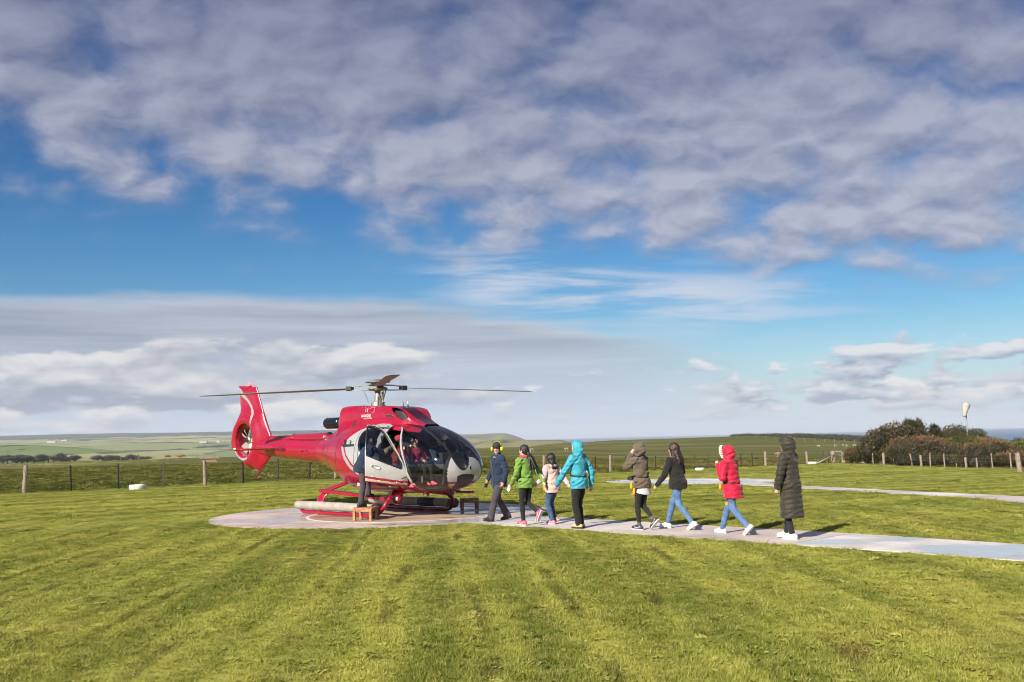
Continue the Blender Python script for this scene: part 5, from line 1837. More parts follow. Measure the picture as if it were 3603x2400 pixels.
    if 'belt' in ja:
        bz, ba = ja['belt']
        aa_ = np.linspace(0, 2 * np.pi, 30, endpoint=False)
        rad = ja.get('belt_r', 0.135) * t_ * k
        MB().tube([(wst[0] + np.cos(a) * rad, np.sin(a) * rad * 1.16, bz * k + 0.15 * np.cos(a) * rad) for a in np.append(aa_, aa_[0])], 0.011 * k, 6, flat=(0, 0, 1, 1.6)).build("waist_strap", st.get('strap_m', DARK), root, True)
    # ---------------- hair
    hs_ = st.get('hair')
    if hs_:
        v = Vol(lo, hi, 0.009)
        v.ell(hp_(-0.022, 0, 0.028), V3(0.104, 0.092, 0.106) * k, 0.0, Rh)
        if hs_ == 'short':
            v.ell(hp_(-0.03, 0, 0.0), V3(0.088, 0.086, 0.09) * k, 0.02, Rh)
        if hs_ in ('bob', 'long'):
            L_ = 0.17 if hs_ == 'bob' else 0.30
            v.cap(hp_(-0.045, 0, 0.0), hp_(-0.075, 0, -L_), 0.092 * k, 0.070 * k, 0.05)
            for s1 in (-1, 1):
                v.cap(hp_(0.0, s1 * 0.066, 0.01), hp_(-0.03, s1 * 0.075, -L_ * 0.8), 0.038 * k, 0.030 * k, 0.04)
            if hs_ == 'long':
                for q_ in range(5):
                    y_ = -0.07 + 0.035 * q_
                    v.chain([hp_(-0.10, y_, -0.10), hp_(-0.13, y_ * 1.1, -0.22), hp_(-0.14 - 0.03 * (q_ % 2), y_ * 1.2, -0.31)], [0.036 * k, 0.032 * k, 0.014 * k], 0.03)
        if hs_ == 'tail':
            v.ell(hp_(-0.05, 0, -0.02), V3(0.08, 0.08, 0.085) * k, 0.02, Rh)
            tb = hp_(-0.11, 0, -0.05)
            rt_ = np.random.default_rng(3)
            for q_ in range(11):
                oy, ox, oz = rt_.normal(0, 0.030), rt_.normal(0, 0.030), rt_.uniform(-0.46, -0.30)
                v.chain([tb, tb + V3(-0.09 + ox * 0.4, oy * 0.6, -0.10) * k, tb + V3(-0.15 + ox, oy, -0.24) * k, tb + V3(-0.20 + ox * 1.6, oy * 1.8, oz) * k], [0.026 * k, 0.030 * k, 0.022 * k, 0.006 * k], 0.014)
        v.cap(hp_(0.32, 0, -0.075), hp_(0.092, 0, -0.030), 0.105 * k, 0.066 * k, 0.0, sub=True)
        v.warp(lambda x, y, z: (0.0035 * np.sin(95 * y + 40 * x + 9 * np.sin(18 * z))).astype(np.float32) + 0 * z)
        obj("hair", v.mesh("hair", st.get('hair_m', HAIR), 1), root)
    return root, J, hp_, k


def legs(L, R_, lift=0.0):
    """L, R_: ((knee x, z), (ankle x, z), toe pitch in degrees)"""
    d = {}
    for s_, (kn, an, pt), y in (('L', L, 0.085), ('R', R_, -0.085)):
        d['kn' + s_] = (kn[0], y, kn[1])
        d['an' + s_] = (an[0], y, an[1])
        d['toe' + s_] = (an[0] + 0.16 * math.cos(R(pt)), y, an[1] + 0.16 * math.sin(R(pt)))
    return d


def pose(lg, elL, wrL, elR, wrR, lean=0.03, yaw=0.0, face=0.0, nod=0.0, dz=0.0, twist=0.0):
    """upright figure; lean forward in metres at the neck; yaw / face in degrees"""
    c, s_ = math.cos(R(face)), math.sin(R(face))
    tc_, ts = math.cos(R(twist)), math.sin(R(twist))
    P = dict(pelvis=(0, 0, 0.93 + dz), chest=(lean * 0.7, 0, 1.26 + dz), neck=(lean, 0, 1.435 + dz), head=(lean + 0.02, 0, 1.585 + dz),
             face=(lean + 0.02 + c * math.cos(R(nod)), s_ * math.cos(R(nod)), 1.585 + dz + math.sin(R(nod))),
             hipL=(0, 0.085, 0.90 + dz), hipR=(0, -0.085, 0.90 + dz),
             shL=(lean * 0.9 - ts * 0.165, tc_ * 0.165, 1.375 + dz), shR=(lean * 0.9 + ts * 0.165, -tc_ * 0.165, 1.375 + dz),
             elL=elL, wrL=wrL, elR=elR, wrR=wrR)
    P.update(lg)
    return P


# ------------------------------------------------------------------ timber step stools
def stool(x, y, rz, label, w=0.46, d=0.44, h=0.30):
    root = empty("step_stool", (x, y, ground_z(x, y) + 0.014), rz)
    tag(root, label, "stool", "timber step stools by the helicopter")
    for k in range(3):
        MB().box((0, (k - 1) * d / 3, h - 0.014), (w + 0.02, d / 3 - 0.006, 0.028)).build("plank", WOOD2, root, bevel=0.004)
    for sx in (-1, 1):
        for sy in (-1, 1):
            MB().box((sx * (w / 2 - 0.03), sy * (d / 2 - 0.03), (h - 0.03) / 2), (0.062, 0.062, h - 0.03)).build("leg", WOOD2, root, bevel=0.005)
    for sy in (-1, 1):
        MB().box((0, sy * (d / 2 - 0.022), h - 0.063), (w - 0.13, 0.030, 0.065)).build("rail", WOOD2, root, bevel=0.003)
    for sx in (-1, 1):
        MB().box((sx * (w / 2 - 0.022), 0, h - 0.063), (0.030, d - 0.13, 0.065)).build("rail", WOOD2, root, bevel=0.003)
    return root


stool(-3.49, 23.36, R(-14), "wooden step stool under the foot of the boarding man")
stool(-1.20, 25.98, R(8), "wooden step stool standing by the nose of the helicopter", 0.44, 0.42)

# ------------------------------------------------------------------ clothes
NAVY = cloth("navy_coat_cloth", (0.010, 0.021, 0.048), 0.8)
PLUM = cloth("plum_trouser_cloth", (0.050, 0.040, 0.050), 0.8)
BLACKC = cloth("black_cloth", (0.012, 0.011, 0.011), 0.85)
BLACKL = cloth("black_leggings", (0.010, 0.010, 0.011), 0.7)
GREEN = cloth("green_jacket_cloth", (0.125, 0.245, 0.038), 0.6)
PINKV = cloth("pale_pink_vest", (0.52, 0.36, 0.32), 0.55)
LAV = cloth("lavender_sleeve", (0.44, 0.36, 0.41), 0.85)
JEAN_D = cloth("dark_denim", (0.035, 0.070, 0.140), 0.85, 0.35, 10)
JEAN = cloth("blue_denim", (0.072, 0.140, 0.270), 0.85, 0.28, 10)
BLUEJ = cloth("turquoise_jacket_cloth", (0.032, 0.285, 0.380), 0.5)
BROWN = cloth("brown_hoodie_cloth", (0.105, 0.080, 0.058), 0.9)
WHITEC = cloth("white_shirt_cloth", (0.47, 0.458, 0.445), 0.8, 0.06)
REDP = cloth("crimson_puffer_cloth", (0.40, 0.004, 0.032), 0.5)
OLIVE = cloth("olive_black_puffer_cloth", (0.028, 0.024, 0.016), 0.5)
PINKS = mat("pink_shoe", (0.55, 0.08, 0.14), 0.6, var=0.25, vscale=20)
PINKB = mat("pink_boot", (0.62, 0.17, 0.27), 0.6, var=0.15)
SHOEW = mat("white_shoe", (0.47, 0.458, 0.445), 0.55, var=0.06)
SHOEB = mat("black_shoe", (0.030, 0.026, 0.024), 0.4)
SHOEN = mat("navy_shoe", (0.025, 0.028, 0.050), 0.55)
TAN = mat("tan_boot", (0.47, 0.33, 0.16), 0.7, var=0.15)
SOLEB = mat("black_sole", (0.03, 0.025, 0.022), 0.7)
PINK = cloth("pink_scarf", (0.60, 0.03, 0.16))
YEL = cloth("yellow_pouch", (0.62, 0.28, 0.015))
LIME = mat("lime_earmuff", (0.56, 0.72, 0.02), 0.4)
FUR = mat("white_fur", (0.62, 0.57, 0.50), 0.95, var=0.15, vscale=40, bump=1.0, bscale=120)
PHONEW = mat("white_phone", (0.75, 0.75, 0.76), 0.25)
SOCK = cloth("brown_sock", (0.13, 0.085, 0.055))
WALK = "people walking in line along the footpath"


def pouch(root, c, sz=(0.06, 0.12, 0.10), m_=None):
    sz = tuple(0.78 * q for q in sz)
    return MB().box(c, sz, taper=0.85).build("pouch", m_ or YEL, root, bevel=0.018)


GH = 0.014
# -- man in navy coat with ear defenders
r, J, hp_, k = build_person("man in navy coat with lime ear defenders looking back at the camera", (-0.36, 22.35), 212, 1.70,
    pose(legs(((0.17, 0.50), (0.29, 0.086), 6), ((0.00, 0.49), (-0.24, 0.105), -12)), (-0.03, 0.27, 1.10), (0.06, 0.27, 0.86), (0.00, -0.27, 1.12), (0.15, -0.24, 0.90), 0.02, face=42, nod=-4),
    dict(male=True, skin=SKIN, hair='short', trousers=dict(m=PLUM, w=1.18, cuff=0.082, up=0.0), shoes=dict(m=SHOEB, sole=SOLEB),
         jacket=dict(m=NAVY, hem=0.74, t=1.10, flare=1.02, collar=True, sleeve=1.08, wr=0.006), curlR=0.9), WALK, GH)
cp = MB()
cp.sphere(hp_(-0.018, 0, 0.066), np.array([0.108, 0.100, 0.088]) * k, 18)
cpo = cp.build("cap", mat("black_cap", (0.015, 0.015, 0.018), 0.8), r, True)
bw = []
for t in np.linspace(-1, 1, 9):
    bw.append([hp_(0.070 - 0.03 * t * t, t * 0.078, 0.070), hp_(0.150 - 0.055 * t * t, t * 0.070, 0.050)])
bw = np.array(bw)
ring0, ring1 = bw[:, 0], bw[:, 1]
Vb = np.concatenate([ring0, ring1, ring0 - V3(0, 0, 0.008), ring1 - V3(0, 0, 0.008)])
n9 = np.arange(8)
MB().add(Vb, np.concatenate([np.stack([n9, n9 + 9, n9 + 10, n9 + 1], 1), np.stack([n9 + 18, n9 + 19, n9 + 28, n9 + 27], 1), np.stack([n9 + 9, n9 + 27, n9 + 28, n9 + 10], 1)])).build("cap_brim", mat("black_brim", (0.012, 0.012, 0.014), 0.7), cpo, True)
fwd_ = hp_(1, 0, 0) - hp_(0, 0, 0)
fwd_ = fwd_ / np.linalg.norm(fwd_)
em = MB().tube([hp_(-0.01, 0.105 * math.cos(a), 0.03 + 0.135 * math.sin(a)) for a in np.linspace(0.05, math.pi - 0.05, 15)], 0.014, 8, flat=tuple(fwd_) + (1.8,)).build("headband", mat("olive_headband", (0.20, 0.24, 0.03), 0.6), r, True)
for s1 in (-1, 1):
    MB().sphere(hp_(-0.005, s1 * 0.108, -0.005), np.array([0.040, 0.030, 0.052]) * k, 14).build("ear_cup", LIME, em, True)
    MB().sphere(hp_(-0.003, s1 * 0.088, -0.005), np.array([0.038, 0.016, 0.048]) * k, 12).build("ear_cushion", DARK, em, True)
ph = J['wrR'] + V3(0.045, 0.01, -0.10)
MB().box(ph, (0.075, 0.014, 0.145), rot=Matrix.Rotation(R(-20), 3, 'Y')).build("phone", DARK, r, bevel=0.004)
MB().tube([J['neck'] + V3(0.085, -0.03, -0.03), J['neck'] + V3(0.095, 0.0, -0.10), J['neck'] + V3(0.085, 0.03, -0.03)], 0.022, 8, flat=(1, 0, 0, 0.5)).build("shirt_collar", WHITEC, r, True)
MB().tube([J['neck'] + V3(0.098, 0.005, -0.09), J['chest'] + V3(0.172, 0.015, 0.0), (0.155, 0.02, 0.98), (0.16, 0.02, 0.78)], 0.006, 6).build("zip", DARK, r, True)

# -- woman in green
r, J, hp_, k = build_person("woman in lime green jacket with a long dark ponytail and pink scarf", (0.22, 21.0), 136, 1.655,
    pose(legs(((0.06, 0.48), (0.02, 0.086), 0), ((0.04, 0.47), (-0.26, 0.27), -62)), (0.03, 0.26, 1.10), (0.20, 0.24, 0.88), (-0.14, -0.26, 1.12), (-0.30, -0.22, 0.92), 0.03, face=12),
    dict(hair='tail', trousers=dict(m=BLACKL, w=0.90, cuff=0.045), shoes=dict(m=PINKS, sole=WHITEC, mark=((-0.02, -0.02), (0.03, -0.045), (0.07, -0.03)), mark_m=WHITEC),
         jacket=dict(m=GREEN, hem=0.79, t=1.03, flare=1.08, collar=True, sleeve=1.08, belt=(1.02, 0.012), belt_r=0.130, wr=0.006)), WALK, GH)
MB().tube([J['neck'] + V3(math.cos(a) * 0.072, math.sin(a) * 0.076, 0.028 + 0.012 * math.cos(a)) for a in np.linspace(0, 2 * np.pi, 21)], 0.028, 8).build("scarf", PINK, r, True)
MB().box(J['wrL'] + V3(0.075, 0.0, -0.085), (0.075, 0.010, 0.14), rot=Matrix.Rotation(R(-35), 3, 'Y')).build("phone", PHONEW, r, bevel=0.004)
pouch(r, J['pelvis'] + V3(0.12, 0.13, 0.04), (0.10, 0.05, 0.11))

# -- girl in pink vest
r, J, hp_, k = build_person("girl in pale pink vest with lavender sleeves between two adults", (0.78, 21.12), 136, 1.465,
    pose(legs(((0.10, 0.48), (-0.04, 0.088), 2), ((0.16, 0.49), (0.02, 0.13), -28)), (0.06, 0.25, 1.14), (0.27, 0.26, 0.98), (-0.12, -0.25, 1.14), (-0.28, -0.24, 0.97), 0.04, face=5),
    dict(hair='long', trousers=dict(m=JEAN_D, w=1.05, cuff=0.060, up=0.06), shoes=dict(m=PINKB, sole=mat("pale_pink_sole", (0.72, 0.45, 0.45), 0.6), top=0.05),
         jacket=dict(m=PINKV, hem=0.77, t=1.05, flare=1.10, hood_down=True, sleeve=0.70, cuff=0.9, quilt=(0.115, 0.010), belt=(0.97, 0.018), belt_r=0.142, sleeve_m=LAV)), WALK, GH)
pouch(r, J['pelvis'] + V3(0.13, 0.10, -0.06), (0.09, 0.05, 0.12))

# -- woman in turquoise
r, J, hp_, k = build_person("woman in turquoise hooded jacket and black trousers", (1.27, 20.02), 136, 1.71,
    pose(legs(((0.05, 0.48), (-0.03, 0.086), 0), ((0.10, 0.48), (0.06, 0.086), 0)), (0.13, 0.28, 1.12), (0.35, 0.27, 0.86), (-0.10, -0.27, 1.10), (-0.08, -0.28, 0.84), 0.03, face=8),
    dict(trousers=dict(m=BLACKC, w=1.10, cuff=0.068), shoes=dict(m=TAN, sole=SOLEB, top=0.05, sole_h=0.036),
         jacket=dict(m=BLUEJ, hem=0.77, t=1.06, flare=1.04, hood=True, sleeve=1.12, belt=(1.03, 0.014), belt_r=0.138, wr=0.006)), WALK, GH)
MB().tube([J['pelvis'] + V3(math.cos(a) * 0.145, math.sin(a) * 0.165, -0.135) for a in np.linspace(0, 2 * np.pi, 25)], 0.014, 6, flat=(0, 0, 1, 2.0)).build("shirt_hem", PINK, r, True)

# -- woman in brown hoodie
r, J, hp_, k = build_person("woman in brown hoodie with hood up holding her head", (2.44, 19.38), 136, 1.635,
    pose(legs(((0.07, 0.48), (0.04, 0.086), 2), ((0.06, 0.47), (-0.20, 0.20), -45)), (0.24, 0.20, 1.25), (0.15, 0.12, 1.50), (0.22, -0.20, 1.25), (0.17, -0.08, 1.48), 0.05, face=6, nod=-10),
    dict(trousers=dict(m=BLACKL, w=0.86, cuff=0.043, up=0.16), sock=SOCK, shoes=dict(m=SHOEN, sole=WHITEC, mark=((-0.05, -0.01), (0.0, -0.045), (0.09, -0.03)), mark_m=WHITEC),
         jacket=dict(m=BROWN, hem=0.83, t=1.05, flare=1.06, hood=True, hood_s=1.02, sleeve=1.08, belt=(1.06, 0.010), belt_r=0.134, wr=0.007)), WALK, GH)
v_ = Vol((-0.25, -0.25, 0.6), (0.25, 0.25, 1.0), 0.010)
v_.cap((0.0, 0, 0.92), (-0.02, 0, 0.64), 0.128, 0.140, 0.02, sq=(1, 1.16)).above(0.70, 0.25)
obj("shirt_hem", v_.mesh("shirt_hem", WHITEC, 1), r)
MB().tube([J['neck'] + V3(math.cos(a) * 0.105, math.sin(a) * 0.115, 0.005 - 0.05 * math.cos(a)) for a in np.linspace(0, 2 * np.pi, 25)], 0.010, 6, flat=(0, 0, 1, 2.4)).build("camera_strap", DARK, r, True)
cm = MB().box(J['pelvis'] + V3(0.165, 0.10, 0.09), (0.07, 0.12, 0.09)).build("camera_body", DARK, r, bevel=0.012)
MB().lathe([(0.036, 0.0), (0.038, 0.03), (0.034, 0.06)], tuple(J['pelvis'] + V3(0.19, 0.10, 0.085)), 16, 'x').build("camera_lens", DARK, cm, True)
pouch(r, J['pelvis'] + V3(0.16, 0.12, -0.05), (0.07, 0.07, 0.15))
MB().tube([J['pelvis'] + V3(0.06, 0.17, -0.10), J['pelvis'] + V3(0.07, 0.18, -0.22)], [0.022, 0.03], 8).build("tassel", YEL, r, True)

# -- woman in black
r, J, hp_, k = build_person("woman in black sweater and blue jeans with long dark brown hair", (3.12, 19.32), 136, 1.635,
    pose(legs(((-0.06, 0.51), (-0.37, 0.14), -30), ((0.20, 0.50), (0.34, 0.090), 5)), (0.12, 0.26, 1.09), (0.32, 0.26, 0.88), (0.06, -0.26, 1.12), (0.24, -0.18, 1.02), 0.06, face=6, nod=-6),
    dict(hair='long', hair_m=HAIRB, trousers=dict(m=JEAN, w=0.98, cuff=0.046, up=0.05), shoes=dict(m=SHOEW),
         jacket=dict(m=BLACKC, hem=0.80, t=1.0, flare=1.17, collar=True, hood_down=True, sleeve=1.05, belt=(1.02, 0.006), belt_r=0.132)), WALK, GH)
# a rear leg that trails: fix of the knee is in the pose above
pouch(r, J['pelvis'] + V3(0.15, 0.0, 0.03), (0.05, 0.12, 0.10))

# -- woman in red
r, J, hp_, k = build_person("woman in crimson puffer coat with white fur hood and blue jeans", (3.90, 18.1), 136, 1.56,
    pose(legs(((-0.04, 0.51), (-0.36, 0.17), -45), ((0.18, 0.50), (0.32, 0.088), 2)), (0.05, 0.26, 1.10), (0.21, 0.15, 1.34), (0.08, -0.25, 1.12), (0.22, -0.12, 1.32), 0.06, face=4, nod=-6),
    dict(trousers=dict(m=JEAN, w=1.0, cuff=0.055, up=0.03), shoes=dict(m=SHOEW),
         jacket=dict(m=REDP, hem=0.71, t=1.07, flare=1.08, flare2=1.10, hood=True, sleeve=1.14, quilt=(0.095, 0.012), belt=(1.00, 0.022), belt_r=0.140, hemx=-0.03)), WALK, GH)
v_ = Vol(tuple(J['head'] - 0.22), tuple(J['head'] + 0.25), 0.007)
rr_ = np.random.default_rng(5)
for a in np.linspace(0, 2 * np.pi, 40)[:-1]:
    c_ = hp_(0.092 + 0.012 * math.cos(a), 0.092 * math.sin(a), 0.018 + 0.118 * math.cos(a))
    v_.ell(c_ + rr_.normal(0, 0.004, 3), rr_.uniform(0.020, 0.032, 3), 0.008)
v_.warp(lambda x, y, z: (0.004 * np.sin(160 * x) * np.sin(150 * y) + 0.004 * np.sin(170 * z)).astype(np.float32))
obj("fur_trim", v_.mesh("fur_trim", FUR, 0), r)
pouch(r, J['pelvis'] + V3(0.18, 0.10, 0.0), (0.07, 0.08, 0.13))
pouch(r, J['pelvis'] + V3(0.05, 0.13, -0.30), (0.08, 0.02, 0.07))

# -- woman in long coat
r, J, hp_, k = build_person("woman in long olive black quilted coat with hood up", (4.66, 17.05), 136, 1.70,
    pose(legs(((0.05, 0.48), (-0.04, 0.086), 0), ((0.10, 0.49), (0.16, 0.092), 4)), (0.03, 0.27, 1.11), (0.10, 0.26, 0.88), (0.10, -0.22, 1.16), (0.17, -0.04, 1.37), 0.02, face=6),
    dict(trousers=dict(m=BLACKL, w=0.90, cuff=0.050), shoes=dict(m=SHOEW),
         jacket=dict(m=OLIVE, hem=0.36, t=1.06, flare=1.05, flare2=1.16, hood=True, hood_s=1.10, peak=True, sleeve=1.12, quilt=(0.082, 0.011), wr=0.004, waist=0.130)), WALK, GH)
pouch(r, J['pelvis'] + V3(0.20, 0.02, 0.02), (0.05, 0.10, 0.11))

# -- man boarding
Pb = dict(pelvis=(0.06, 0, 1.24), chest=(0.26, 0, 1.53), neck=(0.37, 0, 1.67), head=(0.46, 0, 1.79), face=(1.4, 0.1, 1.62), hipL=(0.06, 0.085, 1.20), hipR=(0.06, -0.085, 1.20),
          shL=(0.33, 0.17, 1.62), shR=(0.33, -0.17, 1.62), elL=(0.56, 0.26, 1.52), wrL=(0.78, 0.20, 1.60), elR=(0.55, -0.26, 1.54), wrR=(0.76, -0.30, 1.66),
          knL=(0.36, 0.09, 0.99), anL=(0.36, 0.09, 0.585), toeL=(0.52, 0.09, 0.585), knR=(0.06, -0.085, 0.78), anR=(-0.02, -0.085, 0.385), toeR=(0.14, -0.085, 0.385))
r, J, hp_, k = build_person("man in dark trousers climbing into the cabin behind the open door", (-3.66, 23.44), 48, 1.70, Pb,
    dict(male=True, hair='short', skin=SKIN, trousers=dict(m=PLUM, w=1.05, cuff=0.066, up=0.02, wr=0.006), shoes=dict(m=SHOEB, sole=SOLEB),
         jacket=dict(m=NAVY, hem=1.10, t=1.04, sleeve=1.02, collar=True)), None, GH)
MB().tube([J['elR'], J['wrR']], [0.068, 0.055], 12).build("sleeve_cuff", cloth("beige_sleeve", (0.42, 0.33, 0.22)), r, True)

# -- people in the cabin
def seated(label, lx, ly, st, elL, wrL, elR, wrR, face=0, nod=0):
    P = dict(pelvis=(0, 0, 1.17), chest=(0.0, 0, 1.48), neck=(0.01, 0, 1.655), head=(0.035, 0, 1.80), face=(0.035 + math.cos(R(face)), math.sin(R(face)), 1.80 + math.sin(R(nod))), hipL=(0.02, 0.085, 1.15), hipR=(0.02, -0.085, 1.15),
             shL=(0.0, 0.165, 1.59), shR=(0.0, -0.165, 1.59), elL=elL, wrL=wrL, elR=elR, wrR=wrR,
             knL=(0.44, 0.10, 1.17), anL=(0.52, 0.10, 0.81), toeL=(0.68, 0.10, 0.81), knR=(0.44, -0.10, 1.17), anR=(0.52, -0.10, 0.81), toeR=(0.68, -0.10, 0.81))
    c, s_ = math.cos(R(-45.4)), math.sin(R(-45.4))
    return build_person(label, (-3.484 + c * lx - s_ * ly, 25.61 + s_ * lx + c * ly), -45.4, 1.70, P, st, "people seated in the cabin", GH, vox=0.011)
HEADS = mat("headset_black", (0.02, 0.02, 0.022), 0.4)
def headset(r, hp_, k):
    o = MB().tube([hp_(-0.015, 0.098 * math.cos(a), 0.02 + 0.118 * math.sin(a)) for a in np.linspace(0.1, math.pi - 0.1, 13)], 0.010, 8).build("headset_band", HEADS, r, True)
    for s1 in (-1, 1):
        MB().sphere(hp_(-0.01, s1 * 0.098, -0.01), np.array([0.038, 0.026, 0.045]) * k, 12).build("ear_cup", HEADS, o, True)
    MB().tube([hp_(0.0, -0.098, -0.03), hp_(0.06, -0.09, -0.07), hp_(0.105, -0.02, -0.075)], 0.005, 6).build("microphone_boom", HEADS, o, True)
PLAID = cloth("red_plaid_shirt", (0.42, 0.06, 0.05), 0.8, 0.5, 30)
MAROON = cloth("maroon_top", (0.20, 0.012, 0.04))
r, J, hp_, k = seated("passenger in red plaid sleeves and red cap holding up a camera", 1.62, -0.62, dict(skin=SKIN, hair='bob', trousers=dict(m=JEAN_D), shoes=dict(m=PINKS), jacket=dict(m=PLAID, hem=1.13, hood_down=False), strap_m=DARK),
    (0.20, 0.22, 1.36), (0.30, 0.10, 1.62), (0.18, -0.24, 1.34), (0.30, -0.10, 1.60), 20, -10)
headset(r, hp_, k)
MB().sphere(hp_(-0.02, 0, 0.07), np.array([0.112, 0.102, 0.080]) * k, 16).build("red_cap", cloth("red_cap_cloth", (0.35, 0.01, 0.03)), r, True)
cm = MB().box(V3(0.40, 0.0, 1.68), (0.07, 0.13, 0.09)).build("camera_body", DARK, r, bevel=0.012)
MB().lathe([(0.038, 0.0), (0.04, 0.05), (0.034, 0.09)], (0.43, 0, 1.68), 16, 'x').build("camera_lens", STEEL, cm, True)
pouch(r, V3(0.16, 0.0, 1.30), (0.10, 0.20, 0.14))
r, J, hp_, k = seated("passenger in maroon top sitting beside the one with the camera", 1.62, -0.12, dict(skin=SKIN, hair='bob', trousers=dict(m=BLACKC), shoes=dict(m=PINKS), jacket=dict(m=MAROON, hem=1.13)),
    (0.16, 0.24, 1.34), (0.32, 0.10, 1.30), (0.16, -0.24, 1.34), (0.32, -0.06, 1.32), -10, -12)
headset(r, hp_, k)
pouch(r, V3(0.16, 0.0, 1.30), (0.10, 0.20, 0.14))
r, J, hp_, k = seated("pilot in dark sunglasses and headset at the far side of the cabin", 1.72, 0.52, dict(male=True, skin=SKIN, hair='short', trousers=dict(m=PLUM), shoes=dict(m=SHOEB), jacket=dict(m=NAVY, hem=1.13, collar=True)),
    (0.16, 0.24, 1.34), (0.36, 0.22, 1.22), (0.18, -0.24, 1.34), (0.38, -0.05, 1.22), -18, -4)
headset(r, hp_, k)
MB().sphere(hp_(0.084, 0.032, 0.012), np.array([0.012, 0.028, 0.020]), 10).sphere(hp_(0.084, -0.032, 0.012), np.array([0.012, 0.028, 0.020]), 10).tube([hp_(0.09, -0.02, 0.016), hp_(0.09, 0.02, 0.016)], 0.004, 6).build("sunglasses", HEADS, r, True)


# ------------------------------------------------------------------ scrub and trees
def leaf_material(name, stops, rough=0.6):
    """stops: colours picked by the leaf's own tint value"""
    mt = bpy.data.materials.new(name)
    mt.use_nodes = True
    nt = mt.node_tree
    nt.nodes.clear()
    at = nt.nodes.new('ShaderNodeAttribute')
    at.attribute_name = "tint"
    rp = nt.nodes.new('ShaderNodeValToRGB')
    cr = rp.color_ramp
    while len(cr.elements) < len(stops):
        cr.elements.new(0.5)
    for e, (p_, c) in zip(cr.elements, stops):
        e.position = p_
        e.color = c + (1,)
    nt.links.new(at.outputs['Fac'], rp.inputs[0])
    df = nt.nodes.new('ShaderNodeBsdfDiffuse')
    tl = nt.nodes.new('ShaderNodeBsdfTranslucent')
    gl = nt.nodes.new('ShaderNodeBsdfGlossy')
    gl.inputs['Roughness'].default_value = 0.45
    gl.inputs['Color'].default_value = (0.5, 0.5, 0.5, 1)
    nt.links.new(rp.outputs[0], df.inputs[0])
    nt.links.new(rp.outputs[0], tl.inputs[0])
    m1 = nt.nodes.new('ShaderNodeMixShader')
    m1.inputs[0].default_value = 0.28
    nt.links.new(df.outputs[0], m1.inputs[1]); nt.links.new(tl.outputs[0], m1.inputs[2])
    m2 = nt.nodes.new('ShaderNodeMixShader')
    m2.inputs[0].default_value = 0.05
    nt.links.new(m1.outputs[0], m2.inputs[1]); nt.links.new(gl.outputs[0], m2.inputs[2])
    out = nt.nodes.new('ShaderNodeOutputMaterial')
    nt.links.new(m2.outputs[0], out.inputs[0])
    return mt


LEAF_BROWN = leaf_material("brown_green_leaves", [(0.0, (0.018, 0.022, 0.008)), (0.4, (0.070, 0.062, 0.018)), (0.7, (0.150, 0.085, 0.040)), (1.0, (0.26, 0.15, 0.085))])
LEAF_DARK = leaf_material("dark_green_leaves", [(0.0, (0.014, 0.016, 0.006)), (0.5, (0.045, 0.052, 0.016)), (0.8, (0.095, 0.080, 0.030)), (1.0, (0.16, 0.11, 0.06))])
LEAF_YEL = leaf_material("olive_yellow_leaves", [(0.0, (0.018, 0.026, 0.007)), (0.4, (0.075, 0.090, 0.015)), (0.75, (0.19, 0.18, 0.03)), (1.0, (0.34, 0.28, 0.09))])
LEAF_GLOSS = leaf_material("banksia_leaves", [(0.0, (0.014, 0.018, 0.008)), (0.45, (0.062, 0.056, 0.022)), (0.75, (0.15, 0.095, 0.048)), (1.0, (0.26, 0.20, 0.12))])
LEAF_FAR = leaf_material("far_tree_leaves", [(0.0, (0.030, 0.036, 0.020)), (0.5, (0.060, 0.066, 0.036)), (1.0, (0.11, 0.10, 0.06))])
TWIG = mat("twigs", (0.085, 0.055, 0.042), 0.9, var=0.4)
CORE = mat("shaded_core", (0.022, 0.020, 0.012), 1.0, var=0.5, vscale=3, bump=1.0, bscale=6)  # solid dark filling of the foliage, its inner shade put into the colour


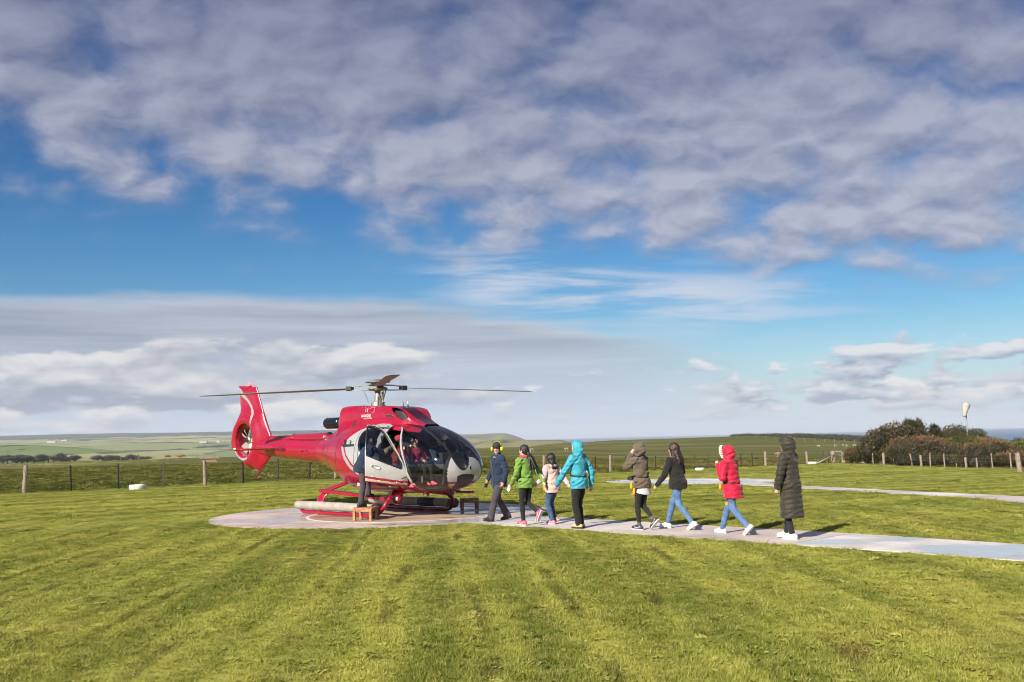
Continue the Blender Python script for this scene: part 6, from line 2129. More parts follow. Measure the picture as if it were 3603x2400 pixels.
def foliage(lobes, n, size, seed, top_tint=0.5, shear=0.0, spiky=0.0):
    """leaf faces scattered through the outer part of blended lobes; returns arrays"""
    r_ = np.random.default_rng(seed)
    vol = np.array([l[1][0] * l[1][1] * l[1][2] for l in lobes]) ** 0.67
    pick = r_.choice(len(lobes), n, p=vol / vol.sum())
    c = np.array([l[0] for l in lobes])[pick]
    rad = np.array([l[1] for l in lobes])[pick]
    u = r_.normal(0, 1, (n, 3))
    u /= np.linalg.norm(u, axis=1)[:, None]
    rr_ = 1.0 - np.abs(r_.normal(0, 0.13, n))
    lump = 1 + 0.26 * vnoise(u[:, 0] * 3.1 + pick * 7.3, u[:, 1] * 3.1 + u[:, 2] * 2.7, seed) + 0.10 * vnoise(u[:, 0] * 8 + pick, u[:, 2] * 8 + u[:, 1] * 5, seed + 3)
    sprig = vnoise(u[:, 0] * 13 + pick * 3.1, u[:, 2] * 13 + u[:, 1] * 9, seed + 5)
    rr_ = rr_ + np.where(sprig > 0.45, r_.uniform(0, 0.24, n), 0)
    p = c + u * rad * (rr_ * lump)[:, None]
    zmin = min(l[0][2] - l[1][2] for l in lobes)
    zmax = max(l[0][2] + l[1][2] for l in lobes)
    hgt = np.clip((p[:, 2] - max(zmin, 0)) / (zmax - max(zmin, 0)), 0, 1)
    ok = p[:, 2] > 0.02
    p, u, hgt, pick = p[ok], u[ok], hgt[ok], pick[ok]
    n = len(p)
    d = u * 0.6 + r_.normal(0, 0.55, (n, 3)) + np.array([shear, 0, 0.35 + spiky])
    d /= np.linalg.norm(d, axis=1)[:, None]
    s_ = np.cross(d, r_.normal(0, 1, (n, 3)))
    s_ /= np.linalg.norm(s_, axis=1)[:, None]
    L = size * r_.uniform(0.6, 1.4, n) * (1 + spiky)
    W = size * r_.uniform(0.30, 0.55, n) * (1 - 0.5 * min(spiky, 1))
    V = np.stack([p, p + d * (L * 0.5)[:, None] + s_ * W[:, None] * 0.5, p + d * L[:, None], p + d * (L * 0.5)[:, None] - s_ * W[:, None] * 0.5], 1)
    clump = vnoise(p[:, 0] * 1.7 + seed, p[:, 2] * 1.9 + p[:, 1] * 1.3, seed + 9)
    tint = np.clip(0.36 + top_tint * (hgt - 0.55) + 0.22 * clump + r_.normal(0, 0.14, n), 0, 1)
    return V.reshape(-1, 3), np.arange(n * 4).reshape(-1, 4), np.repeat(tint, 4)


def shrub(name, x, y, lobes, n, size, seed, m_, label, cat="shrub", group=None, top_tint=0.5, shear=0.0, spiky=0.0, stems=5, z=None, core=0.80):
    z = ground_z(x, y) if z is None else z
    root = empty(name, (x, y, z))
    tag(root, label, cat, group)
    V, Fq, tint = foliage(lobes, n, size, seed, top_tint, shear, spiky)
    me = mesh_np("foliage", V, Fq, m_, False)
    a = me.attributes.new("tint", 'FLOAT', 'POINT')
    a.data.foreach_set("value", tint.astype(np.float32))
    obj("foliage", me, root)
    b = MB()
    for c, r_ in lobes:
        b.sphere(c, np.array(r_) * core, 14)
    co = b.build("shrub_core", CORE, root, True)  # dark blobs added behind the leaves to close the see-through gaps
    rg_ = np.random.default_rng(seed + 1)
    for k in range(stems):
        c, r_ = lobes[k % len(lobes)]
        bx = c[0] + rg_.uniform(-0.6, 0.6) * r_[0]
        MB().tube([(bx, c[1] - r_[1] * rg_.uniform(0.3, 0.9), 0.0), (bx + rg_.normal(0, 0.2), c[1] - r_[1] * 0.4, c[2] * 0.5), (c[0] + rg_.normal(0, 0.3), c[1], c[2])], [0.06, 0.045, 0.02], 6).build("stem", TWIG, root)
    return root


SCRUB = "coastal scrub behind the stake fence"
# lobes are (centre, radii) in metres from the shrub's foot
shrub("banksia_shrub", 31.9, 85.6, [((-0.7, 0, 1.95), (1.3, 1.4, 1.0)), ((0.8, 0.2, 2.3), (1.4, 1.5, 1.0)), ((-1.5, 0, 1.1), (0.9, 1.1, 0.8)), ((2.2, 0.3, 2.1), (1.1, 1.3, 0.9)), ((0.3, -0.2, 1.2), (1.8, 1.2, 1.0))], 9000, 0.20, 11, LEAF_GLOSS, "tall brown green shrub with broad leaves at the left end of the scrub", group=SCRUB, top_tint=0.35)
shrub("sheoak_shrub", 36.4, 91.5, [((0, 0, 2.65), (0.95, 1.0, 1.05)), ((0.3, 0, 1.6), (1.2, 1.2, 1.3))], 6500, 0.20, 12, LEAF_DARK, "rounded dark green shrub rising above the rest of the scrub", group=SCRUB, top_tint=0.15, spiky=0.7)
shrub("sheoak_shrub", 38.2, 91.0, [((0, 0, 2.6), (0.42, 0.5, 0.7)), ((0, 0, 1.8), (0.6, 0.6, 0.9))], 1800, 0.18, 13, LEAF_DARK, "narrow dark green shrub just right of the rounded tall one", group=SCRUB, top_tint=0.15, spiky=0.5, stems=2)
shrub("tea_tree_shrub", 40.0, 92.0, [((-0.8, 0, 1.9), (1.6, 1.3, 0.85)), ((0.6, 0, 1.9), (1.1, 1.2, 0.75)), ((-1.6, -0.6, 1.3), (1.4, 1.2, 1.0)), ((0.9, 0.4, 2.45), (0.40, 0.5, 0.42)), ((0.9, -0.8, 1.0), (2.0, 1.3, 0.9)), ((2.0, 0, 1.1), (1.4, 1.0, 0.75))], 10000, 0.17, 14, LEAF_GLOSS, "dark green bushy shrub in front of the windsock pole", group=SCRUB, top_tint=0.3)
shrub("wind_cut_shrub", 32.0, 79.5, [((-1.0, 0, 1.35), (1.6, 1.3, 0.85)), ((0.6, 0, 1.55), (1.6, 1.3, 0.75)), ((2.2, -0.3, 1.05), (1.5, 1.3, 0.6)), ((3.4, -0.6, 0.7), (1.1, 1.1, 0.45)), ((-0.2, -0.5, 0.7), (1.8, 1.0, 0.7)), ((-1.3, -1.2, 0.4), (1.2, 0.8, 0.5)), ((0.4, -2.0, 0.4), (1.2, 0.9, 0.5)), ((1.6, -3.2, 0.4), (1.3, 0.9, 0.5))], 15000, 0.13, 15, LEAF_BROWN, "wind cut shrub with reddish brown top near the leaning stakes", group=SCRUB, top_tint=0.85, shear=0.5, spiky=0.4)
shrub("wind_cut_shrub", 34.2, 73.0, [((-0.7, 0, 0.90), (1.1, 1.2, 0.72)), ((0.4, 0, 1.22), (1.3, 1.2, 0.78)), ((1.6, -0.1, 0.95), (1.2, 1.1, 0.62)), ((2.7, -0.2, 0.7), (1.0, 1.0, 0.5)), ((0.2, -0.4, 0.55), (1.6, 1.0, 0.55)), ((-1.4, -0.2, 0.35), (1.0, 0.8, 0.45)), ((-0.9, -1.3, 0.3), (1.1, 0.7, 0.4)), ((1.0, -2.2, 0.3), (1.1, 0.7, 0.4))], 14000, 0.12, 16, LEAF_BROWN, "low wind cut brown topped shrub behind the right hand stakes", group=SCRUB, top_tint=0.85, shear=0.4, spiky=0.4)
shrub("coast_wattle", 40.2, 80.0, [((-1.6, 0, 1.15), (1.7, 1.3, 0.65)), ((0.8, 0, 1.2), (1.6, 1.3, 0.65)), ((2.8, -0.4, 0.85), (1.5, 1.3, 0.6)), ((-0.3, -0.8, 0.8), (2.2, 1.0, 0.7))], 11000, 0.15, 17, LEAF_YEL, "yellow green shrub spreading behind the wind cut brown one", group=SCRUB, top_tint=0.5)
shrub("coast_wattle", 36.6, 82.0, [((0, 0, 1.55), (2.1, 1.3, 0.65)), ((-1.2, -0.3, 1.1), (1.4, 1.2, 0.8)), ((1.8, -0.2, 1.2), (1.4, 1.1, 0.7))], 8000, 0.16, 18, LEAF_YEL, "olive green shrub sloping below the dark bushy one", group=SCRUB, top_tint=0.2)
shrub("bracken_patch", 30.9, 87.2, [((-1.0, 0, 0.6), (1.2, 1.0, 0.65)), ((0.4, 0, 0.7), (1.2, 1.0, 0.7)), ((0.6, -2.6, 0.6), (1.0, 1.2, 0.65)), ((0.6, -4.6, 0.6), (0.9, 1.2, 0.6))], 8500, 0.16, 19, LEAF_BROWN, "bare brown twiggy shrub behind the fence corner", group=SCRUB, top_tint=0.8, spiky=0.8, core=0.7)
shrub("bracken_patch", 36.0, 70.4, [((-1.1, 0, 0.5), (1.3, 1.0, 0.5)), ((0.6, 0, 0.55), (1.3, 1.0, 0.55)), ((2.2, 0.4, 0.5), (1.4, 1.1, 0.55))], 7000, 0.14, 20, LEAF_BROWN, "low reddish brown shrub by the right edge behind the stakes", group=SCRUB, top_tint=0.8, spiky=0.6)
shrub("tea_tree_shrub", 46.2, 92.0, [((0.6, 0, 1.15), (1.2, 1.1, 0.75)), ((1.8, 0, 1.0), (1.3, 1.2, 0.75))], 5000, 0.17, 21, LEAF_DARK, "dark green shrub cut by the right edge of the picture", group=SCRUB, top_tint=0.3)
shrub("far_shrub", 72.0, 160.0, [((-1.6, 0, 4.2), (2.0, 1.6, 1.3)), ((1.2, 0, 3.6), (2.2, 1.6, 1.3)), ((3.6, 0, 2.4), (1.8, 1.4, 1.1)), ((0, 0, 2.0), (3.2, 1.6, 1.8))], 7000, 0.30, 22, LEAF_FAR, "grey green shrub with rounded crowns right of the windsock pole", group=SCRUB, z=ground_z(72, 160) - 0.2)
shrub("far_shrub", 88.0, 178.0, [((-4, 0, 1.2), (4.0, 2.0, 1.4)), ((2, 0, 0.9), (4.5, 2.0, 1.3)), ((8, 0, 0.8), (4.5, 2.0, 1.3))], 7000, 0.34, 23, LEAF_FAR, "low dark belt of scrub on the skyline below the sea at right", group=SCRUB, z=ground_z(88, 178) + 0.8)

# scrub belt along the far ridge of the paddock: reads as one mass
lob = []
r9 = np.random.default_rng(41)
for t in np.linspace(0, 1, 60):
    a = R(12.4 + 7.6 * t)
    dd = 655 - 150 * t + r9.normal(0, 4)
    x_, y_ = dd * math.sin(a), dd * math.cos(a)
    rr2 = 0.75 + 1.0 * t + r9.uniform(-0.2, 0.4)
    lob.append(((x_, y_, ground_z(x_, y_) + rr2 * 0.35), (rr2 * 3.2, rr2 * 1.5, rr2)))
V, Fq, tint = foliage([((c[0], c[1], c[2] + 100), r_) for c, r_ in lob], 24000, 0.5, 43, 0.1)
V[:, 2] -= 100
me = mesh_np("scrub_belt", V, Fq, LEAF_FAR, False)
at = me.attributes.new("tint", 'FLOAT', 'POINT'); at.data.foreach_set("value", tint.astype(np.float32))
belt = tag(obj("scrub_belt", me), "dark belt of scrub along the far paddock ridge", "scrub", kind="stuff")
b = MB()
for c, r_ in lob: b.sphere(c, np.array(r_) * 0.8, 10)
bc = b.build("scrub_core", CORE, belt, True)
bc["kind"] = "stuff"

# row of trees beyond the left paddock
def far_tree(x, y, h, w, seed, label):
    z = ground_z(x, y)
    root = empty("paddock_tree", (x, y, z))
    tag(root, label, "tree", "trees in the hollow beyond the left paddock")
    r_ = np.random.default_rng(seed)
    lobes = [((r_.normal(0, w * 0.20), r_.normal(0, w * 0.2), h * r_.uniform(0.52, 0.78)), (w * r_.uniform(0.30, 0.48), w * 0.4, h * r_.uniform(0.18, 0.28))) for _ in range(5)]
    V, Fq, tint = foliage(lobes, 900, 0.9, seed, 0.4)
    me = mesh_np("crown", V, Fq, LEAF_FAR, False)
    a = me.attributes.new("tint", 'FLOAT', 'POINT'); a.data.foreach_set("value", tint.astype(np.float32))
    cr = obj("crown", me, root)
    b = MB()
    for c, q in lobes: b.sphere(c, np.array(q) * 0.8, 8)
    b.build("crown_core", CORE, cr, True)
    MB().tube([(0, 0, -0.5), (0.1, 0, h * 0.35), (0.2, 0.1, h * 0.6)], [w * 0.05, w * 0.04, w * 0.02], 7).build("trunk", TWIG, root)


FT = [20, 36, 68, 86, 104, 128, 160, 178, 196, 222, 252, 272, 350, 378, 400, 420, 438, 470, 495, 512]
NTH = ["first", "second", "third", "fourth", "fifth", "sixth", "seventh", "eighth", "ninth", "tenth", "eleventh", "twelfth"]
for i, px_ in enumerate(FT):
    az_ = math.atan((px_ - 1801) / 3503.0) - 0.002
    d_ = 740 if i < 12 else 860
    far_tree(math.sin(az_) * d_, math.cos(az_) * d_, (4.6 if i < 12 else 4.4) + 1.3 * math.sin(i * 2.3), 6.5 + 2.5 * math.sin(i * 1.7) ** 2, 300 + i,
             "%s dark tree from the left in the far row below the green hill" % NTH[i] if i < 12 else "%s small tree from the left in the clump nearer the tail fin" % NTH[i - 12])

# ------------------------------------------------------------------ windsock
wx_, wy_ = 48.9, 108.0
wz_ = ground_z(wx_, wy_)
ws = empty("windsock", (wx_, wy_, wz_))
tag(ws, "white windsock drooping from a tall thin pole above the scrub", "windsock")
MB().tube([(0, 0, -0.2), (-0.02, 0, 5.75)], [0.075, 0.055], 10).build("pole", mat("pole_grey", (0.20, 0.22, 0.24), 0.5), ws, True)
SOCK_M = mat("windsock_cloth", (0.33, 0.325, 0.305), 0.8, var=0.10, vscale=3, bump=0.3, bscale=9)
SOCK_M.node_tree.nodes['Principled BSDF'].inputs['Transmission Weight'].default_value = 0.0
sp = bez([(0.08, 0, 5.75), (-0.06, -0.1, 5.50), (-0.22, -0.2, 5.0), (-0.34, -0.25, 4.5)], 16)
rs2 = np.interp(np.linspace(0, 1, 16), [0, 0.25, 0.6, 1], [0.38, 0.40, 0.30, 0.19])
sk_ = MB().tube(sp, rs2 * (1 + 0.035 * np.sin(np.arange(16) * 2.2)), 18, cap=False).build("sock", SOCK_M, ws, True)
sm_ = sk_.modifiers.new("thick", 'SOLIDIFY'); sm_.thickness = 0.012
aa_ = np.linspace(0, 2 * np.pi, 25)
t0 = sp[1] - sp[0]; t0 /= np.linalg.norm(t0)
u0 = np.cross(t0, V3(0, 1, 0)); u0 /= np.linalg.norm(u0); w0 = np.cross(t0, u0)
MB().tube([sp[0] + (u0 * math.cos(a) + w0 * math.sin(a)) * 0.40 for a in aa_], 0.015, 6).build("hoop", GALV, ws, True)
for kk in (5, 9):
    t0 = sp[kk + 1] - sp[kk]; t0 /= np.linalg.norm(t0)
    u0 = np.cross(t0, V3(0, 1, 0)); u0 /= np.linalg.norm(u0); w0 = np.cross(t0, u0)
    MB().tube([sp[kk] + (u0 * math.cos(a) + w0 * math.sin(a)) * (rs2[kk] * 1.03) for a in aa_], 0.012, 6).build("seam", mat("sock_seam", (0.5, 0.48, 0.45), 0.8), sk_, True)
MB().tube([(-0.02, 0, 5.7), (0.08, -0.05, 5.72)], 0.02, 6).build("bracket", GALV, ws)

# ------------------------------------------------------------------ livestock
WOOL = mat("wool", (0.24, 0.20, 0.155), 0.95, var=0.25, vscale=8, bump=0.9, bscale=25)
SHFACE = mat("sheep_face", (0.50, 0.44, 0.37), 0.8)
HIDE = mat("brown_hide", (0.16, 0.075, 0.035), 0.8, var=0.25)


def animal_parts(sheep):
    if sheep:
        v = Vol((-0.75, -0.35, 0.2), (0.9, 0.35, 1.1), 0.035)
        v.cap((-0.38, 0, 0.60), (0.34, 0, 0.62), 0.23, 0.22, 0.08).ell((-0.40, 0, 0.60), (0.26, 0.24, 0.25), 0.06).cap((0.38, 0, 0.66), (0.58, 0, 0.50), 0.13, 0.10, 0.08)
        v.cap((0.60, 0, 0.46), (0.74, 0, 0.32), 0.085, 0.055, 0.04).cap((0.58, -0.12, 0.5), (0.58, 0.12, 0.5), 0.03, None, 0.03).cap((-0.62, 0, 0.62), (-0.68, 0, 0.45), 0.04, 0.03, 0.05)
        v.warp(lambda x, y, z: (0.012 * np.sin(24 * x) * np.sin(26 * y + 2 * z) + 0.01 * np.sin(23 * z)).astype(np.float32))
        lg = [(-0.42, 0.62), (0.32, 0.60)]
    else:
        v = Vol((-1.3, -0.5, 0.4), (1.7, 0.5, 1.7), 0.05)
        v.cap((-0.75, 0, 1.05), (0.55, 0, 1.02), 0.33, 0.33, 0.1).ell((-0.1, 0, 0.92), (0.7, 0.36, 0.36), 0.1).cap((0.65, 0, 1.15), (1.05, 0, 0.80), 0.20, 0.14, 0.1)
        v.cap((1.08, 0, 0.78), (1.30, 0, 0.46), 0.14, 0.09, 0.06).cap((1.05, -0.2, 0.85), (1.05, 0.2, 0.85), 0.04, None, 0.03).cap((-1.05, 0, 1.2), (-1.12, 0, 0.6), 0.04, 0.03, 0.05)
        lg = [(-0.75, 1.0), (0.55, 1.0)]
    return v, lg


def leg_me(sheep):
    k = 1.0 if sheep else 1.65
    return MB().tube([(0.02 * k, 0, 0.50 * k), (0.0, 0, 0.30 * k), (0.015 * k, 0, 0.06 * k), (0.03 * k, 0, 0.0)], [0.07 * k, 0.045 * k, 0.03 * k, 0.04 * k], 8).me("leg", SHFACE if sheep else HIDE, True)


PROTO = {}
for sheep in (True, False):
    v, lg = animal_parts(sheep)
    PROTO[sheep] = (v.mesh("body", WOOL if sheep else HIDE), leg_me(sheep), lg)


def animal(sheep, x, y, rz, label, group):
    bm_, lm_, lg = PROTO[sheep]
    root = empty("sheep" if sheep else "cow", (x, y, ground_z(x, y)), rz)
    tag(root, label, "sheep" if sheep else "cow", group)
    obj("body", bm_, root)
    for lx, lz in lg:
        for sy in (-1, 1):
            obj("leg", lm_, root, (lx, sy * (0.13 if sheep else 0.22), 0))
    return root


SH = [(3.2, 255, 0.2, "left sheep of the pair grazing beside the ponytail"), (4.4, 257, 0.4, "right sheep of the pair grazing beside the ponytail"), (13.85, 268, 3.3, "single sheep grazing between the girl and the turquoise hood"),
      (2.6, 330, 1.2, "distant sheep standing above the grazing pair"), (122.6, 383, 0.3, "sheep grazing in the far paddock left of the scrub, second from left"), (116.5, 384, 3.0, "leftmost sheep in the far paddock right of the long coat"),
      (127.6, 389, 1.4, "pale sheep standing head up in the far paddock"), (125.9, 380, 1.8, "small sheep seen end on in the far paddock"), (133.4, 393, 0.1, "large sheep grazing in the far paddock near the scrub"), (132.0, 382, 2.6, "rightmost sheep grazing in the far paddock beside the scrub")]
for x_, y_, a, lb in SH:
    animal(True, x_, y_, a, lb, "sheep grazing in the paddocks")
for x_, y_, a, lb in ((56.3, 586, 0.3, "white sheep on the ridge above the turquoise hood"), (47.4, 579, 2.8, "sheep on the ridge just left of the turquoise hood"), (61.5, 590, 1.0, "sheep on the ridge right of the turquoise hood"), (151.0, 600, 0.4, "sheep on the far ridge above the brown hood")):
    animal(True, x_, y_, a, lb, "sheep grazing in the paddocks")
for px_, d_, a, lb in ((597, 395, 0.4, "left brown cow at the paddock brow left of the tail"), (640, 396, 2.9, "middle brown cow at the paddock brow left of the tail"), (648, 398, 0.2, "right brown cow at the paddock brow left of the tail")):
    az_ = math.atan((px_ - 1811) / 3503.0)
    animal(False, math.sin(az_) * d_, math.cos(az_) * d_, a, lb, "brown cows at the brow of the left paddock")

# far paddock fence posts on the ridge
rf = empty("ridge_fence", (0, 0, 0))
tag(rf, "line of small pale posts along the far paddock ridge", "fence")
pmesh = MB().tube([(0, 0, -0.2), (0, 0, 1.25)], 0.11, 6).me("post", WOOD, False)
for a in np.arange(1.6, 20.0, 0.52):
    dd = 560 - max(0, a - 13) * 14
    x_, y_ = dd * math.sin(R(a)), dd * math.cos(R(a))
    obj("post", pmesh, rf, (x_, y_, ground_z(x_, y_)))
lf = empty("brow_fence", (0, 0, 0))
tag(lf, "scattered pale fence posts along the brow of the left paddock", "fence")
for px_ in (185, 290, 432, 494, 550, 700, 760):
    az_ = math.atan((px_ - 1811) / 3503.0)
    o = obj("post", pmesh, lf, (math.sin(az_) * 405, math.cos(az_) * 405, ground_z(math.sin(az_) * 405, math.cos(az_) * 405)))
    o.scale = (1, 1, 1.6 if px_ == 185 else 1.0)
# water trough on the brow behind the left fence
tr_ = MB().box((0, 0, 0.42), (1.9, 0.6, 0.16)).box((0, 0, 0.2), (1.5, 0.4, 0.4)).build("water_trough", mat("trough_timber", (0.24, 0.17, 0.11), 0.8, var=0.3), None, False, (-31.7, 104.0, ground_z(-31.7, 104.0) + 0.25), (0, 0, 0.3), bevel=0.02)
tag(tr_, "low brown timber trough in the paddock above the left post", "trough")

# far farm buildings
for i, (px_, d_, w_, lb) in enumerate(((190, 3300, 26, "leftmost tiny white farm building on the hazy hills"), (235, 3700, 20, "tiny white farm shed on the upper left hill slope"), (722, 2900, 20, "white farm shed on the valley side left of the tail fin"), (775, 2950, 10, "smaller white shed nearest the tail fin"))):
    az_ = math.atan((px_ - 1811) / 3503.0)
    x_, y_ = math.sin(az_) * d_, math.cos(az_) * d_
    z_ = ground_z(x_, y_)
    rt = empty("farm_shed", (x_, y_, z_))
    tag(rt, lb, "shed", "white farm buildings on the far hills")
    MB().box((0, 0, 1.2), (w_, 8, 3.6)).build("wall", mat("shed_wall", (0.34, 0.34, 0.34), 0.7), rt)
    MB().prism([(-w_ / 2 - 0.5, 2.95), (w_ / 2 + 0.5, 2.95), (w_ / 2 - 1, 4.6), (-w_ / 2 + 1, 4.6)], -4.4, 4.4, 'xz').build("roof", mat("shed_roof", (0.30, 0.30, 0.31), 0.5), rt)

# ------------------------------------------------------------------ grass blades
def blade_material():
    mt = bpy.data.materials.new("grass_blade")
    mt.use_nodes = True
    nt = mt.node_tree
    nt.nodes.clear()
    geo = nt.nodes.new('ShaderNodeNewGeometry')
    oi = nt.nodes.new('ShaderNodeObjectInfo')
    c = grass_colour(nt, S(nt, geo.outputs['Position']), S(nt, oi.outputs['Random']), 1.0)
    df = nt.nodes.new('ShaderNodeBsdfDiffuse')
    tl = nt.nodes.new('ShaderNodeBsdfTranslucent')
    nt.links.new(c.k, df.inputs[0]); nt.links.new(c.k, tl.inputs[0])
    mx = nt.nodes.new('ShaderNodeMixShader')
    mx.inputs[0].default_value = 0.30
    nt.links.new(df.outputs[0], mx.inputs[1]); nt.links.new(tl.outputs[0], mx.inputs[2])
    out = nt.nodes.new('ShaderNodeOutputMaterial')
    nt.links.new(mx.outputs[0], out.inputs[0])
    return mt


GRASS = blade_material()
DAISY = mat("clover_flower", (0.55, 0.53, 0.42), 0.8)


def clump_mesh(name, n, rad, h, w, seed, droop=0.5, m_=None):
    r_ = np.random.default_rng(seed)
    V, T, Q = [], [], []
    k = 0
    for i in range(n):
        a, q = r_.uniform(0, 2 * np.pi), rad * math.sqrt(r_.uniform(0, 1))
        p = np.array([math.cos(a) * q, math.sin(a) * q, -0.004])
        b = r_.uniform(0, 2 * np.pi)
        d = np.array([math.cos(b), math.sin(b), 0])
        s_ = np.array([-d[1], d[0], 0]) * w * r_.uniform(0.6, 1.3)
        hh = h * r_.uniform(0.5, 1.25)
        ln = droop * r_.uniform(0.2, 1.2) * hh
        m1 = p + d * ln * 0.35 + np.array([0, 0, hh * 0.62])
        tip = p + d * ln + np.array([0, 0, hh])
        V += [p - s_, p + s_, m1 + s_ * 0.7, m1 - s_ * 0.7, tip]
        Q.append([k, k + 1, k + 2, k + 3]); T.append([k + 3, k + 2, k + 4])
        k += 5
    me = mesh_np(name, np.array(V), [np.array(Q), np.array(T)], m_ or GRASS, True)
    a = me.attributes.new("lawn", 'FLOAT', 'POINT')
    a.data.foreach_set("value", np.ones(len(V), np.float32))
    return me


def weed_mesh(name, seed):
    r_ = np.random.default_rng(seed)
    V, Q = [], []
    for i in range(16):
        a = r_.uniform(0, 2 * np.pi)
        q = r_.uniform(0.0, 0.07)
        c = np.array([math.cos(a) * q, math.sin(a) * q, r_.uniform(0.012, 0.035)])
        b = r_.uniform(0, 2 * np.pi)
        s_ = r_.uniform(0.010, 0.020)
        tilt = r_.normal(0, 0.4, 2)
        ring = [c + np.array([math.cos(b + t) * s_, math.sin(b + t) * s_, (math.cos(b + t) * tilt[0] + math.sin(b + t) * tilt[1]) * s_]) for t in (0, 1.57, 3.14, 4.71)]
        k = len(V); V += ring; Q.append([k, k + 1, k + 2, k + 3])
    me = mesh_np(name, np.array(V), np.array(Q), GRASS, True)
    a = me.attributes.new("lawn", 'FLOAT', 'POINT'); a.data.foreach_set("value", np.ones(len(V), np.float32))
    return me


gcol = bpy.data.collections.new("grass_clumps")
protos = [clump_mesh("a", 46, 0.085, 0.036, 0.0026, 1, 0.8), clump_mesh("b", 46, 0.085, 0.044, 0.0026, 2, 0.9), clump_mesh("c", 40, 0.09, 0.030, 0.003, 3, 1.0), clump_mesh("d", 26, 0.06, 0.075, 0.0028, 4, 0.7), weed_mesh("e", 5)]
dz_ = MB()
dz_.lathe([(0.003, 0.030), (0.007, 0.033), (0.006, 0.037), (0.002, 0.039)], (0, 0, 0), 7)
protos.append(dz_.me("f", DAISY, True))
for i, me in enumerate(protos):
    gcol.objects.link(bpy.data.objects.new("clump_%d" % i, me))


def excluded(x, y):
    e = np.hypot(x - PAD1[0], y - PAD1[1]) < PADR + 0.01
    e |= np.hypot(x - PAD2[0], y - PAD2[1]) < PADR + 0.21
    e |= seg_dist(x, y, PATH1)[0] < 1.06
    e |= seg_dist(x, y, PATH2)[0] < 0.84
    return e


pcol = bpy.data.collections.new("paddock_clumps")
for i, me in enumerate(protos):
    m2_ = me.copy()
    if "lawn" in m2_.attributes:
        m2_.attributes["lawn"].data.foreach_set("value", np.zeros(len(m2_.vertices), np.float32))
    pcol.objects.link(bpy.data.objects.new("rough_clump_%d" % i, m2_))


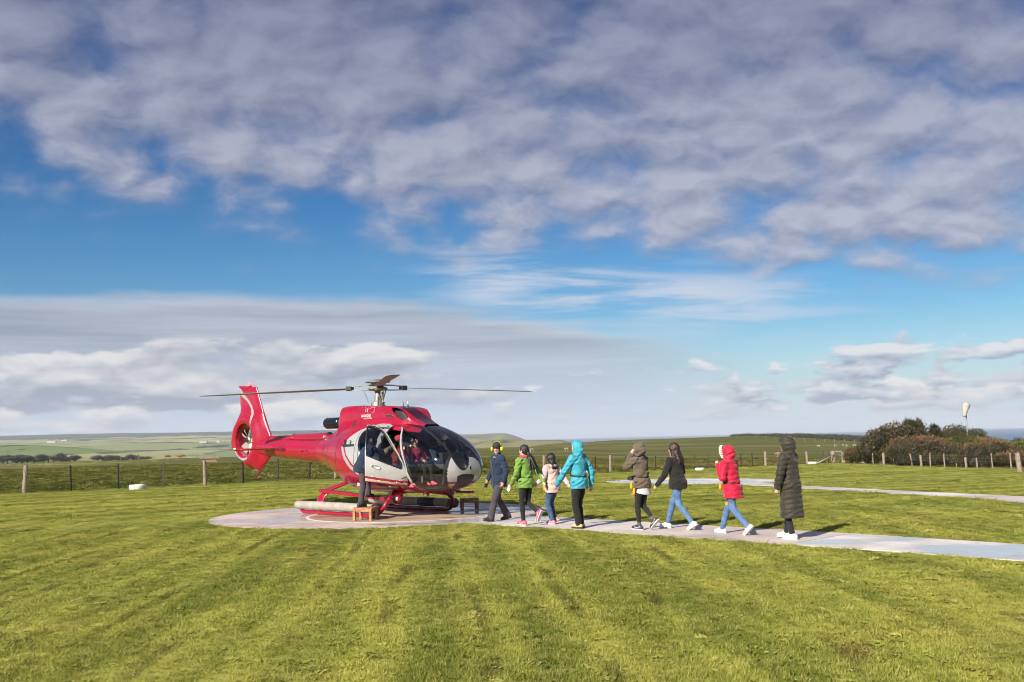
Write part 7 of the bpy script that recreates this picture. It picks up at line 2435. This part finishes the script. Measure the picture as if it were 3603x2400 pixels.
def scatter(name, d0, d1, dens, scale, probs, amax, label, seed, only_lawn=True, extra=None, zs=1.15):
    r_ = np.random.default_rng(seed)
    area = 0.5 * (d1 * d1 - d0 * d0) * 2 * R(amax)
    n = int(area * dens)
    d = np.sqrt(r_.uniform(d0 * d0, d1 * d1, n))
    a = r_.uniform(-R(amax), R(amax), n)
    x, y = d * np.sin(a), d * np.cos(a)
    ok = ~excluded(x, y)
    lm = lawn_mask(x, y)
    ok &= (lm > 0.5) if only_lawn else (lm <= 0.5)
    if extra is not None: ok &= extra(x, y)
    x, y = x[ok], y[ok]
    n = len(x)
    me = bpy.data.meshes.new(name)
    me.vertices.add(n)
    me.vertices.foreach_set("co", np.stack([x, y, height(x, y)], 1).astype(np.float32).ravel())
    at = me.attributes.new("rot", 'FLOAT_VECTOR', 'POINT')
    at.data.foreach_set("vector", np.stack([r_.normal(0, 0.12, n), r_.normal(0, 0.12, n), r_.uniform(0, 6.28, n)], 1).astype(np.float32).ravel())
    tall = 1 + 0.35 * vnoise(x * 0.9, y * 0.25, 77) + 0.25 * vnoise(x * 3, y * 3, 78)
    sc = scale * r_.uniform(0.75, 1.3, n)
    at = me.attributes.new("scl", 'FLOAT_VECTOR', 'POINT')
    at.data.foreach_set("vector", np.stack([sc, sc, np.minimum(sc, zs) * tall], 1).astype(np.float32).ravel())
    at = me.attributes.new("pick", 'INT', 'POINT')
    at.data.foreach_set("value", r_.choice(len(protos), n, p=np.array(probs) / sum(probs)).astype(np.int32))
    o = obj(name, me)
    ng = bpy.data.node_groups.new(name, 'GeometryNodeTree')
    ng.interface.new_socket("Geometry", in_out='INPUT', socket_type='NodeSocketGeometry')
    ng.interface.new_socket("Geometry", in_out='OUTPUT', socket_type='NodeSocketGeometry')
    gi, go = ng.nodes.new('NodeGroupInput'), ng.nodes.new('NodeGroupOutput')
    ci = ng.nodes.new('GeometryNodeCollectionInfo')
    ci.inputs[0].default_value = gcol if only_lawn else pcol
    ci.inputs[1].default_value = True
    ci.inputs[2].default_value = True
    ip = ng.nodes.new('GeometryNodeInstanceOnPoints')
    def named(nm, ty):
        q = ng.nodes.new('GeometryNodeInputNamedAttribute')
        q.data_type = ty
        q.inputs[0].default_value = nm
        return q.outputs[0]
    e2r = ng.nodes.new('FunctionNodeEulerToRotation')
    ng.links.new(named("rot", 'FLOAT_VECTOR'), e2r.inputs[0])
    ng.links.new(gi.outputs[0], ip.inputs['Points'])
    ng.links.new(ci.outputs[0], ip.inputs['Instance'])
    ip.inputs['Pick Instance'].default_value = True
    ng.links.new(named("pick", 'INT'), ip.inputs['Instance Index'])
    ng.links.new(e2r.outputs[0], ip.inputs['Rotation'])
    ng.links.new(named("scl", 'FLOAT_VECTOR'), ip.inputs['Scale'])
    ng.links.new(ip.outputs[0], go.inputs[0])
    md = o.modifiers.new("scatter", 'NODES')
    md.node_group = ng
    tag(o, label, "grass", kind="stuff")
    return o


scatter("grass", 5.5, 13.0, 230, 1.0, (30, 30, 22, 6, 9, 0.05), 34, "short sunlit lawn grass and clover in the foreground", 61, zs=0.62)
scatter("grass", 13.0, 24.0, 120, 1.35, (30, 32, 22, 5, 8, 0.10), 32, "mown lawn grass around the helipad and the footpath", 62, zs=0.60)
scatter("grass", 24.0, 46.0, 36, 2.2, (30, 32, 24, 3, 6, 0.12), 32, "mown lawn grass behind the helicopter", 63, zs=0.5)
scatter("grass", 46.0, 92.0, 7, 3.6, (30, 32, 24, 3, 4, 0.0), 31, "mown lawn grass out by the fence", 64, zs=0.45)
scatter("paddock_grass", 40.0, 120.0, 5, 6.0, (20, 20, 10, 30, 2, 0), 31, "rough tussocky grass in the paddock beyond the fence", 65, only_lawn=False, zs=1.0)

# ------------------------------------------------------------------ haze over the far land
hz = MB().box((0, 0, 40), (33000, 33000, 240)).build("haze", mat("haze_air", (1, 1, 1)))
hm = hz.data.materials[0]
hn = hm.node_tree
hn.nodes.clear()
pv = hn.nodes.new('ShaderNodeVolumePrincipled')
pv.inputs['Color'].default_value = (0.78, 0.86, 1.0, 1)
pv.inputs['Density'].default_value = 8.5e-5
pv.inputs['Anisotropy'].default_value = 0.0
ho = hn.nodes.new('ShaderNodeOutputMaterial')
hn.links.new(pv.outputs[0], ho.inputs['Volume'])
tag(hz, "pale blue haze hanging over the far hills", "haze", kind="stuff")
